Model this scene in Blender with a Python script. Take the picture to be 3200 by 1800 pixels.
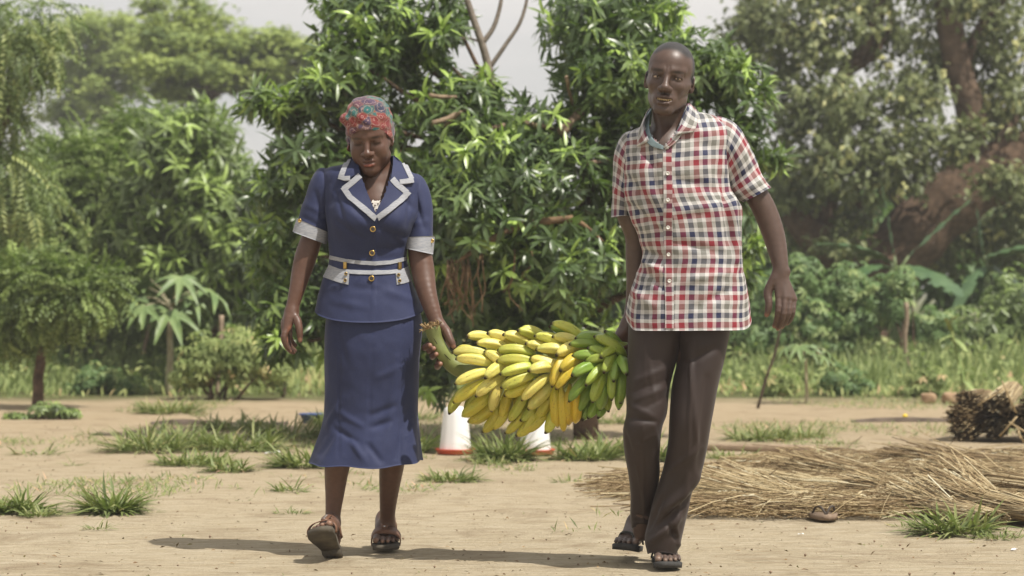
import bpy, bmesh, math, random
import numpy as np
from mathutils import Vector, Matrix, Quaternion, geometry
from mathutils.bvhtree import BVHTree

random.seed(11)
rng = np.random.default_rng(11)
for o in list(bpy.data.objects):
    bpy.data.objects.remove(o)
SC = bpy.context.scene
COL = SC.collection

# ---------------------------------------------------------------- camera
CAMZ = 0.96                      # eye height that makes the man about 1.8 m tall
LENS = 85.0
F = LENS / 36.0 * 3200.0         # focal length in photograph pixels
cam_data = bpy.data.cameras.new('camera')
cam_data.lens = LENS
cam_data.sensor_width = 36.0
cam_data.clip_end = 3000.0
cam_data.dof.use_dof = True
cam_data.dof.focus_distance = 8.40
cam_data.dof.aperture_fstop = 4.2
cam = bpy.data.objects.new('camera', cam_data)
COL.objects.link(cam)
cam.location = (0, 0, CAMZ)
cam.rotation_euler = (math.pi / 2, 0, 0)
SC.camera = cam

# ---------------------------------------------------------------- world: thin bright cloud over a Nishita sky
TOSUN = Vector((0.78, -0.56, 1.60)).normalized()
world = bpy.data.worlds.new('World')
SC.world = world
world.use_nodes = True
nt = world.node_tree
nt.nodes.clear()
w_out = nt.nodes.new('ShaderNodeOutputWorld')
w_bg = nt.nodes.new('ShaderNodeBackground')
w_sky = nt.nodes.new('ShaderNodeTexSky')
w_sky.sky_type = 'NISHITA'
w_sky.sun_disc = False
w_sky.sun_elevation = math.asin(TOSUN.z)
w_sky.sun_rotation = math.atan2(TOSUN.x, TOSUN.y)
w_sky.dust_density = 2.5
w_tc = nt.nodes.new('ShaderNodeTexCoord')
w_map = nt.nodes.new('ShaderNodeMapping')
w_map.inputs['Scale'].default_value = (1.2, 1.2, 4.0)
w_n = nt.nodes.new('ShaderNodeTexNoise')
w_n.inputs['Scale'].default_value = 2.6
w_n.inputs['Detail'].default_value = 6.0
w_n.inputs['Roughness'].default_value = 0.55
w_rf = nt.nodes.new('ShaderNodeValToRGB')       # cloud cover
w_rf.color_ramp.elements[0].position = 0.30
w_rf.color_ramp.elements[0].color = (0.80, 0.80, 0.80, 1)
w_rf.color_ramp.elements[1].position = 0.55
w_rf.color_ramp.elements[1].color = (0.97, 0.97, 0.97, 1)
w_rc = nt.nodes.new('ShaderNodeValToRGB')       # cloud brightness
w_rc.color_ramp.elements[0].position = 0.32
w_rc.color_ramp.elements[0].color = (0.500, 0.500, 0.500, 1)
w_rc.color_ramp.elements[1].position = 0.66
w_rc.color_ramp.elements[1].color = (0.720, 0.690, 0.665, 1)
w_sc = nt.nodes.new('ShaderNodeVectorMath')
w_sc.operation = 'SCALE'
w_sc.inputs['Scale'].default_value = 10.0
w_mix = nt.nodes.new('ShaderNodeMix')
w_mix.data_type = 'RGBA'
w_bg.inputs['Strength'].default_value = 0.10
L = nt.links
L.new(w_tc.outputs['Generated'], w_map.inputs['Vector'])
L.new(w_map.outputs['Vector'], w_n.inputs['Vector'])
L.new(w_n.outputs['Fac'], w_rf.inputs['Fac'])
L.new(w_n.outputs['Fac'], w_rc.inputs['Fac'])
L.new(w_rc.outputs['Color'], w_sc.inputs[0])
L.new(w_rf.outputs['Color'], w_mix.inputs[0])
L.new(w_sky.outputs['Color'], w_mix.inputs[6])
L.new(w_sc.outputs['Vector'], w_mix.inputs[7])
L.new(w_mix.outputs[2], w_bg.inputs['Color'])
L.new(w_bg.outputs['Background'], w_out.inputs['Surface'])

# ---------------------------------------------------------------- sun
sun_data = bpy.data.lights.new('sun', 'SUN')
sun_data.energy = 4.9
sun_data.angle = math.radians(0.55)
sun_data.color = (1.0, 0.95, 0.87)
sun = bpy.data.objects.new('sun', sun_data)
COL.objects.link(sun)
sun.rotation_euler = TOSUN.to_track_quat('Z', 'Y').to_euler()
sun.location = (4, -3, 12)

# ---------------------------------------------------------------- exposure
SC.view_settings.view_transform = 'Standard'
SC.view_settings.look = 'None'
SC.view_settings.exposure = 0.32
SC.view_settings.gamma = 1.0
SC.view_settings.use_curve_mapping = False
SC.cycles.use_denoising = True
SC.cycles.max_bounces = 6
SC.cycles.transparent_max_bounces = 6
SC.cycles.caustics_reflective = False
SC.cycles.caustics_refractive = False

# ---------------------------------------------------------------- positions
def P(px, py, d):
    """a photograph pixel at depth d (metres along the view axis)"""
    return Vector(((px - 1600.0) / F * d, d, CAMZ + (900.0 - py) / F * d))

def G(px, py):
    """a photograph pixel that lies on the ground (z = 0)"""
    return P(px, py, CAMZ * F / (py - 900.0))

def GD(py):
    return CAMZ * F / (py - 900.0)

# ---------------------------------------------------------------- objects
def tag(o, label=None, cat=None, group=None, kind=None):
    if label: o['label'] = label
    if cat: o['category'] = cat
    if group: o['group'] = group
    if kind: o['kind'] = kind
    return o

def empty(name, loc, label=None, cat=None, group=None):
    o = bpy.data.objects.new(name, None)
    o.empty_display_size = 0.1
    COL.objects.link(o)
    o.location = loc
    return tag(o, label, cat, group)

def parent_to(o, p):
    """parent without moving o (o's coordinates are world coordinates)"""
    o.parent = p
    q, off = p, Vector((0, 0, 0))
    while q is not None:
        off += Vector(q.location)
        q = q.parent
    o.location = Vector(o.location) - off

def mesh_np(name, V, faces, smooth=True):
    """V: (n,3); faces: list of int arrays, each (m,k) with one k"""
    me = bpy.data.meshes.new(name)
    V = np.ascontiguousarray(V, dtype=np.float32)
    if not isinstance(faces, (list, tuple)):
        faces = [faces]
    faces = [np.asarray(f, dtype=np.int32) for f in faces if len(f)]
    me.vertices.add(len(V))
    me.vertices.foreach_set('co', V.ravel())
    loops = np.concatenate([f.ravel() for f in faces])
    sizes = np.concatenate([np.full(len(f), f.shape[1], np.int32) for f in faces])
    starts = np.concatenate([[0], np.cumsum(sizes)[:-1]]).astype(np.int32)
    me.loops.add(len(loops))
    me.loops.foreach_set('vertex_index', loops)
    me.polygons.add(len(sizes))
    me.polygons.foreach_set('loop_start', starts)
    me.update(calc_edges=True)
    if smooth:
        me.polygons.foreach_set('use_smooth', np.ones(len(sizes), dtype=bool))
    me.validate()
    return me

def obj(name, me, mat=None, parent=None):
    o = bpy.data.objects.new(name, me)
    COL.objects.link(o)
    if mat is not None and not me.materials:
        me.materials.append(mat)
    if parent is not None:
        parent_to(o, parent)
    return o

def set_col(me, C, name='tint'):
    a = me.color_attributes.new(name, 'FLOAT_COLOR', 'POINT')
    C = np.asarray(C, dtype=np.float32)
    if C.shape[1] == 3:
        C = np.concatenate([C, np.ones((len(C), 1), np.float32)], 1)
    a.data.foreach_set('color', np.ascontiguousarray(C).ravel())

def set_uv(me, UV):
    """UV per vertex"""
    l = me.uv_layers.new(name='UVMap')
    vi = np.zeros(len(me.loops), np.int32)
    me.loops.foreach_get('vertex_index', vi)
    l.data.foreach_set('uv', np.ascontiguousarray(UV[vi], dtype=np.float32).ravel())

class MB:
    """collects vertices and faces of one mesh"""
    def __init__(self):
        self.v, self.f3, self.f4, self.n = [], [], [], 0
    def add(self, V, f3=None, f4=None):
        V = np.asarray(V, dtype=np.float64).reshape(-1, 3)
        if f3 is not None and len(f3): self.f3.append(np.asarray(f3, dtype=np.int64) + self.n)
        if f4 is not None and len(f4): self.f4.append(np.asarray(f4, dtype=np.int64) + self.n)
        self.v.append(V); self.n += len(V)
    def box(self, c, s, R=None):
        c = np.asarray(c, float); s = np.asarray(s, float) / 2
        q = np.array([[x, y, z] for x in (-1, 1) for y in (-1, 1) for z in (-1, 1)], float) * s
        if R is not None: q = q @ np.asarray(R, float).T
        self.add(q + c, f4=[[0, 1, 3, 2], [4, 6, 7, 5], [0, 4, 5, 1], [2, 3, 7, 6], [0, 2, 6, 4], [1, 5, 7, 3]])
    def tube(self, pts, rad, n=8, cap=True):
        pts = np.asarray(pts, float); k = len(pts)
        rad = np.full(k, rad) if np.isscalar(rad) else np.asarray(rad, float)
        T = np.gradient(pts, axis=0)
        T /= np.linalg.norm(T, axis=1, keepdims=True) + 1e-12
        ref = np.array([0.0, 1, 0]) if abs(T[0][1]) < 0.9 else np.array([1.0, 0, 0])
        a = np.linspace(0, 2 * np.pi, n, endpoint=False)
        V = []
        s = np.cross(T[0], ref); s /= np.linalg.norm(s)
        for i in range(k):
            s = s - T[i] * np.dot(s, T[i]); s /= np.linalg.norm(s) + 1e-12
            b = np.cross(T[i], s)
            V.append(pts[i] + rad[i] * (np.cos(a)[:, None] * s + np.sin(a)[:, None] * b))
        V = np.concatenate(V)
        i, j = np.meshgrid(np.arange(k - 1), np.arange(n), indexing='ij')
        j2 = (j + 1) % n
        f4 = np.stack([i * n + j, i * n + j2, (i + 1) * n + j2, (i + 1) * n + j], -1).reshape(-1, 4)
        f3 = []
        if cap:
            V = np.concatenate([V, pts[:1], pts[-1:]])
            for q in range(n):
                f3.append([k * n, (q + 1) % n, q])
                f3.append([k * n + 1, (k - 1) * n + q, (k - 1) * n + (q + 1) % n])
        self.add(V, f3, f4)
    def lathe(self, prof, c, n=24, R=None):
        """prof: (r, z) pairs"""
        a = np.linspace(0, 2 * np.pi, n, endpoint=False)
        V = np.array([[r * math.cos(t), r * math.sin(t), z] for r, z in prof for t in a])
        if R is not None: V = V @ np.asarray(R, float).T
        k = len(prof)
        i, j = np.meshgrid(np.arange(k - 1), np.arange(n), indexing='ij')
        j2 = (j + 1) % n
        f4 = np.stack([i * n + j, i * n + j2, (i + 1) * n + j2, (i + 1) * n + j], -1).reshape(-1, 4)
        self.add(V + np.asarray(c, float), f4=f4)
    def mesh(self, name, smooth=True):
        fs = []
        if self.f3: fs.append(np.concatenate(self.f3))
        if self.f4: fs.append(np.concatenate(self.f4))
        return mesh_np(name, np.concatenate(self.v), fs, smooth)

# ---------------------------------------------------------------- noise for shapes
def _hash(i, j, k, seed):
    h = (i.astype(np.int64) * 374761393 + j.astype(np.int64) * 668265263 + k.astype(np.int64) * 2147483647 + seed * 1274126177) & 0xffffffff
    h = ((h ^ (h >> 13)) * 1274126177) & 0xffffffff
    return ((h ^ (h >> 16)) & 0xffff) / 65535.0

def vnoise(p, scale=1.0, seed=0):
    """value noise in -1..1 at the points p (n,3)"""
    q = np.asarray(p, float) * scale
    i = np.floor(q).astype(np.int64); f = q - i
    u = f * f * (3 - 2 * f)
    r = 0
    for a in (0, 1):
        for b in (0, 1):
            for c in (0, 1):
                w = (u[..., 0] if a else 1 - u[..., 0]) * (u[..., 1] if b else 1 - u[..., 1]) * (u[..., 2] if c else 1 - u[..., 2])
                r = r + w * _hash(i[..., 0] + a, i[..., 1] + b, i[..., 2] + c, seed)
    return r * 2 - 1

def fnoise(p, scale=1.0, seed=0, octv=3):
    r, a = 0, 1.0
    for o in range(octv):
        r = r + a * vnoise(p, scale * 2 ** o, seed + o * 17)
        a *= 0.5
    return r

# ---------------------------------------------------------------- materials
def mat_new(name):
    m = bpy.data.materials.new(name)
    m.use_nodes = True
    n = m.node_tree
    b = n.nodes['Principled BSDF']
    return m, n, b

def ramp(n, fac, stops, interp='LINEAR'):
    r = n.nodes.new('ShaderNodeValToRGB')
    r.color_ramp.interpolation = interp
    e = r.color_ramp.elements
    while len(e) > 1: e.remove(e[-1])
    e[0].position = stops[0][0]; e[0].color = (*stops[0][1], 1)
    for p, c in stops[1:]:
        q = e.new(p); q.color = (*c, 1)
    n.links.new(fac, r.inputs['Fac'])
    return r.outputs['Color']

def noise_node(n, scale, detail=4, vec=None, rough=0.55, dist=0.0):
    t = n.nodes.new('ShaderNodeTexNoise')
    t.inputs['Scale'].default_value = scale
    t.inputs['Detail'].default_value = detail
    t.inputs['Roughness'].default_value = rough
    t.inputs['Distortion'].default_value = dist
    if vec is not None: n.links.new(vec, t.inputs['Vector'])
    return t.outputs['Fac']

def coord(n, which='Object', scale=None):
    t = n.nodes.new('ShaderNodeTexCoord')
    if scale is None: return t.outputs[which]
    m = n.nodes.new('ShaderNodeMapping')
    m.inputs['Scale'].default_value = scale
    n.links.new(t.outputs[which], m.inputs['Vector'])
    return m.outputs['Vector']

def bump(n, b, fac, strength=0.3, dist=0.01):
    u = n.nodes.new('ShaderNodeBump')
    u.inputs['Strength'].default_value = strength
    u.inputs['Distance'].default_value = dist
    n.links.new(fac, u.inputs['Height'])
    n.links.new(u.outputs['Normal'], b.inputs['Normal'])
    return u

def mixc(n, fac, a, b, mode='MIX'):
    m = n.nodes.new('ShaderNodeMix')
    m.data_type = 'RGBA'; m.blend_type = mode
    for sock, v in ((0, fac), (6, a), (7, b)):
        if hasattr(v, 'is_output'): n.links.new(v, m.inputs[sock])
        elif sock == 0: m.inputs[0].default_value = v
        else: m.inputs[sock].default_value = (*v, 1)
    return m.outputs[2]

def mathn(n, op, a, b=None):
    m = n.nodes.new('ShaderNodeMath'); m.operation = op
    for s, v in ((0, a), (1, b)):
        if v is None: continue
        if hasattr(v, 'is_output'): n.links.new(v, m.inputs[s])
        else: m.inputs[s].default_value = v
    return m.outputs[0]

def simple(name, c1, c2=None, scale=20.0, rough=0.7, spec=0.3, bumpy=0.0, bscale=60.0, bdist=0.004, metal=0.0):
    m, n, b = mat_new(name)
    v = coord(n)
    if c2 is None: c2 = tuple(x * 0.72 for x in c1)
    f = noise_node(n, scale, 5, v)
    n.links.new(ramp(n, f, [(0.32, c2), (0.68, c1)]), b.inputs['Base Color'])
    b.inputs['Roughness'].default_value = rough
    b.inputs['Specular IOR Level'].default_value = spec
    b.inputs['Metallic'].default_value = metal
    if bumpy:
        bump(n, b, noise_node(n, bscale, 5, v), bumpy, bdist)
    return m

def leafmat(name, stops, rough=0.45, transl=0.28, spec=0.4, tcol=(0.16, 0.30, 0.03)):
    """stops ramp over the per-leaf attribute 'tint' (its red channel)"""
    m, n, b = mat_new(name)
    at = n.nodes.new('ShaderNodeAttribute'); at.attribute_name = 'tint'
    sep = n.nodes.new('ShaderNodeSeparateColor')
    n.links.new(at.outputs['Color'], sep.inputs[0])
    c = ramp(n, sep.outputs[0], stops)
    n.links.new(c, b.inputs['Base Color'])
    b.inputs['Roughness'].default_value = rough
    b.inputs['Specular IOR Level'].default_value = spec
    tr = n.nodes.new('ShaderNodeBsdfTranslucent')
    n.links.new(mixc(n, 0.55, c, tcol), tr.inputs['Color'])
    mx = n.nodes.new('ShaderNodeMixShader'); mx.inputs[0].default_value = transl
    n.links.new(b.outputs[0], mx.inputs[1]); n.links.new(tr.outputs[0], mx.inputs[2])
    n.links.new(mx.outputs[0], n.nodes['Material Output'].inputs['Surface'])
    return m

# ================================================================ GROUND
def build_ground():
    xs = np.concatenate([np.geomspace(280, 6.2, 24) * -1, np.arange(-6, 6.01, 0.08), np.geomspace(6.2, 280, 24)])
    ys = np.concatenate([[-60, -20, -5, 0, 3, 5, 6.5], np.arange(7, 22, 0.08), np.geomspace(22.2, 480, 40)])
    X, Y = np.meshgrid(xs, ys, indexing='ij')
    p = np.stack([X, Y, X * 0], -1)
    near = np.exp(-((Y - 9) / 9.0) ** 2) * (np.abs(X) < 8)
    Z = (fnoise(p, 1.3, 3, 3) * 0.006 + fnoise(p, 6.0, 5, 2) * 0.0022) * near - 0.004 * near
    V = np.stack([X, Y, Z], -1).reshape(-1, 3)
    n, m = X.shape
    i, j = np.meshgrid(np.arange(n - 1), np.arange(m - 1), indexing='ij')
    f = np.stack([i * m + j, (i + 1) * m + j, (i + 1) * m + j + 1, i * m + j + 1], -1).reshape(-1, 4)
    me = mesh_np('ground', V, f)
    m_, nn, b = mat_new('sandy_ground')
    v = coord(nn)
    sep = nn.nodes.new('ShaderNodeSeparateXYZ'); nn.links.new(v, sep.inputs[0])
    f1 = noise_node(nn, 0.9, 6, v, 0.6)
    f2 = noise_node(nn, 9.0, 6, v, 0.65)
    f3 = noise_node(nn, 70.0, 4, v, 0.7)
    vs = coord(nn, 'Object', (2.0, 7.0, 1.0))
    f4 = noise_node(nn, 1.6, 6, vs, 0.65, 0.6)
    base = ramp(nn, f1, [(0.30, (0.356, 0.290, 0.189)), (0.52, (0.436, 0.365, 0.252)), (0.72, (0.487, 0.417, 0.299))])
    c = mixc(nn, 0.65, base, ramp(nn, f2, [(0.28, (0.238, 0.178, 0.106)), (0.50, (0.430, 0.355, 0.241)), (0.75, (0.543, 0.476, 0.349))]))
    c = mixc(nn, 0.40, c, ramp(nn, f4, [(0.34, (0.255, 0.183, 0.103)), (0.50, (0.436, 0.361, 0.244)), (0.66, (0.554, 0.492, 0.373))]))
    vq = coord(nn, 'Object', (1.0, 4.5, 1.0))
    f5 = noise_node(nn, 5.0, 8, vq, 0.72, 0.3)
    c = mixc(nn, 0.45, c, ramp(nn, f5, [(0.30, (0.283, 0.213, 0.131)), (0.44, (0.475, 0.396, 0.269)), (0.60, (0.701, 0.628, 0.481))]))
    f6 = noise_node(nn, 26.0, 6, vq, 0.75)
    c = mixc(nn, ramp(nn, f6, [(0.64, (0, 0, 0)), (0.74, (0.5, 0.5, 0.5))]), c, (0.192, 0.136, 0.080))
    c = mixc(nn, 0.30, c, ramp(nn, f3, [(0.30, (0.248, 0.183, 0.109)), (0.55, (0.498, 0.409, 0.269))]))
    # redder, browner soil towards the back of the yard, weedy brown soil beyond
    dist = mathn(nn, 'ADD', sep.outputs[1], mathn(nn, 'MULTIPLY', f1, 3.0))
    k1 = nn.nodes.new('ShaderNodeMapRange'); nn.links.new(dist, k1.inputs[0])
    k1.inputs[1].default_value = 11.0; k1.inputs[2].default_value = 19.0
    c = mixc(nn, k1.outputs[0], c, mixc(nn, 0.40, c, (0.36, 0.245, 0.135)))
    k2 = nn.nodes.new('ShaderNodeMapRange'); nn.links.new(dist, k2.inputs[0])
    k2.inputs[1].default_value = 21.5; k2.inputs[2].default_value = 23.0
    c = mixc(nn, k2.outputs[0], c, ramp(nn, f2, [(0.35, (0.10, 0.085, 0.04)), (0.65, (0.11, 0.15, 0.045))]))
    f7 = noise_node(nn, 2.4, 7, v, 0.68, 0.8)
    c = mixc(nn, ramp(nn, f7, [(0.52, (0, 0, 0)), (0.68, (0.55, 0.55, 0.55))]), c, (0.23, 0.165, 0.10))
    nn.links.new(c, b.inputs['Base Color'])
    b.inputs['Roughness'].default_value = 0.95
    b.inputs['Specular IOR Level'].default_value = 0.1
    h = mathn(nn, 'ADD', mathn(nn, 'MULTIPLY', f5, 1.6), mathn(nn, 'ADD', mathn(nn, 'MULTIPLY', f2, 0.8), mathn(nn, 'MULTIPLY', f3, 0.5)))
    bump(nn, b, h, 0.9, 0.028)
    o = obj('ground', me, m_)
    tag(o, 'pale sandy yard of trodden earth', None, None, 'structure')
build_ground()

# ================================================================ LEAVES
def unit(v):
    return v / (np.linalg.norm(v, axis=-1, keepdims=True) + 1e-12)

def rand_dirs(n, r):
    return unit(r.normal(size=(n, 3)))

def leaves_np(pos, d, nrm, length, width, tint, kind='long', droop=0.25, fold=0.25):
    """vectorised leaf blades -> V, f3, f4, tint per vertex"""
    n = len(pos)
    d = unit(d)
    nrm = unit(nrm - d * (nrm * d).sum(1, keepdims=True))
    s = np.cross(d, nrm)
    L_ = np.broadcast_to(np.asarray(length, float), (n,))[:, None]
    W_ = np.broadcast_to(np.asarray(width, float), (n,))[:, None] * 0.5
    D_ = np.broadcast_to(np.asarray(droop, float), (n,))[:, None]
    def at(t, w):
        c = pos + d * L_ * t - nrm * D_ * L_ * t * t
        return c + s * W_ * w + nrm * abs(fold * w) * W_
    if kind == 'long':
        st = [at(0, 0), at(.30, -.85), at(.30, 0), at(.30, .85), at(.66, -.8), at(.66, 0), at(.66, .8), at(1, 0)]
        f3 = np.array([[0, 2, 1], [0, 3, 2], [4, 5, 7], [5, 6, 7]]); f4 = np.array([[1, 2, 5, 4], [2, 3, 6, 5]])
    elif kind == 'oval':
        st = [at(0, 0), at(.45, -1), at(.45, 0), at(.45, 1), at(1, 0)]
        f3 = np.array([[0, 2, 1], [0, 3, 2], [1, 2, 4], [2, 3, 4]]); f4 = np.zeros((0, 4), int)
    else:
        st = [at(0, 0), at(.5, -1), at(1, 0), at(.5, 1)]
        f3 = np.array([[0, 2, 1], [0, 3, 2]]); f4 = np.zeros((0, 4), int)
    k = len(st)
    V = np.stack(st, 1).reshape(-1, 3)
    off = (np.arange(n) * k)[:, None, None]
    F3 = (f3[None] + off).reshape(-1, 3); F4 = (f4[None] + off).reshape(-1, 4)
    T = np.repeat(np.asarray(tint, float), k)
    return V, F3, F4, T

def leaf_mesh(name, parts):
    V, F3, F4, T, n = [], [], [], [], 0
    for v, a, b, t in parts:
        V.append(v); F3.append(a + n); F4.append(b + n); T.append(t); n += len(v)
    me = mesh_np(name, np.concatenate(V), [np.concatenate(F3), np.concatenate(F4)])
    T = np.concatenate(T)
    set_col(me, np.stack([T, T, T], 1))
    return me

def blob_points(blobs, n, d0, seed, shell=0.55):
    """blobs: (px, py, rx, ry, depth offset m, depth radius m). Points and outward directions."""
    r = np.random.default_rng(seed)
    B = np.array([list(P(b[0], b[1], d0 + b[4])) + [b[2] / F * (d0 + b[4]), b[5], b[3] / F * (d0 + b[4])] for b in blobs])
    w = (B[:, 3] * B[:, 4] * B[:, 5]) ** (2 / 3.0)
    if len(blobs[0]) > 6: w = w * np.array([b[6] for b in blobs])
    idx = r.choice(len(B), n, p=w / w.sum())
    u = rand_dirs(n, r)
    rad = (shell + (1 - shell) * r.random(n)) * (0.82 + 0.3 * r.random(n))
    rad *= np.where(r.random(n) < 0.3, r.random(n) ** 0.5, 1)
    pos = B[idx, :3] + u * B[idx, 3:] * rad[:, None]
    return pos, unit(u / B[idx, 3:]), B[idx, :3]

def whorls(pos, axis, nl, ln, wd, seed, kind='long', bright=0.12, spread=(0.5, 1.5), sag=0.45, droop=(0.1, 0.5)):
    """a whorl of nl leaves at every position; returns arrays for leaves_np"""
    r = np.random.default_rng(seed)
    n = len(pos)
    k = nl
    A = np.repeat(axis, k, 0); Q = np.repeat(pos, k, 0)
    ref = rand_dirs(n, r); e1 = unit(np.cross(axis, ref)); e2 = np.cross(axis, e1)
    phi = (np.arange(k)[None] * 2.4 + r.random((n, 1)) * 6.28 + r.normal(size=(n, k)) * 0.3).ravel()
    th = r.uniform(spread[0], spread[1], n * k)
    rad = np.cos(phi)[:, None] * np.repeat(e1, k, 0) + np.sin(phi)[:, None] * np.repeat(e2, k, 0)
    d = A * np.cos(th)[:, None] + rad * np.sin(th)[:, None]
    d[:, 2] -= sag * r.random(n * k)
    d = unit(d)
    nrm = A * 0.8 + np.array([0, 0, 0.7]) + r.normal(size=(n * k, 3)) * 0.25
    Q = Q + A * (r.random((n * k, 1)) - 0.5) * ln * 0.5
    fresh = r.random(n) < bright
    base = np.clip(r.normal(0.36, 0.13, n), 0.05, 0.62)
    base = np.where(fresh, r.uniform(0.75, 1.0, n), base)
    tint = np.clip(np.repeat(base, k) + r.normal(size=n * k) * 0.07, 0, 1)
    L_ = ln * r.uniform(0.65, 1.12, n * k)
    W_ = wd * r.uniform(0.75, 1.15, n * k)
    dr = r.uniform(droop[0], droop[1], n * k)
    return Q, d, nrm, L_, W_, tint, dr

def fronds(pos, d, nrm, ln, pairs, lf, lw, tint, seed, droop=0.5, ang=0.95):
    """pinnate leaves: leaflets along a drooping midrib"""
    r = np.random.default_rng(seed)
    n = len(pos)
    d = unit(d); nrm = unit(nrm - d * (nrm * d).sum(1, keepdims=True)); s = np.cross(d, nrm)
    L_ = ln * r.uniform(0.7, 1.15, n)[:, None]
    out = []
    for i in range(pairs):
        t = (i + 1.0) / (pairs + 0.3)
        c = pos + d * L_ * t - nrm * droop * L_ * t * t
        tan = unit(d - nrm * 2 * droop * t)
        for sg in (-1, 1):
            ld = tan * math.cos(ang) + s * sg * math.sin(ang) - nrm * 0.25 + r.normal(size=(n, 3)) * 0.12
            fl = lf * (0.65 + 0.6 * math.sin(math.pi * min(t + .12, 1)))
            out.append(leaves_np(c, ld, nrm + r.normal(size=(n, 3)) * 0.2, fl, lw, np.clip(tint + r.normal(size=n) * .06, 0, 1), 'small', 0.2, 0.3))
    return out

def limb(mb, a, b, ra, rb, seed, wob=0.08, n=9, sides=8, sag=0.0):
    r = np.random.default_rng(seed)
    a = np.array(a); b = np.array(b)
    t = np.linspace(0, 1, n)[:, None]
    ln = np.linalg.norm(b - a)
    off = np.cumsum(r.normal(size=(n, 3)), 0) * wob * ln / n
    off -= off[0] + (off[-1] - off[0]) * t
    pts = a + (b - a) * t + off
    pts[:, 2] += sag * ln * np.sin(t[:, 0] * math.pi)
    mb.tube(pts, ra + (rb - ra) * t[:, 0], sides)
    return pts

M_bark = simple('bark_brown', (0.16, 0.105, 0.068), (0.055, 0.037, 0.025), 14, 0.9, 0.15, 0.8, 40, 0.02)
M_bark_pale = simple('bark_pale', (0.30, 0.225, 0.15), (0.16, 0.11, 0.075), 18, 0.85, 0.2, 0.5, 60, 0.01)
M_bark_grey = simple('bark_grey', (0.27, 0.23, 0.19), (0.15, 0.125, 0.10), 18, 0.85, 0.2, 0.5, 60, 0.01)
M_dry = simple('dry_branch', (0.25, 0.165, 0.095), (0.11, 0.070, 0.042), 25, 0.9, 0.1, 0.5, 80, 0.01)
M_mango = leafmat('mango_leaf', [(0.0, (0.042, 0.065, 0.028)), (0.35, (0.086, 0.133, 0.047)), (0.62, (0.176, 0.246, 0.072)), (0.85, (0.307, 0.429, 0.091)), (1.0, (0.416, 0.579, 0.141))], 0.33, 0.30, 0.55, (0.19, 0.34, 0.03))
M_mango2 = leafmat('mango_leaf_light', [(0.0, (0.077, 0.104, 0.041)), (0.35, (0.147, 0.198, 0.069)), (0.65, (0.232, 0.312, 0.090)), (1.0, (0.379, 0.511, 0.134))], 0.38, 0.28, 0.5)
M_feather = leafmat('feathery_leaf', [(0.0, (0.076, 0.107, 0.041)), (0.4, (0.162, 0.217, 0.067)), (0.7, (0.252, 0.324, 0.101)), (1.0, (0.392, 0.504, 0.157))], 0.5, 0.30, 0.35)
M_grey_feather = leafmat('drooping_leaf', [(0.0, (0.070, 0.101, 0.039)), (0.45, (0.150, 0.205, 0.063)), (1.0, (0.401, 0.446, 0.165))], 0.5, 0.25, 0.4)
M_far = leafmat('far_tree_leaf', [(0.0, (0.105, 0.152, 0.053)), (0.45, (0.242, 0.312, 0.090)), (1.0, (0.497, 0.580, 0.181))], 0.6, 0.35, 0.2, (0.36, 0.42, 0.08))
M_fig = leafmat('fig_leaf', [(0.0, (0.072, 0.092, 0.039)), (0.45, (0.166, 0.195, 0.077)), (0.75, (0.307, 0.332, 0.145)), (1.0, (0.636, 0.619, 0.271))], 0.5, 0.28, 0.35, (0.19, 0.24, 0.07))
M_cassava = leafmat('cassava_leaf', [(0.0, (0.069, 0.126, 0.044)), (0.5, (0.149, 0.235, 0.083)), (1.0, (0.378, 0.454, 0.179))], 0.5, 0.28, 0.35)
M_weed = leafmat('weed_leaf', [(0.0, (0.135, 0.174, 0.067)), (0.5, (0.306, 0.367, 0.134)), (0.8, (0.481, 0.512, 0.201)), (1.0, (0.803, 0.552, 0.334))], 0.6, 0.42, 0.25)
M_grass = leafmat('grass_blade', [(0.0, (0.082, 0.109, 0.039)), (0.45, (0.175, 0.217, 0.068)), (0.8, (0.327, 0.331, 0.136)), (1.0, (0.614, 0.389, 0.253))], 0.5, 0.25, 0.35, (0.22, 0.34, 0.05))

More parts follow.
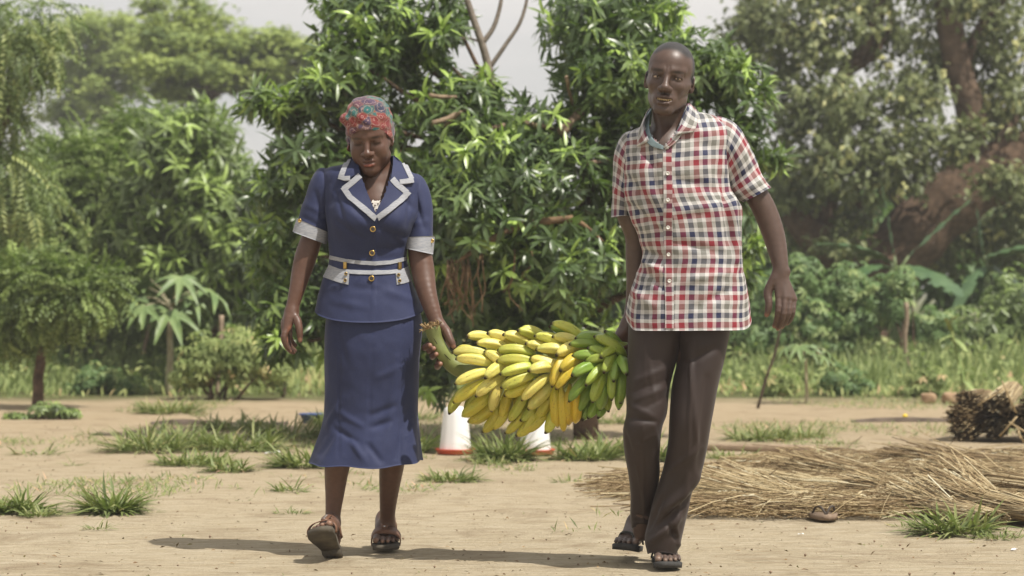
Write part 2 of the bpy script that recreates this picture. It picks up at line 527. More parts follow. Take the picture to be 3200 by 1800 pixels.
# ================================================================ MANGO TREE behind the two people
def build_mango():
    d0 = GD(1372)
    base = G(1835, 1372)
    root = empty('mango_tree', base, 'large dark glossy mango tree filling the middle behind the bananas', 'tree')
    mb = MB()
    fork = P(1815, 1010, d0)
    limb(mb, base + Vector((0, 0, -0.05)), fork, 0.085, 0.065, 1, 0.05, 9, 12)
    tr = obj('trunk', mb.mesh('mango_trunk'), M_bark, root)
    blobs = [(1180, 60, 190, 130, 0.1, .7), (1090, 190, 130, 110, -.2, .6), (1250, 170, 120, 90, .3, .6), (1390, 40, 70, 110, .2, .5), (1370, 130, 80, 100, 0, .5),
             (1040, 300, 150, 90, -.3, .5), (900, 330, 120, 70, -.2, .35), (800, 310, 60, 40, -.2, .25),
             (960, 480, 150, 110, -.2, .6), (900, 620, 130, 130, -.1, .6), (870, 770, 120, 120, 0, .6), (900, 960, 150, 110, .1, .6), (880, 1060, 90, 60, -.1, .4),
             (1180, 420, 200, 140, .3, .7), (1430, 330, 190, 110, 0, .8), (1150, 650, 240, 200, .4, .7), (1120, 900, 240, 200, .4, .7),
             (1450, 480, 230, 150, -.5, .8), (1690, 400, 200, 130, -.2, .9), (1640, 580, 300, 180, -.7, .8), (1450, 700, 260, 190, -.7, .8),
             (1720, 800, 240, 190, -.7, .8), (1480, 930, 240, 160, -.3, .8), (1700, 1000, 260, 110, -.3, .7), (1360, 1130, 90, 110, -.3, .4), (1350, 1230, 36, 34, -.3, .2),
             (1810, 90, 130, 190, 0, .8), (1980, 40, 160, 130, .1, .8), (1920, 260, 180, 140, -.2, .9), (2080, 230, 200, 140, -.1, .7), (2240, 230, 150, 100, -.2, .5),
             (2330, 320, 90, 90, -.2, .35), (2280, 420, 120, 70, -.2, .4), (2360, 480, 110, 34, -.2, .3), (2200, 520, 140, 100, 0, .6), (2010, 480, 220, 180, -.2, .8),
             (2040, 760, 180, 180, 0, .7), (2290, 610, 60, 110, 0, .3), (2330, 790, 36, 130, 0, .25)]
    lm = MB()
    r = random.Random(5)
    for i, b in enumerate(blobs):
        tgt = P(b[0], b[1], d0 + b[4])
        st = fork if b[1] > 500 else P(1800 + (b[0] - 1800) * 0.15, 900 - (900 - b[1]) * 0.25, d0 + b[4] * 0.3)
        limb(lm, st, tgt, 0.030, 0.008, 100 + i, 0.22, 9, 6, 0.06)
    limb(lm, fork, P(1600, 560, d0), 0.06, 0.035, 61, 0.2, 9, 9)
    bare = MB()
    # the bare fork that stands against the sky
    for pts, ra, rb in (([(1600, 560), (1548, 420), (1546, 300), (1528, 214), (1507, 137), (1480, 60), (1440, -60)], .034, .020),
                        ([(1507, 137), (1545, 80), (1567, 0), (1575, -80)], .018, .010), ([(1529, 214), (1580, 140), (1630, 60), (1660, -60)], .016, .010),
                        ([(1530, 240), (1495, 228), (1475, 250)], .011, .006), ([(1500, 130), (1460, 118), (1440, 122)], .008, .004)):
        q = [P(x, y, d0 - 0.1) for x, y in pts]
        qq = catmull(np.array(q), 14)
        bare.tube(qq, np.linspace(ra, rb, len(qq)), 7)
    obj('limbs', lm.mesh('mango_limbs'), M_bark, root)
    obj('bare_fork', bare.mesh('bare_fork'), M_bark_grey, root)
    # pale sawn branches
    for a, b, rr in (((1345, 297), (1425, 303), .013), ((1350, 385), (1460, 340), .016), ((1515, 405), (1580, 390), .017), ((1640, 385), (1730, 400), .017),
                     ((1755, 412), (1815, 350), .032), ((1770, 240), (1790, 330), .012), ((1838, 510), (1905, 497), .014), ((1720, 530), (1780, 525), .011), ((1440, 350), (1380, 400), .011)):
        m2 = MB(); limb(m2, P(*a, d0 - .75), P(*b, d0 - .55), rr, rr * .85, int(a[0]), 0.08, 6, 8)
        obj('sawn_branch', m2.mesh('sawn_branch'), M_bark_pale, root)
    pos, ax, _ = blob_points(blobs, 4600, d0, 21, 0.45)
    ax = unit(ax + np.array([0, -0.35, 0.15]) + np.random.default_rng(3).normal(size=ax.shape) * 0.35)
    Q, d, nrm, L_, W_, tint, dr = whorls(pos, ax, 9, 0.128, 0.033, 22, bright=0.14)
    # keep the patch of open sky round the bare fork, and a few smaller gaps
    sx = Q[:, 0] / Q[:, 1] * F + 1600; sy = 900 - (Q[:, 2] - CAMZ) / Q[:, 1] * F
    keep = ~((((sx - 1585) / 112) ** 2 + ((sy - 125) / 118) ** 2 < 1) | (((sx - 1425) / 45) ** 2 + ((sy - 160) / 38) ** 2 < 1)
             | (((sx - 1700) / 50) ** 2 + ((sy - 300) / 40) ** 2 < 1) | (((sx - 1310) / 35) ** 2 + ((sy - 440) / 30) ** 2 < 1))
    Q, d, nrm, L_, W_, tint, dr = [a[keep] for a in (Q, d, nrm, L_, W_, tint, dr)]
    front = np.argsort(Q[:, 1])[:4500]
    pick = np.random.default_rng(8).choice(front, 300, replace=False)
    rest = np.ones(len(Q), bool); rest[pick] = False
    me = leaf_mesh('mango_leaves', [leaves_np(Q[rest], d[rest], nrm[rest], L_[rest], W_[rest], tint[rest], 'long', dr[rest])])
    tag(obj('crown', me, M_mango, root), kind='stuff')
    protos = []
    for i, t in enumerate((0.25, 0.38, 0.52, 0.85)):
        v, a, b, tt = leaves_np(np.zeros((1, 3)), np.array([[1.0, 0, 0]]), np.array([[0, 0, 1.0]]), 1.0, 0.24, [t], 'long', 0.3)
        protos.append(leaf_mesh('mango_leaf', [(v, a, b, tt)]))
    for i in pick:
        dd = Vector(d[i]); nn_ = Vector(nrm[i]); nn_ = (nn_ - dd * nn_.dot(dd)).normalized(); s = nn_.cross(dd)
        k = int(np.argmin(np.abs(np.array([.25, .38, .52, .85]) - tint[i])))
        o = obj('leaf', protos[k], M_mango)
        o.parent = root
        M4 = Matrix.Identity(4)
        for c, vv in enumerate((dd, s, nn_)):
            for rr in range(3): M4[rr][c] = vv[rr] * L_[i]
        M4.translation = Vector(Q[i]) - root.location
        o.matrix_local = M4
    # the dead branch hanging in it, with dry dangling roots
    db = empty('dead_branch', P(1640, 700, d0 - 1.22), 'dry brown dead branch with dangling dry strands caught in the mango tree', 'branch')
    m3 = MB()
    pts = catmull(np.array([P(x, y, d0 - 1.22) for x, y in ((1420, 822), (1480, 785), (1560, 735), (1640, 700), (1720, 690), (1790, 680))]), 20)
    m3.tube(pts, np.interp(np.linspace(0, 1, len(pts)), [0, .3, .7, 1], [.008, .019, .024, .016]), 8)
    m3.tube(catmull(np.array([P(x, y, d0 - 1.2) for x, y in ((1740, 690), (1800, 690), (1840, 715), (1885, 755))]), 8), np.linspace(.02, .006, 8), 6)
    obj('stem', m3.mesh('dead_stem'), M_dry, db)
    rr = random.Random(4)
    for i in range(26):
        x = 1400 + rr.random() * 70 if i < 20 else 1480 + rr.random() * 180
        y = 825 + rr.random() * 30 if i < 20 else 800
        ln = rr.uniform(80, 180)
        q = [P(x + rr.uniform(-8, 8), y - 20, d0 - 1.22), P(x + rr.uniform(-12, 12), y + ln * .3, d0 - 1.25 + rr.uniform(-.05, .05)), P(x + rr.uniform(-25, 20), y + ln * .7, d0 - 1.22), P(x + rr.uniform(-30, 28), y + ln, d0 - 1.22)]
        m4 = MB(); m4.tube(catmull(np.array(q), 8), np.linspace(.0052, .0036, 8), 5)
        obj('dry_strand', m4.mesh('dry_strand'), M_dry, db)

def catmull(K, n):
    """smooth curve through the rows of K, n samples"""
    K = np.asarray(K, float)
    k = len(K)
    t = np.linspace(0, k - 1, n)
    i = np.clip(np.floor(t).astype(int), 0, k - 2)
    u = (t - i)
    u = u.reshape((-1,) + (1,) * (K.ndim - 1))
    p1 = K[i]; p2 = K[i + 1]
    p0 = np.where((i > 0).reshape(u.shape), K[np.maximum(i - 1, 0)], 2 * p1 - p2)
    p3 = np.where((i < k - 2).reshape(u.shape), K[np.minimum(i + 2, k - 1)], 2 * p2 - p1)
    return 0.5 * (2 * p1 + (p2 - p0) * u + (2 * p0 - 5 * p1 + 4 * p2 - p3) * u ** 2 + (3 * p1 - p0 - 3 * p2 + p3) * u ** 3)

build_mango()

# ================================================================ other trees
def leafy_tree(name, label, base, d0, blobs, nwh, nl, ln, wd, mat, seed, kind='long', trunk=(0.08, 0.04), fork=None, bright=0.1, bark=None, shell=0.5, sag=0.45, group=None, cat='tree'):
    root = empty(name, base, label, cat, group)
    mb = MB()
    fk = fork if fork is not None else P(blobs[0][0], blobs[0][1] + blobs[0][3] * 0.5, d0)
    limb(mb, base - Vector((0, 0, 0.05)), fk, trunk[0], trunk[1], seed, 0.10, 10, 10)
    obj('trunk', mb.mesh(name + '_trunk'), bark or M_bark, root)
    lm = MB()
    for i, b in enumerate(blobs):
        limb(lm, fk, P(b[0], b[1], d0 + b[4]), trunk[1] * 0.7, trunk[1] * 0.15, seed + i, 0.2, 8, 6, 0.05)
    obj('limbs', lm.mesh(name + '_limbs'), bark or M_bark, root)
    pos, ax, _ = blob_points(blobs, nwh, d0, seed + 50, shell)
    ax = unit(ax + np.array([0, -0.3, 0.2]) + np.random.default_rng(seed).normal(size=ax.shape) * 0.35)
    Q, d, nrm, L_, W_, tint, dr = whorls(pos, ax, nl, ln, wd, seed + 51, bright=bright, sag=sag)
    me = leaf_mesh(name + '_leaves', [leaves_np(Q, d, nrm, L_, W_, tint, kind, dr)])
    tag(obj('crown', me, mat, root), kind='stuff')
    return root

def feather_tree(name, label, base, d0, blobs, n, ln, pairs, lf, lw, mat, seed, trunk=(0.06, 0.03), fork=None, droop=0.5, bark=None, cat='tree', group=None, bright=0.15, shell=0.45, hang=0.3):
    root = empty(name, base, label, cat, group)
    mb = MB()
    fk = fork if fork is not None else P(blobs[0][0], blobs[0][1] + blobs[0][3] * 0.6, d0)
    limb(mb, base - Vector((0, 0, 0.05)), fk, trunk[0], trunk[1], seed, 0.12, 10, 10)
    obj('trunk', mb.mesh(name + '_trunk'), bark or M_bark, root)
    lm = MB()
    for i, b in enumerate(blobs):
        limb(lm, fk, P(b[0], b[1], d0 + b[4]), trunk[1] * 0.7, trunk[1] * 0.15, seed + i, 0.22, 8, 6, 0.05)
    obj('limbs', lm.mesh(name + '_limbs'), bark or M_bark, root)
    r = np.random.default_rng(seed + 9)
    pos, ax, _ = blob_points(blobs, n, d0, seed + 50, shell)
    d = unit(ax + r.normal(size=ax.shape) * 0.55 + np.array([0, -0.2, -hang]))
    nrm = ax * 0.5 + np.array([0, 0, 1.0]) + r.normal(size=ax.shape) * 0.3
    tint = np.clip(r.normal(0.42, 0.16, n), 0, 1)
    tint = np.where(r.random(n) < bright, r.uniform(.75, 1, n), tint)
    me = leaf_mesh(name + '_leaves', fronds(pos, d, nrm, ln, pairs, lf, lw, tint, seed + 3, droop))
    tag(obj('crown', me, mat, root), kind='stuff')
    return root

# lighter mango-like tree left of the woman
leafy_tree('leafy_tree', 'bright green long-leaved tree left of the woman, behind the young papaya', P(690, 1165, 23.5) * 1 - Vector((0, 0, P(690, 1165, 23.5).z)), 23.5,
           [(610, 540, 180, 150, 0, .9), (700, 660, 160, 140, -.3, .8), (550, 470, 120, 120, .2, .8), (640, 400, 90, 70, 0, .6), (760, 760, 150, 130, -.4, .8), (640, 860, 200, 120, -.2, .8), (820, 900, 120, 120, -.2, .6), (500, 700, 140, 160, .2, .8), (860, 700, 80, 100, 0, .5)],
           1900, 9, 0.20, 0.046, M_mango2, 310, 'long', (0.10, 0.06), P(680, 950, 23.5), bright=0.25)
# feathery mass on the left
feather_tree('feathery_tree', 'dense feathery green tree at the left, behind the small dark-trunked tree', Vector((P(300, 900, 25).x, 25.0, 0)), 25.0,
             [(270, 560, 210, 150, 0, 1.0), (150, 620, 200, 170, -.2, 1.0), (380, 640, 200, 180, -.3, 1.0), (430, 500, 130, 140, .2, .9), (250, 800, 230, 150, -.3, 1.0), (450, 830, 180, 130, -.2, .9), (80, 820, 160, 160, 0, 1.0), (520, 960, 160, 110, -.2, .7), (380, 980, 200, 110, 0, .9), (150, 1000, 220, 130, .2, .9), (470, 400, 90, 70, .4, .6)],
             6000, 0.32, 8, 0.080, 0.028, M_feather, 410, (0.10, 0.06), None, 0.45)
# drooping grey-green tree at the left edge
feather_tree('drooping_tree', 'tall grey-green tree with drooping feathery twigs in the upper left corner', Vector((P(-120, 900, 21).x, 21.0, 0)), 21.0,
             [(40, 60, 170, 110, 0, .8), (60, 180, 110, 110, -.2, .6), (120, 60, 90, 70, 0, .5), (130, 160, 70, 50, -.1, .3), (0, 330, 80, 150, .1, .7), (20, 520, 110, 110, 0, .7), (60, 640, 110, 120, .1, .6), (-70, 250, 100, 300, .2, .8)],
             780, 0.34, 9, 0.070, 0.021, M_grey_feather, 510, (0.10, 0.05), P(-60, 520, 21), 0.7, hang=0.9)
# a spray of it against the sky
# small tree with the dark leaning trunk
feather_tree('small_tree', 'small bushy tree on a thin dark leaning trunk at the left', G(112, 1278), GD(1278),
             [(150, 880, 130, 90, 0, .35), (60, 900, 110, 110, .1, .4), (230, 930, 110, 80, -.1, .35), (300, 900, 80, 80, .1, .3), (130, 980, 100, 60, 0, .3), (40, 1010, 80, 70, .1, .3)],
             1150, 0.22, 7, 0.060, 0.022, M_feather, 610, (0.050, 0.035), P(140, 1030, GD(1278)), 0.5, bright=0.08)
# far tree against the sky
def far_tree(name, label, d0, basex, blobs, n, seed, mat, size, trunk):
    root = empty(name, Vector((P(basex, 900, d0).x, d0, 0)), label, 'tree')
    mb = MB()
    fk = P(basex, blobs[0][1] + 160, d0)
    limb(mb, root.location - Vector((0, 0, .1)), fk, trunk, trunk * .6, seed, .06, 10, 10)
    obj('trunk', mb.mesh(name + '_trunk'), M_bark, root)
    lm = MB()
    for i, b in enumerate(blobs):
        limb(lm, fk, P(b[0], b[1] + b[3] * .4, d0 + b[4]), trunk * .45, trunk * .1, seed + i, .15, 8, 6, .06)
    obj('limbs', lm.mesh(name + '_limbs'), M_bark, root)
    r = np.random.default_rng(seed)
    # clumps of small leaves inside each lobe
    cp, cax, _ = blob_points(blobs, n // 45, d0, seed + 1, 0.6)
    idx = np.repeat(np.arange(len(cp)), 45)
    pos = cp[idx] + r.normal(size=(len(idx), 3)) * np.array([.34, .34, .20]) * size * 2.4
    d = rand_dirs(len(idx), r) * np.array([1, 1, .35]); nrm = np.array([.3, -.5, 1.0]) + r.normal(size=d.shape) * .35
    ct = np.clip(r.normal(.5, .18, len(cp)), 0, 1)
    tint = np.clip(ct[idx] + r.normal(size=len(idx)) * .1, 0, 1)
    me = leaf_mesh(name + '_leaves', [leaves_np(pos, d, nrm, size * r.uniform(.7, 1.3, len(idx)), size * .55, tint, 'small', .1)])
    tag(obj('crown', me, mat, root), kind='stuff')
far_tree('spreading_tree', 'tall yellow-green spreading tree far off against the sky, left of the mango', 46.0, 640,
         [(600, 140, 110, 60, 0, 2.0), (500, 100, 55, 60, 0, 1.2), (640, 60, 70, 30, 0, 1.0), (500, 215, 100, 40, -.5, 1.6), (740, 150, 80, 40, 0, 1.6), (870, 140, 60, 28, 0, 1.3), (650, 225, 130, 38, -.5, 1.8), (860, 225, 80, 34, 0, 1.4), (960, 170, 34, 40, 0, 1), (760, 265, 90, 22, 0, 1.3), (480, 20, 30, 14, 0, .6), (610, 10, 30, 14, 0, .5), (560, 290, 90, 30, 0, 1.2)],
         17000, 701, M_far, 0.17, 0.32)
far_tree('hazy_tree', 'pale olive far tree between the drooping tree and the spreading tree', 60.0, 330,
         [(300, 100, 80, 70, 0, 2.0), (240, 150, 70, 90, 0, 1.6), (360, 180, 90, 70, 0, 2), (300, 260, 130, 60, 0, 2), (400, 100, 50, 50, 0, 1.2), (240, 270, 70, 60, 0, 1.5), (300, 350, 120, 50, 0, 1.6), (190, 350, 60, 50, 0, 1.2)],
         9000, 721, M_far, 0.20, 0.30)

# ================================================================ big fig tree on the right
def build_fig():
    d0 = 30.0; K = d0 / 23.0
    base = Vector((P(2730, 900, d0).x, d0, 0))
    root = empty('fig_tree', base, 'huge old tree with thick leaning brown trunk and olive leaves at the right', 'tree')
    mb = MB()
    pts = catmull(np.array([base + Vector((-.1, 0, -.1)), P(2715, 950, d0), P(2790, 810, d0), P(2930, 670, d0), P(3090, 555, d0), P(3330, 430, d0)]), 26)
    t = np.linspace(0, 1, 26)
    rad = np.interp(t, [0, .25, .5, 1], [.42, .34, .31, .26]) * (1 + .08 * np.sin(t * 40))
    mb.tube(pts, rad * K, 16)
    pts = catmull(np.array([P(2790, 830, d0), P(2640, 800, d0 - .2), P(2540, 740, d0 - .3), P(2470, 660, d0 - .3)]), 12)
    mb.tube(pts, np.linspace(.22, .12, 12) * K, 10)
    me = mb.mesh('fig_trunk')
    obj('trunk', me, M_bark, root)
    lm = MB()
    for q, ra, rb in (([(2960, 620), (3010, 480), (3040, 380), (2990, 200), (2965, 60), (2940, -120)], .17, .11), ([(2560, 760), (2590, 560), (2600, 380), (2640, 230), (2720, 120), (2760, -60)], .13, .05),
                      ([(3000, 250), (3060, 90), (3160, -30)], .06, .03), ([(2640, 230), (2730, 170), (2790, 60)], .05, .03), ([(2880, 720), (2760, 560), (2700, 420)], .07, .03), ([(2700, 640), (2560, 590), (2480, 640)], .05, .02),
                      ([(3100, 520), (3140, 420), (3200, 330)], .08, .04), ([(2470, 660), (2430, 560), (2450, 420)], .06, .02)):
        pp = catmull(np.array([P(x, y, d0 + .1 * math.sin(x)) for x, y in q]), 14)
        lm.tube(pp, np.linspace(ra, rb, 14) * K, 10)
    obj('limbs', lm.mesh('fig_limbs'), M_bark_fig, root)
    r = np.random.default_rng(77)
    blobs = [(2560, 120, 160, 130, -.3, .8), (2740, 80, 170, 130, .2, .9), (2640, 330, 180, 130, -.6, .9), (2480, 330, 130, 150, -.3, .8), (2840, 300, 150, 130, -.4, .8), (2800, 480, 190, 120, -.8, .8),
             (2600, 520, 190, 120, -.8, .8), (2450, 560, 130, 130, -.4, .7), (2930, 180, 120, 160, .6, .9), (3110, 120, 150, 170, .3, .9), (3150, 320, 140, 150, .2, .8), (3080, 470, 150, 90, .8, .7), (2430, 120, 120, 160, .3, .8),
             (2350, 60, 110, 120, .4, .7), (2620, 680, 170, 90, .5, .6), (2480, 720, 120, 90, .4, .6), (3000, -20, 250, 90, 0, .9), (2600, -20, 250, 80, 0, .9), (3180, 640, 100, 110, 1.0, .6), (2280, 200, 80, 120, .6, .6), (2920, 620, 120, 90, 1.2, .6), (2720, 560, 200, 90, -1.0, .5), (2960, 430, 160, 90, -1.0, .5), (3130, 560, 120, 60, -.8, .4), (2640, 760, 130, 60, -.9, .4), (3060, 730, 160, 90, 1.6, .7), (2900, 800, 120, 80, 1.8, .6), (3200, 780, 120, 110, 1.5, .6), (2560, 820, 110, 70, 1.5, .6)]
    pos, ax, _ = blob_points(blobs, 3500, d0, 78, .35)
    ax = unit(ax + np.array([0, -.3, .1]) + r.normal(size=ax.shape) * .5)
    Q, d, nrm, L_, W_, tint, dr = whorls(pos, ax, 6, .140, .070, 79, bright=.10, spread=(.4, 1.6), sag=.7)
    Q = Q + r.normal(size=Q.shape) * .05
    me = leaf_mesh('fig_leaves', [leaves_np(Q, d, nrm, L_, W_, tint, 'oval', dr)])
    tag(obj('crown', me, M_fig, root), kind='stuff')
M_bark_fig = simple('bark_fig', (0.16, 0.11, 0.075), (0.065, 0.045, 0.031), 8, 0.9, 0.15, 0.9, 22, 0.03)
build_fig()

# ================================================================ far wood that closes the view between the trees
def build_treeline():
    r = np.random.default_rng(90)
    d0 = 34.0
    blobs = []
    for x in range(-1500, 4800, 150):
        h = 1010 + 40 * math.sin(x * .013)
        if 900 < x < 2300: h -= 130
        if x >= 2300: h -= 190
        blobs.append((x, h, 150, 95, r.uniform(-1, 1), 1.2))
        blobs.append((x + 70, h - 110, 140, 90, r.uniform(0, 2), 1.2))
    pos, ax, _ = blob_points(blobs, 23000, d0, 91, .4)
    d = unit(ax + r.normal(size=ax.shape) * .7); nrm = np.array([0, 0, 1.]) + r.normal(size=ax.shape) * .5
    tint = np.clip(r.normal(.38, .16, len(pos)), 0, 1)
    me = leaf_mesh('treeline', [leaves_np(pos, d, nrm, r.uniform(.2, .4, len(pos)), .16, tint, 'oval', .2)])
    tag(obj('treeline', me, M_cassava), 'far green thicket closing the view behind the trees', None, None, 'stuff')
build_treeline()

# ================================================================ cassava shrubs and leafy bushes
def palmate(pos, axis, lf, lw, tint, seed, k=6):
    """hand-shaped leaves: k leaflets fanning from one point"""
    r = np.random.default_rng(seed)
    n = len(pos)
    nrm = unit(axis + np.array([0, -.25, .8]) + r.normal(size=axis.shape) * .3)
    ref = rand_dirs(n, r); e1 = unit(np.cross(nrm, ref)); e2 = np.cross(nrm, e1)
    out = []
    for i in range(k):
        a = i * 2 * math.pi / (k + .8)
        d = e1 * math.cos(a) + e2 * math.sin(a) - nrm * .25
        out.append(leaves_np(pos, d, nrm, lf * r.uniform(.75, 1.15, n), lw, tint, 'small', .25))
    return out

def bush(name, label, base, d0, blobs, n, lf, lw, mat, seed, k=6, stems=5, cat='shrub', group=None, bright=.12):
    root = empty(name, base, label, cat, group)
    r = np.random.default_rng(seed)
    for i in range(stems):
        b = blobs[i % len(blobs)]
        m = MB(); limb(m, Vector(base) + Vector((r.uniform(-.12, .12), r.uniform(-.1, .1), -.03)), P(b[0] + r.uniform(-30, 30), b[1] - b[3] * .3, d0 + b[4]), .016, .006, seed + i, .12, 8, 6)
        obj('stem', m.mesh('stem'), M_bark, root)
    pos, ax, _ = blob_points(blobs, n, d0, seed + 1, .45)
    tint = np.clip(r.normal(.42, .16, n), 0, 1); tint = np.where(r.random(n) < bright, r.uniform(.75, 1, n), tint)
    me = leaf_mesh(name + '_leaves', palmate(pos, ax, lf, lw, tint, seed + 2, k))
    tag(obj('foliage', me, mat, root), kind='stuff')
    return root

GS = 'cassava shrubs behind the man'
bush('cassava_shrub', 'pale green cassava shrub just right of the man\'s hanging hand', Vector((P(2460, 900, 24.2).x, 24.2, 0)), 24.2, [(2430, 950, 110, 130, 0, .5), (2380, 1040, 110, 80, -.1, .4), (2500, 860, 90, 90, .1, .4), (2540, 1000, 90, 90, 0, .4)], 620, .10, .034, M_cassava, 800, 6, 6, group=GS)
bush('cassava_shrub', 'cassava shrub between the crooked pale stick and the man\'s hand', Vector((P(2680, 900, 24.6).x, 24.6, 0)), 24.6, [(2680, 1010, 120, 90, 0, .4), (2640, 900, 100, 100, .1, .4), (2740, 930, 100, 90, 0, .4), (2600, 1080, 110, 50, 0, .3)], 560, .10, .034, M_cassava, 820, 6, 6, group=GS)
bush('cassava_shrub', 'tall thin cassava plant with leaf whorl above the crooked pale stick', Vector((P(2830, 900, 24.4).x, 24.4, 0)), 24.4, [(2810, 880, 70, 60, 0, .3), (2800, 950, 60, 60, 0, .3), (2900, 1010, 110, 70, .2, .3)], 260, .11, .036, M_cassava, 840, 6, 4, group=GS)
bush('dark_shrub', 'dark green shrub at the right edge behind the maize stalk', Vector((P(3080, 900, 25.0).x, 25.0, 0)), 25.0, [(3060, 1050, 140, 110, 0, .5), (3160, 960, 110, 140, .1, .5), (2960, 1100, 110, 60, 0, .4), (3200, 1100, 110, 80, 0, .4)], 620, .11, .04, M_mango2, 860, 5, 6)
bush('green_shrub', 'leafy green shrub seen between the man\'s shirt and his trousers\' right side', Vector((P(2330, 900, 24.8).x, 24.8, 0)), 24.8, [(2300, 1000, 110, 90, 0, .5), (2220, 1060, 110, 70, 0, .4), (2330, 900, 80, 90, .1, .4)], 420, .11, .036, M_cassava, 880, 6, 5)
bush('weedy_bush', 'pale weedy bush with yellow flowers between the papaya and the woman', Vector((P(700, 900, 20.8).x, 20.8, 0)), 20.8, [(660, 1120, 120, 90, 0, .4), (760, 1100, 110, 100, 0, .4), (850, 1150, 90, 70, 0, .3), (600, 1170, 90, 50, 0, .3)], 620, .085, .03, M_weed, 900, 5, 6)
bush('weedy_bush', 'low pale weedy bush right behind the woman\'s hanging hand', Vector((P(960, 900, 23.4).x, 23.4, 0)), 23.4, [(960, 1120, 90, 90, 0, .4), (1030, 1170, 80, 60, 0, .3), (900, 1190, 90, 40, 0, .3)], 420, .085, .03, M_weed, 920, 5, 5)
bush('garden_shrub', 'dark green garden shrub left of the papaya stem', Vector((P(430, 900, 25.0).x, 25.0, 0)), 25.0, [(420, 980, 110, 90, 0, .4), (350, 1040, 110, 70, 0, .4), (470, 1060, 90, 60, 0, .3)], 420, .09, .032, M_feather, 940, 5, 5)
bush('garden_shrub', 'grey-green shrub at the left edge behind the small dark-trunked tree', Vector((P(0, 900, 24.0).x, 24.0, 0)), 24.0, [(0, 1130, 120, 110, 0, .4), (110, 1160, 90, 70, .2, .4), (210, 1150, 90, 80, .2, .4), (310, 1170, 100, 60, .2, .4)], 560, .085, .030, M_cassava, 960, 5, 6)
bush('base_bush', 'small dark bush at the foot of the thin dark leaning trunk', G(155, 1308), GD(1308), [(150, 1278, 62, 26, 0, .15), (215, 1290, 40, 16, 0, .12), (60, 1300, 55, 10, 0, .12)], 260, .05, .02, M_mango2, 980, 5, 3)

bush('low_weed', 'low leafy weed at the foot of the thin leaning stick', Vector((P(2420, 900, 21.4).x, 21.4, 0)), 21.4, [(2440, 1190, 70, 50, 0, .25), (2400, 1220, 60, 30, 0, .2)], 150, .07, .026, M_weed, 1100, 5, 4, 'weed', 'leafy weeds along the edge of the yard')
bush('low_weed', 'leafy weed with pale leaves right of the papaya seedling', Vector((P(2640, 900, 21.6).x, 21.6, 0)), 21.6, [(2620, 1180, 80, 60, 0, .25), (2690, 1210, 60, 40, 0, .2)], 190, .07, .026, M_cassava, 1120, 5, 4, 'weed', 'leafy weeds along the edge of the yard')
bush('low_weed', 'leafy weed between the crooked stick and the maize stalk', Vector((P(2910, 900, 21.2).x, 21.2, 0)), 21.2, [(2900, 1190, 80, 60, 0, .25), (2860, 1220, 60, 30, 0, .2)], 190, .07, .026, M_weed, 1140, 5, 4, 'weed', 'leafy weeds along the edge of the yard')
bush('low_weed', 'leafy weed at the back left of the small dark-trunked tree', Vector((P(330, 900, 21.8).x, 21.8, 0)), 21.8, [(320, 1180, 90, 60, 0, .25), (250, 1210, 60, 30, 0, .2), (400, 1205, 60, 35, 0, .2)], 220, .07, .026, M_cassava, 1160, 5, 4, 'weed', 'leafy weeds along the edge of the yard')

def build_short_grass():
    r = np.random.default_rng(58); n = 60000
    y = 9.5 + r.random(n) * 12; x = r.uniform(-.24, .24, n) * y
    p = np.stack([x, y * .55, x * 0], 1)
    m = fnoise(p, 1.1, 71, 3)
    m = m - .35 * np.exp(-((y - 9) / 3.0) ** 2) + .12 * np.exp(-((y - 14.5) / 2.5) ** 2)
    keep = m > .42 + .32 * r.random(n); x, y = x[keep], y[keep]; n = len(x)
    d = r.normal(size=(n, 3)) * .8; d[:, 2] = .8
    A = leaves_np(np.stack([x, y, np.full(n, -.003)], 1), d, np.array([[0, -.3, 1.]]) + r.normal(size=(n, 3)) * .3, r.uniform(.025, .065, n), .007, np.clip(r.normal(.55, .22, n), 0, 1), 'oval', .3)
    tag(obj('short_grass', leaf_mesh('short_grass', [A]), M_grass), 'thin short grass growing in patches on the sandy yard', None, None, 'stuff')
build_short_grass()

# ================================================================ weeds and tall grass behind the yard
def build_weeds():
    r = np.random.default_rng(31)
    n = 23000
    y = 21.2 + r.random(n) ** 1.7 * 9
    x = r.uniform(-8, 8, n) * y / 22
    edge = fnoise(np.stack([x, x * 0, x * 0], 1), .8, 4, 3) * .9 - (r.random(n) < .06) * 1.2
    keep = y > 21.7 + edge
    # behind the straw on the right the grass starts nearer
    x, y = x[keep], y[keep]; n = len(x)
    pos = np.stack([x, y, np.zeros(n)], 1)
    lean = r.normal(size=(n, 3)) * .38; lean[:, 2] = 1
    hgt = (.18 + .30 * r.random(n)) * np.clip((y - 20.9) / 2.2, .35, 1.2)
    tint = np.clip(.52 + .34 * fnoise(pos, .9, 9, 2) + r.normal(size=n) * .16, 0, 1)
    hgt = hgt * np.clip(.85 + .6 * fnoise(pos, .6, 14, 2), .25, 1.5)
    A = leaves_np(pos, lean, np.array([[0, -1., .3]]) + r.normal(size=(n, 3)) * .4, hgt, .026, tint, 'long', .25)
    # broad weed leaves among it
    k = 9000
    y2 = 21.7 + r.random(k) * 7; x2 = r.uniform(-6.3, 6.6, k) * y2 / 22
    p2 = np.stack([x2, y2, r.random(k) * .42 * np.clip((y2 - 21.4) / 2, .2, 1)], 1)
    B = leaves_np(p2, rand_dirs(k, r) + np.array([0, 0, .3]), np.array([[0, -.4, 1.]]) + r.normal(size=(k, 3)) * .5, r.uniform(.05, .11, k), .05, np.clip(r.normal(.45, .18, k), 0, 1), 'oval', .2)
    tag(obj('weeds', leaf_mesh('weeds', [A, B]), M_weed), 'tall pale green weeds and grass along the back of the yard', None, None, 'stuff')
build_weeds()

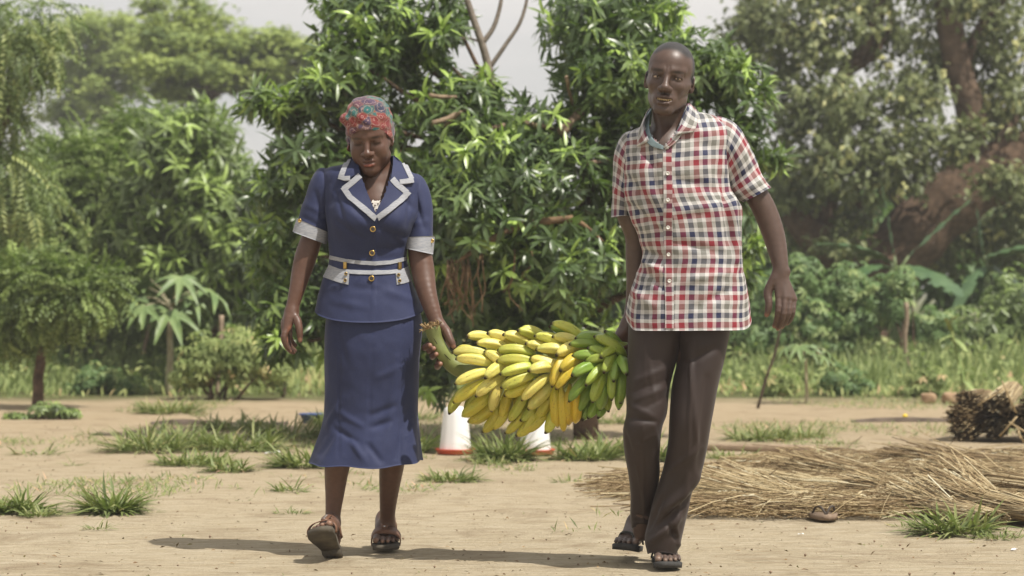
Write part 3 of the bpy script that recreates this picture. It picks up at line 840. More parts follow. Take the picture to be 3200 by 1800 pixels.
# ================================================================ papayas, banana plants, maize, sticks
M_stem = simple('pale_stem', (0.42, 0.38, 0.25), (0.28, 0.24, 0.15), 12, .7, .2)
M_stick = simple('weathered_stick', (0.36, 0.28, 0.20), (0.22, 0.16, 0.11), 20, .85, .15, .4, 60)
M_darkstick = simple('dark_stick', (0.10, 0.07, 0.05), (0.05, 0.035, 0.025), 20, .9, .1)
M_papaya = simple('papaya_leaf', (0.19, 0.255, 0.09), (0.10, 0.16, 0.055), 9, .5, .4)
M_bananaleaf = simple('banana_leaf', (0.075, 0.135, 0.05), (0.042, 0.09, 0.033), 6, .42, .5)
M_maize = simple('maize_leaf', (0.30, 0.34, 0.13), (0.16, 0.24, 0.07), 8, .6, .3)

def papaya_leaf(R, seed):
    """flat lobed leaf, unit +X, with raised ribs"""
    r = random.Random(seed)
    mb = MB()
    V = [[0, 0, 0]]; lobes = 7
    for i in range(lobes * 4 + 1):
        a = -2.5 + 5.0 * i / (lobes * 4)
        ph = (i % 4)
        rr = R * (1.0, .62, .40, .62)[ph] * (0.75 + .35 * math.cos(a * .55)) * r.uniform(.92, 1.08)
        z = -rr * rr / R * .45 + (.03 * R if ph in (1, 3) else 0)
        V.append([rr * math.cos(a), rr * math.sin(a), z])
    mb.add(V, [[0, i, i + 1] for i in range(1, len(V) - 1)])
    return mb.mesh('papaya_leaf')

def papaya(label, base, top, d0, R, n, seed, group):
    root = empty('papaya_plant', base, label, 'papaya', group)
    m = MB(); limb(m, base - Vector((0, 0, .03)), top, .035 if R > .2 else .016, .022 if R > .2 else .010, seed, .05, 9, 8)
    obj('stem', m.mesh('papaya_stem'), M_stem, root)
    r = random.Random(seed)
    for i in range(n):
        a = i * 2.4; el = r.uniform(-.1, .75)
        d = Vector((math.cos(a) * math.cos(el), math.sin(a) * math.cos(el), math.sin(el)))
        ln = R * r.uniform(.9, 1.5)
        tip = top + d * ln
        mp = MB(); mp.tube([top, top + d * ln * .5 + Vector((0, 0, .04)), tip], [.008, .006, .005], 5)
        pt = obj('petiole', mp.mesh('petiole'), M_stem, root)
        o = obj('leaf', papaya_leaf(R * r.uniform(.8, 1.15), seed + i), M_papaya, root)
        o.location = tip - root.location
        o.rotation_euler = Vector((d.x, d.y, d.z * .2 - .55)).to_track_quat('X', 'Z').to_euler()
PG = 'young papaya plants'
papaya('young papaya with pale slender stem left of the woman', G(526, 1232), P(535, 960, GD(1232)), GD(1232), .29, 12, 5, PG)
papaya('knee-high papaya seedling right of the leaning thin stick', G(2522, 1262), P(2518, 1112, GD(1262)), GD(1262), .15, 9, 9, PG)

def banana_blade(ln, w, seed, tears=5, droop=.5):
    r = random.Random(seed); n = 14
    V = []; f4 = []
    for i in range(n + 1):
        t = i / n
        ww = w * .5 * (math.sin(math.pi * min(1, t * .92 + .06)) ** .55)
        x = ln * t; z = -droop * ln * t * t
        for s, k in ((-1, 1.0), (-.5, .5), (0, 0), (.5, .5), (1, 1.0)):
            j = r.uniform(.9, 1.06) if abs(s) == 1 else 1
            V.append([x + abs(s) * .05 * ln, s * ww * j, z - abs(s) * ww * .35 + .01 * math.sin(i * 2.1 + s)])
    for i in range(n):
        for j in range(4):
            if j in (0, 3) and r.random() < tears / n: continue
            f4.append([i * 5 + j, i * 5 + j + 1, (i + 1) * 5 + j + 1, (i + 1) * 5 + j])
    mb = MB(); mb.add(V, f4=f4)
    return mb.mesh('banana_blade')

def banana_plant(label, base, top, leaves, seed):
    root = empty('banana_plant', base, label, 'banana plant', 'banana plants at the right')
    m = MB(); limb(m, base - Vector((0, 0, .05)), top, .09, .045, seed, .04, 8, 10)
    obj('stem', m.mesh('banana_stem'), M_stem_green, root)
    for i, (a, b, w, dr) in enumerate(leaves):
        mm = MB(); mm.tube([top, (top + a) * .5, a], [.022, .018, .014], 6)
        obj('leaf_stalk', mm.mesh('leaf_stalk'), M_stem_green, root)
        d = b - a
        o = obj('leaf', banana_blade(d.length, w, seed + i, 4, dr), M_bananaleaf, root)
        o.location = a - root.location
        o.rotation_euler = (d + Vector((0, 0, dr * d.length * .8))).to_track_quat('X', 'Z').to_euler()
M_stem_green = simple('banana_stem', (0.17, 0.22, 0.08), (0.09, 0.12, 0.045), 10, .5, .4)
dB = 26.2
banana_plant('banana plant with drooping broad leaves in front of the thick leaning trunk', Vector((P(2810, 900, dB).x, dB, 0)), P(2800, 860, dB),
             [(P(2785, 820, dB), P(2580, 740, dB - .6), .42, .35), (P(2795, 800, dB), P(2765, 570, dB), .10, .05), (P(2830, 830, dB), P(2980, 900, dB - .7), .42, .45), (P(2840, 800, dB), P(3040, 600, dB), .18, .1), (P(2780, 840, dB), P(2660, 860, dB - .8), .3, .5)], 41)
banana_plant('banana plant with one broad level leaf at the right edge', Vector((P(3095, 900, 26.8).x, 26.8, 0)), P(3090, 860, 26.8),
             [(P(3080, 800, 26.8), P(3290, 745, 26.2), .42, .15), (P(3075, 800, 26.8), P(3060, 650, 26.8), .12, .05), (P(3085, 830, 26.8), P(2980, 960, 26.4), .24, .5), (P(3100, 830, 26.8), P(3230, 960, 26.4), .28, .5)], 51)

def stick(name, label, pts, d, ra, rb, mat, group=None, cat='stick'):
    m = MB(); q = catmull(np.array([P(x, y, d) for x, y in pts]), 14)
    m.tube(q, np.linspace(ra, rb, 14), 7)
    o = obj(name, m.mesh(name), mat)
    tag(o, label, cat, group)
stick('crooked_stick', 'crooked pale bare stick standing in the weeds at the right', [(2868, 1212), (2838, 1150), (2828, 1060), (2834, 1000), (2832, 945)], GD(1212), .020, .022, M_stick)
stick('leaning_stick', 'thin dark stick leaning to the right below the man\'s hanging hand', [(2368, 1276), (2395, 1180), (2420, 1110), (2440, 1020)], GD(1276), .013, .010, M_darkstick)
stick('stake', 'pale weathered stake standing behind the weedy bush left of the woman', [(678, 1235), (684, 1150), (690, 1060), (692, 985)], GD(1235), .020, .024, M_stick)
stick('leaning_stake', 'short grey leaning stake left of the young papaya', [(445, 1120), (458, 1060), (470, 1015)], 24.0, .020, .020, M_stick)
stick('dark_stake', 'thin dark stake below the woman\'s hanging hand', [(884, 1242), (895, 1190), (908, 1130)], GD(1242), .020, .015, M_darkstick)

def maize():
    d = GD(1255)
    root = empty('maize_stalk', G(3012, 1255), 'single pale maize stalk with dry leaves near the straw heap', 'maize')
    m = MB(); m.tube(catmull(np.array([P(x, y, d) for x, y in ((3012, 1256), (3008, 1180), (2990, 1100), (2972, 1030), (2962, 1000))]), 12), np.linspace(.020, .010, 12), 7)
    obj('stem', m.mesh('maize_stem'), M_maize, root)
    for i, (a, b, w) in enumerate((((2975, 1040), (2960, 990), .05), ((2985, 1060), (3018, 1090), .06), ((2978, 1050), (2945, 1060), .04), ((3000, 1130), (2985, 1200), .05), ((2966, 1010), (2985, 985), .04), ((3010, 1190), (3040, 1215), .04))):
        A, B = P(*a, d), P(*b, d - .1)
        D = B - A
        o = obj('leaf', banana_blade(D.length * 1.1, w, 70 + i, 0, .4), M_maize, root)
        o.location = A - root.location
        o.rotation_euler = (D + Vector((0, 0, .3 * D.length))).to_track_quat('X', 'Z').to_euler()
maize()

# ================================================================ grass tufts in the yard
def tuft_mesh(w, h, n, seed, spread=1.0):
    r = np.random.default_rng(seed)
    k = 4
    a = r.random(n) * 6.283; rr = np.sqrt(r.random(n)) * w * .42
    pos = np.stack([np.cos(a) * rr, np.sin(a) * rr * .8, np.zeros(n)], 1)
    out = np.stack([np.cos(a + r.normal(size=n) * .7), np.sin(a + r.normal(size=n) * .7), np.zeros(n)], 1)
    d = out * r.uniform(.4, 2.4, n)[:, None] * spread; d[:, 2] = 1.0
    d = unit(d)
    ln = h * r.uniform(.6, 1.5, n)
    nrm = np.array([[0, 0, 1.]]) - out * .3 + r.normal(size=(n, 3)) * .2
    tint = np.clip(r.normal(.5, .18, n), 0, 1)
    return leaf_mesh('grass_tuft', [leaves_np(pos, d, nrm, ln, np.clip(h * .15, .006, .014), tint, 'long', r.uniform(.15, .7, n), .3)])

TUFTS = [  # px, base py, width px, height px, density, label
    (525, 1292, 190, 55, 1.2, 'broad grass tuft below the young papaya stem'), (392, 1287, 90, 26, .7, 'small grass tuft left of the papaya stem'),
    (460, 1412, 250, 95, 1.4, 'thick grass clump at the left end of the grassy strip'), (580, 1395, 200, 80, 1.3, 'thick grass clump second from the left in the grassy strip'),
    (740, 1408, 260, 85, 1.4, 'thick grass clump in the middle of the grassy strip left of the woman'), (725, 1345, 180, 60, 1.0, 'shaded grass clump behind the grassy strip left of the woman'),
    (900, 1372, 240, 85, 1.2, 'shaded grass clump beside the blue bowl'), (950, 1460, 170, 80, 1.2, 'grass clump touching the left side of the skirt hem'),
    (600, 1456, 230, 60, 1.3, 'low grass clump in front of the grassy strip'), (713, 1473, 120, 52, 1.0, 'small spiky grass tuft in front of the grassy strip'),
    (270, 1360, 70, 40, .35, 'thin wispy tuft right of the small dark-trunked tree'), (112, 1422, 150, 45, .3, 'sparse dry tuft at the far left of the yard'),
    (230, 1455, 55, 30, .4, 'tiny sparse tuft alone on the sand at the left'), (40, 1600, 190, 75, 1.3, 'dense weed clump cut by the left edge of the picture'), (120, 1612, 130, 40, 1.0, 'low weed patch right of the clump at the left edge'),
    (341, 1600, 130, 95, 1.2, 'bushy upright weed alone on the sand at the left'), (305, 1652, 85, 34, .5, 'small flat tuft in front of the bushy upright weed'), (478, 1600, 36, 26, .4, 'tiny tuft right of the bushy upright weed'),
    (906, 1536, 95, 50, .5, 'thin tuft left of the woman\'s lifted foot'), (906, 1606, 105, 32, .5, 'flat star-shaped tuft left of the woman\'s ankle'), (758, 1563, 36, 18, .4, 'tiny tuft on bare sand left of the woman'),
    (1405, 1505, 185, 48, 1.0, 'flat star-shaped tuft between the woman and the drinkers'), (1118, 1486, 60, 22, .5, 'little tuft seen between the woman\'s legs'),
    (1300, 1310, 140, 42, .9, 'grass tuft behind the left drinker'), (1295, 1412, 100, 80, 1.2, 'grass clump between the skirt and the left drinker'), (1575, 1440, 130, 95, 1.6, 'tall grass clump between the two drinkers'),
    (1535, 1452, 110, 36, 1.0, 'low grass clump in front of the space between the drinkers'), (1620, 1470, 90, 26, .8, 'small grass tuft in front of the right drinker'), (1830, 1438, 190, 70, 1.4, 'wide grass clump under the green end of the bananas'),
    (1900, 1420, 130, 70, 1.2, 'grass clump against the man\'s trouser leg'), (1930, 1325, 170, 42, .9, 'grass patch behind the man\'s trouser leg'), (1780, 1507, 120, 32, .6, 'flat tuft near the man\'s lifted foot'),
    (2380, 1378, 190, 55, 1.1, 'long low grass patch behind the plank'), (2490, 1370, 170, 45, 1.0, 'grass patch behind the right end of the plank'), (2290, 1435, 150, 40, 1.0, 'grass tuft right of the man\'s knee in front of the plank'),
    (2620, 1388, 150, 26, .8, 'small low grass tuft right of the plank'), (2755, 1357, 85, 18, .7, 'tiny green patch on bare soil behind the straw'), (2792, 1388, 50, 12, .7, 'tiny dark green tuft behind the straw'),
    (2985, 1668, 230, 95, 1.0, 'spiky bright tuft in front of the straw at the right'), (2850, 1645, 140, 28, .6, 'flat runner of grass left of the spiky bright tuft'), (3130, 1682, 160, 36, .7, 'flat runner of grass right of the spiky bright tuft'),
    (2245, 1458, 100, 20, .6, 'tiny tuft beside the man\'s trouser leg'), (2240, 1595, 90, 22, .5, 'tiny tuft at the left tip of the straw'), (1060, 1330, 160, 60, 1.0, 'shaded grass behind the woman\'s skirt'),
    (2060, 1440, 120, 80, 1.0, 'grass seen between the man\'s trouser legs'), (1335, 1432, 50, 24, .6, 'small tuft left of the left drinker'), (620, 1300, 60, 22, 1.4, 'small tuft right of the papaya stem')]
for i, (x, y, w, h, den, lab) in enumerate(TUFTS):
    g = G(x, y); s = g.y / F
    n = int(max(14, min(170, w * h / 60.0)) * den)
    o = obj('grass_tuft', tuft_mesh(w * s * 1.12, h * s, int(n * 1.35), 1000 + i), M_grass)
    o.location = g + Vector((0, w * s * .2, -.006))
    tag(o, lab, 'grass tuft', 'grass tufts on the sandy yard', 'thing')

# ================================================================ small litter on the sand
def litter():
    r = np.random.default_rng(44)
    n = 1700
    y = 7.9 + r.random(n) ** 1.2 * 9; x = r.uniform(-.235, .235, n) * y
    pos = np.stack([x, y, np.full(n, .001)], 1)
    d = r.normal(size=(n, 3)); d[:, 2] = r.uniform(.0, .35, n)
    A = leaves_np(pos, d, np.array([[0, 0, 1.]]) + r.normal(size=(n, 3)) * .4, r.uniform(.006, .028, n), r.uniform(.004, .010, n), r.random(n), 'oval', .3)
    tag(obj('leaf_litter', leaf_mesh('leaf_litter', [A]), M_litter), 'scattered dry leaf bits on the sand', None, None, 'stuff')
    m = MB()
    for i in range(260):
        yy = 7.8 + r.random() ** 1.3 * 8; xx = r.uniform(-.235, .235) * yy
        s = r.uniform(.002, .007)
        v = rand_dirs(8, r) * s * np.array([1, 1, .6])
        q = np.array([[-1, 0, 0], [1, 0, 0], [0, -1, 0], [0, 1, 0], [0, 0, -1], [0, 0, 1.]]) * s * r.uniform(.6, 1.2, (6, 3))
        m.add(q + np.array([xx, yy, s * .3]), [[0, 2, 5], [2, 1, 5], [1, 3, 5], [3, 0, 5], [2, 0, 4], [1, 2, 4], [3, 1, 4], [0, 3, 4]])
    tag(obj('pebbles', m.mesh('pebbles', False), M_pebble), 'small pebbles and crumbs of earth on the sand', None, None, 'stuff')
M_litter = leafmat('dry_leaf_bits', [(0, (.06, .035, .02)), (.5, (.16, .095, .05)), (.85, (.30, .20, .10)), (1.0, (.12, .17, .05))], .8, .1, .15)
M_pebble = simple('pebble', (.34, .26, .18), (.18, .12, .08), 30, .9, .15)
litter()

# ================================================================ poultry drinkers
M_whiteplastic = simple('white_plastic', (.80, .79, .77), (.74, .73, .71), 5, .38, .5)
M_redplastic = simple('red_plastic', (.62, .115, .055), (.50, .085, .04), 6, .45, .5)
def drinker(label, x, y, h_px, rot):
    g = G(x, y); s = g.y / F
    root = empty('poultry_drinker', g, label, 'drinker', 'poultry drinkers on the grass')
    H = h_px * s; R = 62 * s
    m = MB()
    n = 40; a = np.linspace(0, 2 * np.pi, n, endpoint=False)
    prof = [(.80, .060), (.79, .10), (.70, .45), (.62, .78), (.585, .88), (.55, .93), (.46, .965), (.30, .985), (.07, .99), (.06, 1.02), (.0, 1.025)]
    V = []
    for rr, z in prof:
        facet = 1 + .018 * np.cos(a * 8) * (rr > .3)
        V.append(np.stack([rr * R * np.cos(a) * facet, rr * R * np.sin(a) * facet, np.full(n, z * H)], 1))
    k = len(prof); i, j = np.meshgrid(np.arange(k - 1), np.arange(n), indexing='ij'); j2 = (j + 1) % n
    m.add(np.concatenate(V), f4=np.stack([i * n + j, i * n + j2, (i + 1) * n + j2, (i + 1) * n + j], -1).reshape(-1, 4))
    obj('tank', m.mesh('drinker_tank'), M_whiteplastic, root).location = (0, 0, 0)
    m = MB(); t = 18 * s
    m.lathe([(0, .004), (.92 * R, .004), (1.0 * R, t), (1.02 * R, t), (1.02 * R, t * .85), (.93 * R, t), (.90 * R, t * .35), (.5 * R, t * .3), (0, t * .3)], (0, 0, 0), 40)
    obj('tray', m.mesh('drinker_tray'), M_redplastic, root).location = (0, 0, 0)
    for q in range(4):
        an = rot + q * math.pi / 2
        m = MB(); m.box((.83 * R * math.cos(an), .83 * R * math.sin(an), H * .075), (.07 * R, .12 * R, .02 * H), Matrix.Rotation(an, 3, 'Z'))
        obj('clip', m.mesh('drinker_clip', False), M_redplastic, root).location = (0, 0, 0)
drinker('white conical poultry drinker with red tray, standing whole beside the skirt', 1423, 1419, 152, .3)
drinker('white conical poultry drinker with red tray, half hidden under the bananas', 1672, 1421, 150, .8)

# ================================================================ other yard objects
M_plank = simple('grey_plank', (.33, .25, .17), (.21, .15, .10), 20, .85, .15, .3, 60)
def plank():
    a, b = G(2190, 1408), G(2552, 1414)
    m = MB(); c = (a + b) / 2; d = b - a
    R = Matrix.Rotation(math.atan2(d.y, d.x), 3, 'Z')
    m.box((0, 0, .018), (d.length, .13, .034), R)
    o = obj('plank', m.mesh('plank', False), M_plank); o.location = c + Vector((0, .07, 0))
    tag(o, 'grey wooden plank lying on the ground right of the man', 'plank')
    bv = o.modifiers.new('edge', 'BEVEL'); bv.width = .006; bv.segments = 2
    m = MB(); e = G(2552, 1414); m.box((0, 0, .010), (.12, .10, .018), Matrix.Rotation(.3, 3, 'Z'))
    o = obj('wood_offcut', m.mesh('wood_offcut', False), M_darkstick); o.location = e + Vector((.10, .05, 0))
    bv = o.modifiers.new('edge', 'BEVEL'); bv.width = .004; bv.segments = 2
    tag(o, 'dark short wood offcut at the right end of the plank', 'wood')
plank()

def rock(name, label, cat, base, sx, sy, sz, mat, seed, group=None, blocky=0.0):
    r = np.random.default_rng(seed)
    bm = bmesh.new(); bmesh.ops.create_icosphere(bm, subdivisions=3, radius=1)
    me = bpy.data.meshes.new(name); bm.to_mesh(me); bm.free()
    V = np.zeros(len(me.vertices) * 3, np.float32); me.vertices.foreach_get('co', V); V = V.reshape(-1, 3)
    if blocky: V = np.sign(V) * np.abs(V) ** (1 - blocky)
    V = V * (1 + .22 * fnoise(V, 1.3, seed, 3))[:, None] * np.array([sx, sy, sz])
    V[:, 2] += sz * .8
    me.vertices.foreach_set('co', V.astype(np.float32).ravel()); me.update()
    me.polygons.foreach_set('use_smooth', np.ones(len(me.polygons), bool))
    o = obj(name, me, mat); o.location = base
    tag(o, label, cat, group)
M_brick = simple('clay_brick', (.42, .30, .19), (.30, .20, .12), 15, .9, .15, .5, 40)
M_stone = simple('mottled_stone', (.22, .18, .11), (.07, .055, .035), 25, .85, .2, .6, 60)
rock('clay_lump', 'pale clay lump in the weeds beside the maize stalk', 'clay', G(2975, 1262), .075, .05, .055, M_brick, 3, 'clay lumps in the weeds', .35)
rock('clay_lump', 'larger pale clay block between the maize stalk and the straw heap', 'clay', G(3055, 1256), .12, .06, .055, M_brick, 4, 'clay lumps in the weeds', .45)
rock('clay_lump', 'half buried clay lump left of the maize stalk', 'clay', G(2900, 1262), .06, .05, .05, M_brick, 5, 'clay lumps in the weeds', .3)
rock('stone', 'mottled brown stone beside the man\'s trouser hem', 'stone', G(2168, 1598), .022, .02, .017, M_stone, 6)
M_yellow = simple('yellow_fruit', (.72, .55, .02), (.62, .42, .01), 8, .5, .4)
rock('yellow_fruit', 'small bright yellow fruit on the ground near the straw heap', 'fruit', G(2828, 1305), .018, .018, .016, M_yellow, 7)

# blue bowl half behind the skirt
M_blue = simple('blue_plastic', (.035, .075, .22), (.028, .055, .17), 6, .4, .5)
def bowl():
    g = G(985, 1322); s = g.y / F
    m = MB(); R = 50 * s; h = 30 * s
    m.lathe([(0, .003), (R * .75, .003), (R, h), (R * 1.06, h), (R * 1.06, h * .9), (R * .97, h * .95), (R * .72, h * .25), (0, h * .25)], (0, 0, 0), 32)
    o = obj('blue_bowl', m.mesh('blue_bowl'), M_blue); o.location = g
    tag(o, 'blue plastic bowl on the grass half hidden by the skirt', 'bowl')
bowl()

M_paper = simple('white_scrap', (.78, .77, .76), (.66, .65, .64), 20, .7, .2)
def scrap(label, x, y, w, seed):
    r = np.random.default_rng(seed); g = G(x, y); s = g.y / F; n = 7
    X, Y = np.meshgrid(np.linspace(-1, 1, n), np.linspace(-1, 1, n), indexing='ij')
    p = np.stack([X, Y, X * 0], -1)
    Z = .45 + .45 * fnoise(p, 1.1, seed, 2)
    V = np.stack([X * w * s * .5 * (1 - .2 * Y), Y * w * s * .4, Z * w * s * .3 + .002], -1).reshape(-1, 3)
    i, j = np.meshgrid(np.arange(n - 1), np.arange(n - 1), indexing='ij')
    f = np.stack([i * n + j, (i + 1) * n + j, (i + 1) * n + j + 1, i * n + j + 1], -1).reshape(-1, 4)
    o = obj('paper_scrap', mesh_np('paper_scrap', V, f), M_paper); o.location = g
    md = o.modifiers.new('thickness', 'SOLIDIFY'); md.thickness = .001
    tag(o, label, 'litter', 'white scraps on the ground')
scrap('crumpled white scrap in the grass left of the skirt', 852, 1420, 42, 1)
scrap('small white scrap nearest the skirt hem', 885, 1448, 22, 2)
scrap('tiny white scrap beside the bushy upright weed', 433, 1596, 22, 3)
scrap('tiny white scrap on bare sand at the right', 2502, 1672, 16, 4)
scrap('tiny white scrap on bare sand in the lower right corner', 3168, 1720, 18, 5)

# ================================================================ straw
M_straw = leafmat('straw', [(0, (0.125, 0.084, 0.041)), (.3, (0.275, 0.194, 0.099)), (.6, (0.476, 0.376, 0.211)), (.85, (0.651, 0.563, 0.365)), (1.0, (0.751, 0.713, 0.525))], .6, .05, .25, (.4, .3, .15))
def stalks(a, b, ra, rb, n, seed, wid=.0019, loose=.06, tone=.5, arch=0.0, flat=.6):
    """n straws running from a to b inside a round bundle whose radius goes ra -> rb"""
    r = np.random.default_rng(seed)
    a = np.array(a); b = np.array(b); ax = b - a; ln = np.linalg.norm(ax); ax /= ln
    up = np.array([0, 0, 1.]); sd = np.cross(ax, up); sd /= np.linalg.norm(sd); up = np.cross(sd, ax)
    ph = r.random(n) * 6.283; rr = np.sqrt(r.random(n))
    t0 = r.uniform(0, .45, n) ** 1.5; t1 = 1 - r.uniform(0, .25, n) ** 2.2
    def at(t, k=0.):
        R_ = ra + (rb - ra) * t
        q = a + ax * (t * ln)[:, None] + sd * (np.cos(ph + k) * rr * R_)[:, None] + up * (np.sin(ph + k) * rr * R_ * flat)[:, None]
        q[:, 2] += arch * np.sin(t * math.pi) * ln
        return q
    j = r.normal(size=(n, 3)) * loose * ln * .25
    p0 = at(t0) + j; p1 = at((t0 + t1) / 2, .15) + r.normal(size=(n, 3)) * loose * .06; p2 = at(t1, .25)
    for p in (p0, p1, p2): p[:, 2] = np.maximum(p[:, 2], .002)
    w = wid * r.uniform(.6, 1.5, n)
    V = []
    for p in (p0, p1, p2):
        for k in range(3):
            an = k * 2.094
            V.append(p + (sd * math.cos(an) + up * math.sin(an)) * w[:, None])
    V = np.stack(V, 1).reshape(-1, 3)
    f = []
    for s in (0, 1):
        for k in range(3):
            k2 = (k + 1) % 3
            f.append([s * 3 + k, s * 3 + k2, s * 3 + 3 + k2, s * 3 + 3 + k])
    f = np.array(f)
    F4 = (f[None] + (np.arange(n) * 9)[:, None, None]).reshape(-1, 4)
    T = np.repeat(np.clip(r.normal(tone, .2, n), 0, 1), 9)
    return V, np.zeros((0, 3), int), F4, T

def straw_bundle(label, a, b, ra, rb, n, seed, tie=None, tone=.5, arch=0., loose=.06, flat=.6):
    mid = (Vector(a) + Vector(b)) / 2; mid.z = 0
    root = empty('straw_bundle', mid, label, 'straw bundle', 'bundles of thatching straw on the ground')
    me = leaf_mesh('straw_stalks', [stalks(a, b, ra, rb, n, seed, tone=tone, arch=arch, loose=loose, flat=flat)])
    tag(obj('stalks', me, M_straw, root), kind='stuff')
    if tie is not None:
        t, = tie,
        c = Vector(a).lerp(Vector(b), t); c.z += arch * math.sin(t * math.pi) * (Vector(b) - Vector(a)).length
        R_ = (ra + (rb - ra) * t) * 1.06
        ax = (Vector(b) - Vector(a)).normalized(); sd = ax.cross(Vector((0, 0, 1))).normalized(); up = sd.cross(ax)
        m = MB()
        for dx in (-.008, 0, .009):
            an = np.linspace(0, 2 * np.pi, 22)
            pts = [c + ax * dx + sd * math.cos(q) * R_ + up * math.sin(q) * R_ * flat for q in an]
            m.tube(pts, .003, 5, False)
        m.tube([c + up * R_ * flat, c + up * (R_ * flat + .02) + ax * .03 - sd * .03, c - ax * .02 - sd * (R_ + .03) + up * .01], .003, 5)
        mt = m.mesh('straw_tie'); set_col(mt, np.full((len(mt.vertices), 3), .72))
        obj('tie', mt, M_straw, root)
def GZ(x, y, z):
    d = (CAMZ - z) * F / (y - 900.0)
    return P(x, y, d)
straw_bundle('front pale straw bundle with cut ends beside the sandal', GZ(2150, 1552, .02), GZ(2800, 1572, .030), .13, .055, 1900, 1, .80, .48, .0, .22, .30)
straw_bundle('pale greenish straw bundle lying across the middle of the straw', GZ(2310, 1500, .05), GZ(2765, 1522, .06), .06, .045, 700, 2, .84, .70, .0, .10, .45)
straw_bundle('straw bundle at the back with dark gap below and cut right end', GZ(2420, 1484, .03), GZ(2990, 1492, .05), .12, .06, 1500, 3, .76, .36, .0, .20, .34)
straw_bundle('slanting straw bundle with a bow tie near the spiky bright tuft', GZ(2800, 1556, .04), GZ(3110, 1622, .04), .05, .07, 1000, 4, .50, .52, .0, .14, .5)
straw_bundle('shaggy straw bundle at the right edge with dark butt ends', GZ(2920, 1552, .05), GZ(3260, 1605, .05), .12, .09, 1500, 5, .7, .46, .0, .25, .42)
straw_bundle('middle straw bundle right of the pale greenish one', GZ(2660, 1525, .05), GZ(3000, 1545, .06), .09, .06, 1000, 6, None, .42, .0, .2, .36)
straw_bundle('flat grey-brown straw bundle at the back right', GZ(2760, 1440, .04), GZ(3260, 1450, .04), .12, .10, 1100, 7, None, .26, .0, .2, .3)
straw_bundle('straw bundle behind the shaggy one at the right edge', GZ(2900, 1500, .06), GZ(3300, 1530, .07), .14, .10, 1300, 8, None, .44, .0, .25, .36)

def loose_straw():
    r = np.random.default_rng(66); n = 15000
    sx = 3330 - 1450 * r.random(n) ** 1.15; sy = 1425 + 195 * r.beta(1.6, 1.3, n)
    left = np.interp(sy, [1425, 1470, 1510, 1545, 1570, 1625], [2480, 2330, 1900, 1860, 2100, 2140]) + 40 * np.sin(sy * .35)
    keep = (sx > left + r.normal(size=n) * 60); sx, sy = sx[keep], sy[keep]
    lim = (sx < 2830) | (sy < 1560 + (sx - 2830) * .22); sx, sy = sx[lim], sy[lim]; n = len(sx)
    d = CAMZ * F / (sy - 900)
    c = np.stack([(sx - 1600) / F * d, d, r.random(n) ** 2 * .055 + .003], 1)
    an = r.normal(size=n) * .5; ln = r.uniform(.06, .36, n)
    dv = np.stack([np.cos(an), np.sin(an), r.normal(size=n) * .10], 1)
    up = r.random(n) < .03; dv[up, 2] += r.uniform(.2, .9, up.sum()); ln[up] *= .5
    A = c - dv * ln[:, None] / 2; A[:, 2] = np.maximum(A[:, 2], .002)
    V = []
    w = .0019 * r.uniform(.6, 1.6, n)
    for t in (0, .5, 1):
        p = A + dv * (ln * t)[:, None]; p[:, 2] += (.012 * math.sin(t * math.pi)); p[:, 2] = np.maximum(p[:, 2], .002)
        for k in range(3):
            o3 = np.stack([-np.sin(an) * math.cos(k * 2.09), np.cos(an) * math.cos(k * 2.09), np.full(n, math.sin(k * 2.09))], 1)
            V.append(p + o3 * w[:, None])
    V = np.stack(V, 1).reshape(-1, 3)
    f = np.array([[s * 3 + k, s * 3 + (k + 1) % 3, s * 3 + 3 + (k + 1) % 3, s * 3 + 3 + k] for s in (0, 1) for k in range(3)])
    F4 = (f[None] + (np.arange(n) * 9)[:, None, None]).reshape(-1, 4)
    T = np.repeat(np.clip(r.normal(.36, .24, n), 0, 1), 9)
    tag(obj('loose_straw', leaf_mesh('loose_straw', [(V, np.zeros((0, 3), int), F4, T)]), M_straw), 'loose straw strewn round the bundles', None, None, 'stuff')
loose_straw()

def straw_heap():
    g = G(3150, 1378); s = g.y / F
    root = empty('straw_heap', g, 'stacked heap of dark tied straw at the right edge behind the bundles', 'straw heap')
    r = random.Random(9)
    for i in range(9):
        x0 = r.uniform(-.22, .22); z = .06 + .24 * (i / 9.)
        a = g + Vector((x0 - r.uniform(.05, .2), -.12 + r.uniform(-.08, .1), z + r.uniform(-.03, .03)))
        b = g + Vector((x0 + r.uniform(.05, .25), .45, z + r.uniform(-.03, .05)))
        me = leaf_mesh('heap_stalks', [stalks(a, b, .085, .07, 300, 700 + i, .0036, .05, r.choice((.25, .38, .5)), 0, .8)])
        tag(obj('stalks', me, M_straw, root), kind='stuff')
    m = MB()
    for k in range(9):
        a = g + Vector((r.uniform(-.25, .2), -.25, r.uniform(.02, .3))); b = a + Vector((r.uniform(-.15, .25), r.uniform(-.05, .1), r.uniform(-.15, .2)))
        m.tube([a, (a + b) / 2, b], .006, 5)
    mt = m.mesh('heap_reeds'); set_col(mt, np.full((len(mt.vertices), 3), .45)); obj('reeds', mt, M_straw, root)
straw_heap()
M_dark = simple('dark_sheet', (.14, .11, .085), (.08, .062, .05), 12, .9, .1, .5, 40)
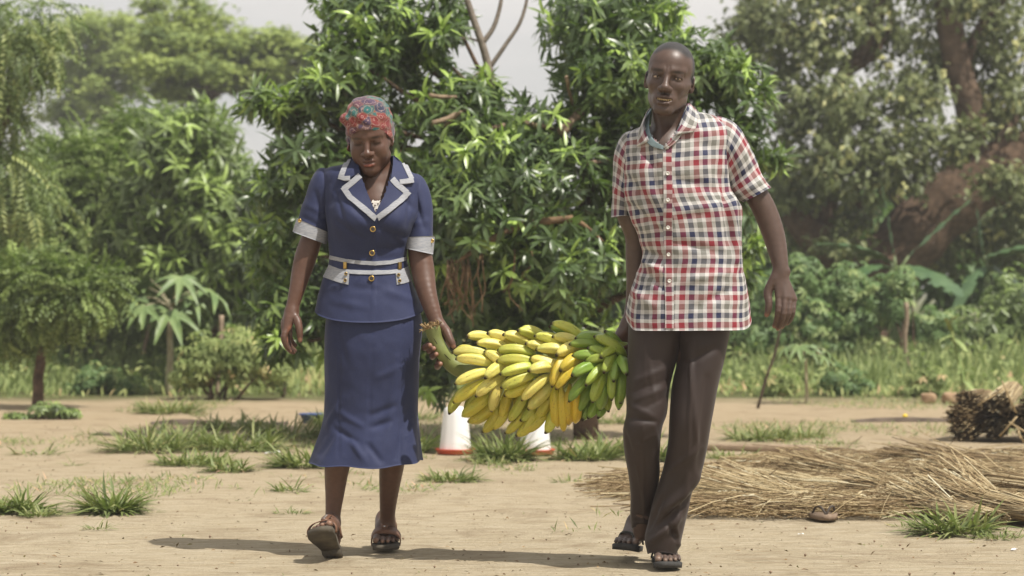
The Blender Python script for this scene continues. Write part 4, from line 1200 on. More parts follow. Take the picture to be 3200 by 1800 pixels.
def dark_strip(label, x0, x1, y, hpx, seed):  # low wavy dark band laid over the ground
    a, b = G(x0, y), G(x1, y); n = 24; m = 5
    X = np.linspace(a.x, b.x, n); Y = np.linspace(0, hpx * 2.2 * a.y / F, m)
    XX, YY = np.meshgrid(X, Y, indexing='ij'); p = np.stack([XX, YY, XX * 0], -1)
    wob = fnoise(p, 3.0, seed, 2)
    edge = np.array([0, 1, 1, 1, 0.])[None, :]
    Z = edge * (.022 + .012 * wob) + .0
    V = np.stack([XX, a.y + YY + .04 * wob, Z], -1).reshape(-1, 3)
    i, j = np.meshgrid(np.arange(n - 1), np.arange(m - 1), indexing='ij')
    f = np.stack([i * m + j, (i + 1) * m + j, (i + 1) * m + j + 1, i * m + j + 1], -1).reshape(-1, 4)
    o = obj('ground_strip', mesh_np('ground_strip', V, f), M_dark); tag(o, label, 'ground_band', 'dark strips on the ground', 'thing')
dark_strip('dark strip on the ground near the yellow fruit', 2660, 3060, 1318, 11, 1)
dark_strip('dark strip on the ground at the right edge behind the bundles', 3040, 3330, 1428, 12, 2)
dark_strip('dark strip on the ground behind the grassy strip at the left', 470, 900, 1328, 9, 3)

# worn flip-flop left in front of the straw
M_rubber_tan = simple('worn_rubber', (.26, .19, .135), (.17, .12, .085), 30, .8, .2)
M_rubber_dark = simple('dark_rubber', (.075, .06, .05), (.045, .036, .03), 30, .7, .3)
def lone_sandal():
    g = G(2586, 1628); s = g.y / F
    root = empty('lost_sandal', g, 'worn brown flip-flop lying alone in front of the straw', 'sandal')
    m = MB(); n = 36; V = []
    a = np.linspace(0, 2 * np.pi, n, endpoint=False)
    px = np.cos(a) * 43 * s * (1 + .12 * np.sin(a)); py = np.sin(a) * .125 + .12
    top = np.stack([px, py, np.full(n, .022)], 1); bot = np.stack([px, py, np.full(n, .002)], 1)
    V = np.concatenate([top, bot, [[0, .12, .022], [0, .12, .002]]])
    m.add(V, [[2 * n, i, (i + 1) % n] for i in range(n)] + [[2 * n + 1, n + (i + 1) % n, n + i] for i in range(n)], [[i, n + i, n + (i + 1) % n, (i + 1) % n] for i in range(n)])
    obj('sole', m.mesh('lost_sole'), M_rubber_tan, root).location = (0, 0, 0)
    for sg in (-1, 1):
        m = MB(); m.tube(catmull(np.array([[0, .045, .02], [sg * .018, .06, .05], [sg * .036, .085, .052], [sg * .046, .13, .020]]), 10), .0045, 6)
        obj('strap', m.mesh('lost_strap'), M_rubber_dark, root).location = (0, 0, 0)
lone_sandal()

# ================================================================ TOOLS FOR BODIES AND CLOTHES
class Field:
    """signed distance field on a rectilinear grid; shapes are blended in"""
    def __init__(self, xs, ys, zs):
        self.ax = [np.asarray(a, np.float32) for a in (xs, ys, zs)]
        self.f = np.full([len(a) for a in self.ax], 0.5, np.float32)
    def _sub(self, lo, hi):
        sl, co = [], []
        for a, l, h in zip(self.ax, lo, hi):
            i0 = max(int(np.searchsorted(a, l)) - 1, 0); i1 = min(int(np.searchsorted(a, h)) + 1, len(a))
            if i1 - i0 < 2: return None, None
            sl.append(slice(i0, i1)); co.append(a[i0:i1])
        return tuple(sl), co
    def _blend(self, sl, d, k, op):
        a = self.f[sl]
        if op == 's':                                   # smooth subtraction
            h = np.clip(.5 - .5 * (a + d) / max(k, 1e-5), 0, 1)
            self.f[sl] = a + (-d - a) * h + k * h * (1 - h)
        else:                                           # smooth union
            h = np.clip(.5 + .5 * (a - d) / max(k, 1e-5), 0, 1)
            self.f[sl] = a + (d - a) * h - k * h * (1 - h)
    def cone(self, a, b, ra, rb, k=.01, op='u', sq=None):
        a = np.array(a, np.float32); b = np.array(b, np.float32)
        R_ = max(ra, rb) + .035 + k
        sl, co = self._sub(np.minimum(a, b) - R_, np.maximum(a, b) + R_)
        if sl is None: return
        X = co[0][:, None, None] - a[0]; Y = co[1][None, :, None] - a[1]; Z = co[2][None, None, :] - a[2]
        ba = b - a; L2 = float(ba @ ba) + 1e-12
        t = np.clip((X * ba[0] + Y * ba[1] + Z * ba[2]) / L2, 0, 1)
        d = np.sqrt((X - ba[0] * t) ** 2 + (Y - ba[1] * t) ** 2 + (Z - ba[2] * t) ** 2) - (ra + (rb - ra) * t)
        self._blend(sl, d, k, op)
    def ell(self, c, r, R=None, k=.01, op='u'):
        c = np.array(c, np.float32); r = np.array(r, np.float32)
        m = float(r.max()) + .035 + k
        sl, co = self._sub(c - m, c + m)
        if sl is None: return
        X = co[0][:, None, None] - c[0]; Y = co[1][None, :, None] - c[1]; Z = co[2][None, None, :] - c[2]
        if R is not None:
            R = np.array(R, np.float32)                 # columns = local axes
            X, Y, Z = (X * R[0, i] + Y * R[1, i] + Z * R[2, i] for i in range(3))
        k0 = np.sqrt((X / r[0]) ** 2 + (Y / r[1]) ** 2 + (Z / r[2]) ** 2)
        k1 = np.sqrt((X / r[0] ** 2) ** 2 + (Y / r[1] ** 2) ** 2 + (Z / r[2] ** 2) ** 2) + 1e-9
        self._blend(sl, k0 * (k0 - 1) / k1, k, op)
    def chain(self, pts, rad, k=.008):
        """tapered limb: a smooth curve through the joints, blended into the rest with k"""
        m = max(2, 3 * (len(pts) - 1) + 1)
        q = catmull(np.array([tuple(p) for p in pts]), m); r = catmull(np.array(rad)[:, None], m)[:, 0]
        for i in range(m - 1):
            self.cone(q[i], q[i + 1], r[i], r[i + 1], k if i == 0 else .0015)
    def surface(self):
        f = self.f; ins = f < 0
        s = np.zeros([n - 1 for n in f.shape], np.int8)
        for a in (0, 1):
            for b in (0, 1):
                for c in (0, 1):
                    s += ins[a:f.shape[0] - 1 + a, b:f.shape[1] - 1 + b, c:f.shape[2] - 1 + c]
        act = (s > 0) & (s < 8)
        idx = np.argwhere(act)
        ids = np.full(act.shape, -1, np.int32); ids[act] = np.arange(len(idx))
        pos = np.zeros((len(idx), 3)); cnt = np.zeros(len(idx))
        i, j, k = idx.T
        crn = [(a, b, c) for a in (0, 1) for b in (0, 1) for c in (0, 1)]
        val = {c: f[i + c[0], j + c[1], k + c[2]] for c in crn}
        for c in crn:
            for x in range(3):
                if c[x]: continue
                e = list(c); e[x] = 1; e = tuple(e)
                fa, fb = val[c], val[e]
                m = (fa < 0) != (fb < 0)
                t = fa[m] / (fa[m] - fb[m])
                q = np.zeros((m.sum(), 3))
                for y, ii in enumerate((i, j, k)):
                    pa = self.ax[y][ii[m] + c[y]]
                    q[:, y] = pa + ((self.ax[y][ii[m] + e[y]] - pa) * t if y == x else 0)
                pos[m] += q; cnt[m] += 1
        pos /= cnt[:, None]
        quads = []
        for x in range(3):
            y, z = (x + 1) % 3, (x + 2) % 3
            A = np.moveaxis(ins, (x, y, z), (0, 1, 2)); I = np.moveaxis(ids, (x, y, z), (0, 1, 2))
            m = A[:-1, 1:-1, 1:-1] != A[1:, 1:-1, 1:-1]
            a, b, c = np.nonzero(m); b = b + 1; c = c + 1
            q = np.stack([I[a, b - 1, c - 1], I[a, b, c - 1], I[a, b, c], I[a, b - 1, c]], 1)
            fl = ~A[a, b, c]
            q[fl] = q[fl][:, ::-1]
            quads.append(q)
        return pos, np.concatenate(quads)

def steps(*segs):
    """segs: (start, end, step) -> joined axis"""
    out = [np.arange(a, b, s) for a, b, s in segs]
    out.append([segs[-1][1]])
    return np.concatenate(out)

def rot_basis(yaw, pitch, roll):
    """local axes for a head or a foot that faces the camera: columns x (picture right), y (front), z (up)"""
    M0 = Matrix(((1, 0, 0), (0, -1, 0), (0, 0, 1)))     # front = -Y (mirrored frame, used only for placing)
    R = Matrix.Rotation(roll, 3, 'Y') @ Matrix.Rotation(yaw, 3, 'Z') @ Matrix.Rotation(pitch, 3, 'X')
    return R @ M0

class Frame:
    def __init__(self, origin, R, s=1.0):
        self.o, self.R, self.s = Vector(origin), R, s
    def __call__(self, x, y, z):
        return self.o + self.R @ (Vector((x, y, z)) * self.s)
    def inv(self, Pn):
        return (np.asarray(Pn) - np.array(self.o)) @ np.array(self.R) / self.s

def head(fd, H, male=True):
    """a head in the frame H: eyes at z=0, chin at -0.120, vertex +0.117, front +y"""
    s = H.s; R = H.R
    def E(c, r, k=.012, op='u', rz=0.0): fd.ell(H(*c), np.array(r) * s, R @ Matrix.Rotation(rz, 3, 'Z') if rz else R, k * s, op)
    def C(a, b, ra, rb, k=.010, op='u'): fd.cone(H(*a), H(*b), ra * s, rb * s, k * s, op)
    w = 0.0 if male else 1.0
    E((0, -.015, .035), (.0735, .098, .082), .01)                           # skull
    E((0, .040, .038), (.055, .048, .050), .03)                             # forehead
    E((0, .026, -.036), (.056 + .005 * w, .060, .074 - .004 * w), .03)      # face
    for q in (-1, 1):
        C((q * (.044 + .003 * w), .002, -.066), (q * .016, .068, -.103 + .004 * w), .0155 + .004 * w, .015 + .003 * w, .025)   # jaw
        C((q * .056, .012, -.018), (q * .041, .063, -.027), .012, .0135 + .003 * w, .026)             # cheekbone
        if w: E((q * .040, .058, -.050), (.020, .022, .024), .025)          # full cheek
        C((q * .012, .0865, .0190), (q * .046, .067, .0210), .0090 - .001 * w, .0075, .016)           # brow
        E((q * .0325, .0960, -.0010), (.0175, .0150, .0105), .014, 's')     # socket
        E((q * .0325, .0700, -.0010), (.0168, .0150, .0128), .005)          # lids over the eyeball
        C((q * .044, .0745, .0100), (q * .018, .0870, .0085), .0040, .0040, .006)                     # upper lid fold
        sl = [(.0205, .0810, -.0045), (.0325, .0848, -.0032), (.0440, .0772, -.0040)] if male else [(.0205, .0810, -.0070), (.0325, .0850, -.0072), (.0445, .0770, -.0066)]
        for i in (0, 1):
            a, b = sl[i], sl[i + 1]; rs = .0034 if male else .0018
            C((q * a[0], a[1], a[2]), (q * b[0], b[1], b[2]), rs * (.7 if i == 0 else 1), rs * (1 if i == 0 else .7), .0012, 's')
        E((q * .0150, .0985, -.0400), (.0098, .0115, .0088), .006)          # nostril wing
        E((q * .0085, .1065, -.0475), (.0046, .0060, .0028), .003, 's')
        C((q * .0250, .0910, -.0440), (q * .0370, .0740, -.0720), .0016, .0020, .008, 's')            # fold beside the mouth
        # ear
        E((q * .0735, -.014, -.010), (.0075, .0165, .0270), .006, 'u', -q * .40)
        E((q * .0720, -.006, -.031), (.0055, .0065, .0080), .006)
        E((q * .0815, -.008, -.008), (.0045, .0095, .0160), .004, 's', -q * .40)
    C((0, .0870, .0100), (0, .1070, -.0330), .0076, .0102, .012)            # nose ridge
    E((0, .1100, -.0370), (.0130, .0120, .0108), .008)                      # tip
    E((0, .0700, -.0700), (.0350, .0260, .0270), .018)                      # muzzle
    E((0, .0740, -.1060), (.0230, .0190, .0155), .018)                      # chin
    C((0, .0985, -.0500), (0, .0995, -.0580), .0016, .0020, .005, 's')      # philtrum
    up = [(-.0255, .0790, -.0690), (-.0120, .0940, -.0640), (0, .0970, -.0640), (.0120, .0940, -.0640), (.0255, .0790, -.0690)]
    lo = [(-.0245, .0790, -.0715), (-.0120, .0925, -.0795), (0, .0955, -.0812), (.0120, .0925, -.0795), (.0245, .0790, -.0715)]
    if male: lo = [(x, y - .0010, z - .0060 * (1 - (x / .0255) ** 2)) for x, y, z in lo]
    for i in range(4):
        C(up[i], up[i + 1], .0054 if i in (1, 2) else .0042, .0054 if i in (1, 2) else .0042, .003)
        C(lo[i], lo[i + 1], .0042 if i == 0 else .0070, .0042 if i == 3 else .0070, .003)
    C((-.012, .0975, -.0945 if male else -.0905), (.012, .0975, -.0945 if male else -.0905), .0030, .0030, .008, 's')  # under the lower lip
    if male:
        o = [(-.0215, .0880, -.0715), (-.010, .0990, -.0752), (.010, .0990, -.0752), (.0215, .0880, -.0715)]
        for i in range(3):
            for dy in (0, -.004, -.008, -.012):
                C((o[i][0], o[i][1] + dy, o[i][2]), (o[i + 1][0], o[i + 1][1] + dy, o[i + 1][2]), .0028 if i == 0 else .0038, .0028 if i == 2 else .0038, .0015, 's')
        for q in (-1, 1):
            C((q * .0050, .0985, .0180), (q * .0060, .0950, .0330), .0012, .0010, .004, 's')   # frown
    else:
        C((-.0240, .0880, -.0705), (-.0110, .0985, -.0722), .0012, .0012, .002, 's')
        C((-.0110, .0985, -.0722), (.0110, .0985, -.0722), .0012, .0012, .002, 's')
        C((.0110, .0985, -.0722), (.0240, .0880, -.0705), .0012, .0012, .002, 's')

def foot(fd, Fm, side, k=.008, toes_up=0.0):
    """Fm frame: origin at the heel on the sole plane, y towards the toes, z up; side=+1: big toe on +x"""
    q = side
    def E(c, r, kk=k): fd.ell(Fm(*c), np.array(r), Fm.R, kk)
    def C(a, b, ra, rb, kk=k): fd.cone(Fm(*a), Fm(*b), ra, rb, kk)
    E((0, .030, .030), (.029, .034, .032))
    C((0, .035, .040), (0, .060, .085), .030, .031, .015)
    C((q * .010, .070, .070), (q * .022, .165, .024), .029, .019, .02)
    C((-q * .004, .070, .060), (-q * .026, .150, .018), .027, .015, .02)
    C((0, .080, .050), (0, .170, .020), .027, .017, .02)
    C((0, .030, .022), (-q * .030, .140, .014), .022, .013, .015)
    T = [(.028, .178, .018, .034, .232, .0145, .0140, .0120), (.008, .182, .016, .010, .236, .0110, .0095, .0085), (-.010, .176, .015, -.009, .226, .0105, .0088, .0078),
         (-.026, .166, .014, -.027, .210, .0100, .0084, .0075), (-.040, .150, .013, -.043, .190, .0095, .0080, .0072)]
    for x0, y0, z0, x1, y1, z1, r0, r1 in T:
        mid = (q * (x0 + x1) / 2, (y0 + y1) / 2 + .003, (z0 + z1) / 2 + .006)
        C((q * x0, y0, z0), mid, r0, r0 * .95, .005); C(mid, (q * x1, y1, z1 + toes_up), r0 * .95, r1, .004)

def loft(S, rows, cols, p=2.2, closed_shape=None):
    """S: sections (xl, yl, xr, yr, depth, half depth front, half depth back) in pixels/metres, interpolated.
    Returns verts (rows, cols, 3); column 0 = left edge, cols/4 = front, cols/2 = right edge, 3/4 = back"""
    S = np.array([list(s) + [s[5]] * (7 - len(s)) for s in S], float)
    T = catmull(S, rows)
    out = np.zeros((rows, cols, 3))
    a = np.linspace(0, 2 * np.pi, cols, endpoint=False)
    c, s = -np.cos(a), -np.sin(a)
    ex = 2.0 / p
    cx = np.sign(c) * np.abs(c) ** ex; sy = np.sign(s) * np.abs(s) ** ex
    for r in range(rows):
        xl, yl, xr, yr, d, hf, hb = T[r]
        L0 = np.array(P(xl, yl, d)); R0 = np.array(P(xr, yr, d))
        mid = (L0 + R0) / 2; h = (R0 - L0) / 2
        dep = np.where(sy < 0, sy * hf, sy * hb)
        out[r] = mid + cx[:, None] * h + dep[:, None] * np.array([0, 1.0, 0])
    return out

def grid_normals(V):
    du = np.roll(V, -1, 1) - np.roll(V, 1, 1)
    dv = np.gradient(V, axis=0)
    n = np.cross(dv, du)
    return unit(n)

def screen(V):
    """photograph pixel of points"""
    V = np.asarray(V)
    return V[..., 0] / V[..., 1] * F + 1600, 900 - (V[..., 2] - CAMZ) / V[..., 1] * F

def creases(V, N, lines, front_only=True):
    """push V along its normals; lines: (x0,y0,x1,y1,width px,amp m)"""
    sx, sy = screen(V)
    D = np.zeros(sx.shape)
    for x0, y0, x1, y1, w, amp in lines:
        dx, dy = x1 - x0, y1 - y0
        t = np.clip(((sx - x0) * dx + (sy - y0) * dy) / (dx * dx + dy * dy), 0, 1)
        dist2 = (sx - x0 - dx * t) ** 2 + (sy - y0 - dy * t) ** 2
        D += amp * np.exp(-dist2 / (w * w)) * np.sin(np.pi * np.clip(t * .8 + .1, 0, 1)) ** .5
    if front_only: D = D * np.clip(-N[..., 1] * 2.5, 0, 1)
    return D

def cloth(name, V, mat, parent, thick=.003, uv=True, closed_top=False, uscale=1.0, cut=None, u0=None):
    """V (rows, cols, 3) as a tube with an inner shell; cut = mask of faces (rows-1, cols) to leave out"""
    rows, cols, _ = V.shape
    N = grid_normals(V)
    ctr = V.mean(1, keepdims=True)
    if ((V - ctr) * N).sum() < 0: N = -N
    W = V - N * thick
    i, j = np.meshgrid(np.arange(rows - 1), np.arange(cols), indexing='ij'); j2 = (j + 1) % cols
    q = np.stack([i * cols + j, (i + 1) * cols + j, (i + 1) * cols + j2, i * cols + j2], -1)
    keep = np.ones((rows - 1, cols), bool) if cut is None else ~cut
    qo = q[keep]; n = rows * cols
    qi = qo[:, ::-1] + n
    edge = []
    for r in (0, rows - 1):
        jj = np.arange(cols); a = r * cols + jj; b = r * cols + (jj + 1) % cols
        kk = keep[0 if r == 0 else rows - 2]
        edge.append(np.stack([a, b, b + n, a + n] if r else [b, a, a + n, b + n], 1)[kk])
    me = mesh_np(name, np.concatenate([V.reshape(-1, 3), W.reshape(-1, 3)]), np.concatenate([qo, qi] + edge))
    if uv:
        seg = np.linalg.norm(np.roll(V, -1, 1) - V, axis=2)
        U = np.concatenate([np.zeros((rows, 1)), np.cumsum(seg, 1)[:, :-1]], 1)
        f0 = cols // 4
        U = U - U[:, f0:f0 + 1]
        Lg = np.linalg.norm(np.diff(V[:, f0], axis=0), axis=1); Vc = np.concatenate([[0], np.cumsum(Lg)])
        UV = np.stack([U, np.repeat(-Vc[:, None], cols, 1)], -1).reshape(-1, 2)
        set_uv(me, np.concatenate([UV, UV]))
    return obj(name, me, mat, parent), me

def bvh_of(V):
    rows, cols, _ = V.shape
    vs = [tuple(x) for x in V.reshape(-1, 3)]
    fs = [(i * cols + j, (i + 1) * cols + j, (i + 1) * cols + (j + 1) % cols, i * cols + (j + 1) % cols) for i in range(rows - 1) for j in range(cols)]
    return BVHTree.FromPolygons(vs, fs)

CAMV = Vector((0, 0, CAMZ))
def on_surface(bvh, px, py, off, fallback=None):
    """point where the sight line of a pixel meets the garment, lifted by off along the surface"""
    d = (P(px, py, 8.0) - CAMV).normalized()
    h, n, i, dist = bvh.ray_cast(CAMV, d)
    if h is None:
        return P(px, py, fallback) if fallback else None
    if n.dot(d) > 0: n = -n
    return h + n * off

def patch_mesh(name, poly, bvh, off=.003, thick=.004, step=9.0, fallback=None):
    """cloth piece with the outline poly (pixels) laid on a garment: real thickness, follows the surface"""
    pts = []
    k = len(poly)
    for i in range(k):
        a, b = Vector(poly[i]), Vector(poly[(i + 1) % k]); n = max(1, int((b - a).length / step))
        pts += [a.lerp(b, t / n) for t in range(n)]
    nb = len(pts)
    xs = [p[0] for p in pts]; ys = [p[1] for p in pts]
    def inside(x, y):
        c = False; j = nb - 1
        for i in range(nb):
            if (pts[i][1] > y) != (pts[j][1] > y) and x < (pts[j][0] - pts[i][0]) * (y - pts[i][1]) / (pts[j][1] - pts[i][1]) + pts[i][0]: c = not c
            j = i
        return c
    extra = []
    x = min(xs) + step / 2
    while x < max(xs):
        y = min(ys) + step / 2
        while y < max(ys):
            if inside(x, y) and min((Vector((x, y)) - q).length for q in pts) > step * .45: extra.append(Vector((x, y)))
            y += step
        x += step
    res = geometry.delaunay_2d_cdt(pts + extra, [], [list(range(nb))], 1, 1e-4)
    v2, faces = res[0], res[2]
    top = [on_surface(bvh, p[0], p[1], off + thick, fallback) for p in v2]
    bot = [on_surface(bvh, p[0], p[1], off * .3, fallback) for p in v2]
    n = len(v2)
    F_ = []
    for f in faces:
        f = list(f)
        a, b, c = top[f[0]], top[f[1]], top[f[2]]
        if (b - a).cross(c - a).y > 0: f = f[::-1]
        F_.append(f)
    cnt = {}
    for f in F_:
        for i in range(len(f)):
            cnt[(f[i], f[(i + 1) % len(f)])] = 1
    faces3 = [tuple(f) for f in F_]
    side = [(b + n, a + n, a + 2 * n, b + 2 * n) for (a, b) in cnt if (b, a) not in cnt]
    me = bpy.data.meshes.new(name)
    me.from_pydata([tuple(p) for p in top + top + bot], [], faces3 + side)
    me.polygons.foreach_set('use_smooth', np.array([True] * len(faces3) + [False] * len(side)))
    me.update()
    uv = me.uv_layers.new(name='UVMap')
    for l in me.loops:
        co = me.vertices[l.vertex_index].co; uv.data[l.index].uv = (co.x, co.z)
    return me

def band_poly(line, w):
    """outline of a strip of width w px along a polyline"""
    line = [Vector(p) for p in line]; L_, R_ = [], []
    for i, p in enumerate(line):
        a = line[max(i - 1, 0)]; b = line[min(i + 1, len(line) - 1)]
        t = (b - a).normalized(); n = Vector((-t[1], t[0])) * w / 2
        L_.append(p + n); R_.append(p - n)
    return [tuple(p) for p in L_ + R_[::-1]]

def disc_button(name, c, r, h, mat, parent, hole=None, rim=True):
    """round button facing the camera, centre c"""
    m = MB()
    R = Matrix.Rotation(math.pi / 2, 3, 'X')
    prof = [(0, h * .55), (r * .55, h * .55), (r * .72, h), (r * .92, h), (r, h * .5), (r, 0), (0, 0)] if rim else [(0, h), (r * .8, h), (r, h * .5), (r, 0), (0, 0)]
    m.lathe(prof, (0, 0, 0), 20, R)
    o = obj(name, m.mesh(name), mat)
    o.location = c
    parent_to(o, parent)
    return o

def skinmat(name, rough=.42, spec=.5, bs=.25, coat=.0):
    m, n, b = mat_new(name)
    at = n.nodes.new('ShaderNodeAttribute'); at.attribute_name = 'tint'
    v = coord(n)
    f = noise_node(n, 55, 5, v); f2 = noise_node(n, 7, 3, v)
    c = mixc(n, .35, at.outputs['Color'], mixc(n, 1.0, at.outputs['Color'], ramp(n, f, [(.3, (.65, .62, .62)), (.7, (1.25, 1.22, 1.2))]), 'MULTIPLY'))
    c = mixc(n, .30, c, mixc(n, 1.0, c, ramp(n, f2, [(.3, (.75, .72, .70)), (.7, (1.2, 1.2, 1.22))]), 'MULTIPLY'))
    n.links.new(c, b.inputs['Base Color'])
    n.links.new(ramp(n, noise_node(n, 25, 4, v), [(.3, (rough - .08,) * 3), (.7, (rough + .12,) * 3)]), b.inputs['Roughness'])
    b.inputs['Specular IOR Level'].default_value = spec
    b.inputs['Subsurface Weight'].default_value = .06
    b.inputs['Subsurface Radius'].default_value = (.5, .2, .1)
    b.inputs['Subsurface Scale'].default_value = .01
    bump(n, b, noise_node(n, 320, 3, v), bs, .0015)
    return m

def near_mask(V, pts, r):
    """soft mask of vertices near any of pts"""
    m = np.zeros(len(V))
    for p in pts:
        rr = r
        if len(p) == 4: rr = p[3]
        d2 = ((V - np.array(p[:3])) ** 2).sum(1)
        m = np.maximum(m, np.exp(-(d2 / (rr * rr)) ** 2))
    return m

# ================================================================ THE BUNCH OF BANANAS
def Z7(x, y):
    return 1280 + x / 3.293, 960 + y / 3.293

def banana_mat():
    m, n, b = mat_new('banana_peel')
    oi = n.nodes.new('ShaderNodeObjectInfo')
    at = n.nodes.new('ShaderNodeAttribute'); at.attribute_name = 'tint'
    sp = n.nodes.new('ShaderNodeSeparateColor'); n.links.new(at.outputs['Color'], sp.inputs[0])
    v = coord(n)
    va = n.nodes.new('ShaderNodeVectorMath'); va.operation = 'ADD'
    cx = n.nodes.new('ShaderNodeCombineXYZ'); n.links.new(mathn(n, 'MULTIPLY', oi.outputs['Random'], 9.0), cx.inputs[0])
    n.links.new(v, va.inputs[0]); n.links.new(cx.outputs[0], va.inputs[1])
    vec = va.outputs[0]
    c = mixc(n, .5, oi.outputs['Color'], mixc(n, 1.0, oi.outputs['Color'], ramp(n, noise_node(n, 4.0, 3, vec), [(.3, (.80, .95, .8)), (.7, (1.15, 1.0, 1.0))]), 'MULTIPLY'))
    # greener towards the stem end, bruises and specks
    c = mixc(n, mathn(n, 'MULTIPLY', sp.outputs[1], .45), c, mixc(n, 1.0, c, (.62, .95, .75), 'MULTIPLY'))
    vst = n.nodes.new('ShaderNodeMapping'); vst.inputs['Scale'].default_value = (3.0, 16.0, 16.0); n.links.new(vec, vst.inputs['Vector'])
    spots = ramp(n, noise_node(n, 2.2, 5, vst.outputs[0], .7, .4), [(.60, (0, 0, 0)), (.65, (1, 1, 1))])
    c = mixc(n, mathn(n, 'MULTIPLY', spots, .75), c, (.085, .045, .02))
    dots = ramp(n, noise_node(n, 40, 3, vec, .6), [(.65, (0, 0, 0)), (.71, (1, 1, 1))])
    c = mixc(n, mathn(n, 'MULTIPLY', dots, .6), c, (.12, .07, .02))
    c = mixc(n, sp.outputs[0], c, (.035, .024, .016))
    n.links.new(c, b.inputs['Base Color'])
    b.inputs['Roughness'].default_value = .34
    b.inputs['Specular IOR Level'].default_value = .45
    b.inputs['Subsurface Weight'].default_value = .08
    b.inputs['Subsurface Radius'].default_value = (.6, .5, .1)
    b.inputs['Subsurface Scale'].default_value = .006
    bump(n, b, noise_node(n, 60, 3, vec), .12, .05)
    return m
M_banana = banana_mat()
M_bananatip = simple('banana_tip', (.05, .035, .022), (.02, .014, .01), 40, .9, .1)

def banana_mesh(curve, fat, seed):
    """unit banana along +X from stem (0) to tip (1); bows towards +Z; half thickness fat"""
    r = np.random.default_rng(seed)
    n, k = 17, 20
    t = np.linspace(0, 1, n)
    prof = np.interp(t, [0, .04, .10, .20, .38, .62, .80, .90, .955, .985, 1], [.34, .34, .48, .82, 1.0, 1.0, .90, .70, .46, .30, .25]) * fat
    an = np.linspace(0, 2 * np.pi, k, endpoint=False)
    ph0 = r.uniform(0, 6)
    ridge = 1 + .105 * np.cos(5 * an + ph0) + .034 * np.cos(10 * an + 2 * ph0)
    cz = curve * 4 * t * (1 - t); dz = curve * 4 * (1 - 2 * t)
    V = []
    for i in range(n):
        T = np.array([1, 0, dz[i]]); T /= np.linalg.norm(T)
        up = np.array([-T[2], 0, T[0]])
        soft = 1 + (ridge - 1) * min(1, 1.4 * math.sin(math.pi * min(max(t[i], .05), .97)) + .3)
        V.append(np.array([t[i], 0, cz[i]]) + prof[i] * soft[:, None] * (np.cos(an)[:, None] * np.array([0, 1.0, 0]) + np.sin(an)[:, None] * up))
    V = np.concatenate(V + [[[0, 0, cz[0]]], [[1.0, 0, cz[-1]]]])
    i, j = np.meshgrid(np.arange(n - 1), np.arange(k), indexing='ij'); j2 = (j + 1) % k
    f4 = np.stack([i * k + j, i * k + j2, (i + 1) * k + j2, (i + 1) * k + j], -1).reshape(-1, 4)
    f3 = [[n * k, (q + 1) % k, q] for q in range(k)] + [[n * k + 1, (n - 1) * k + q, (n - 1) * k + (q + 1) % k] for q in range(k)]
    me = mesh_np('banana', V, [np.array(f3), f4])
    tt = np.concatenate([np.repeat(t, k), [0, 1]])
    dark = np.clip((tt - .965) / .02, 0, 1); green = np.clip(1 - tt / .45, 0, 1)
    set_col(me, np.stack([dark, green, tt * 0], 1))
    me.materials.append(M_banana)
    return me

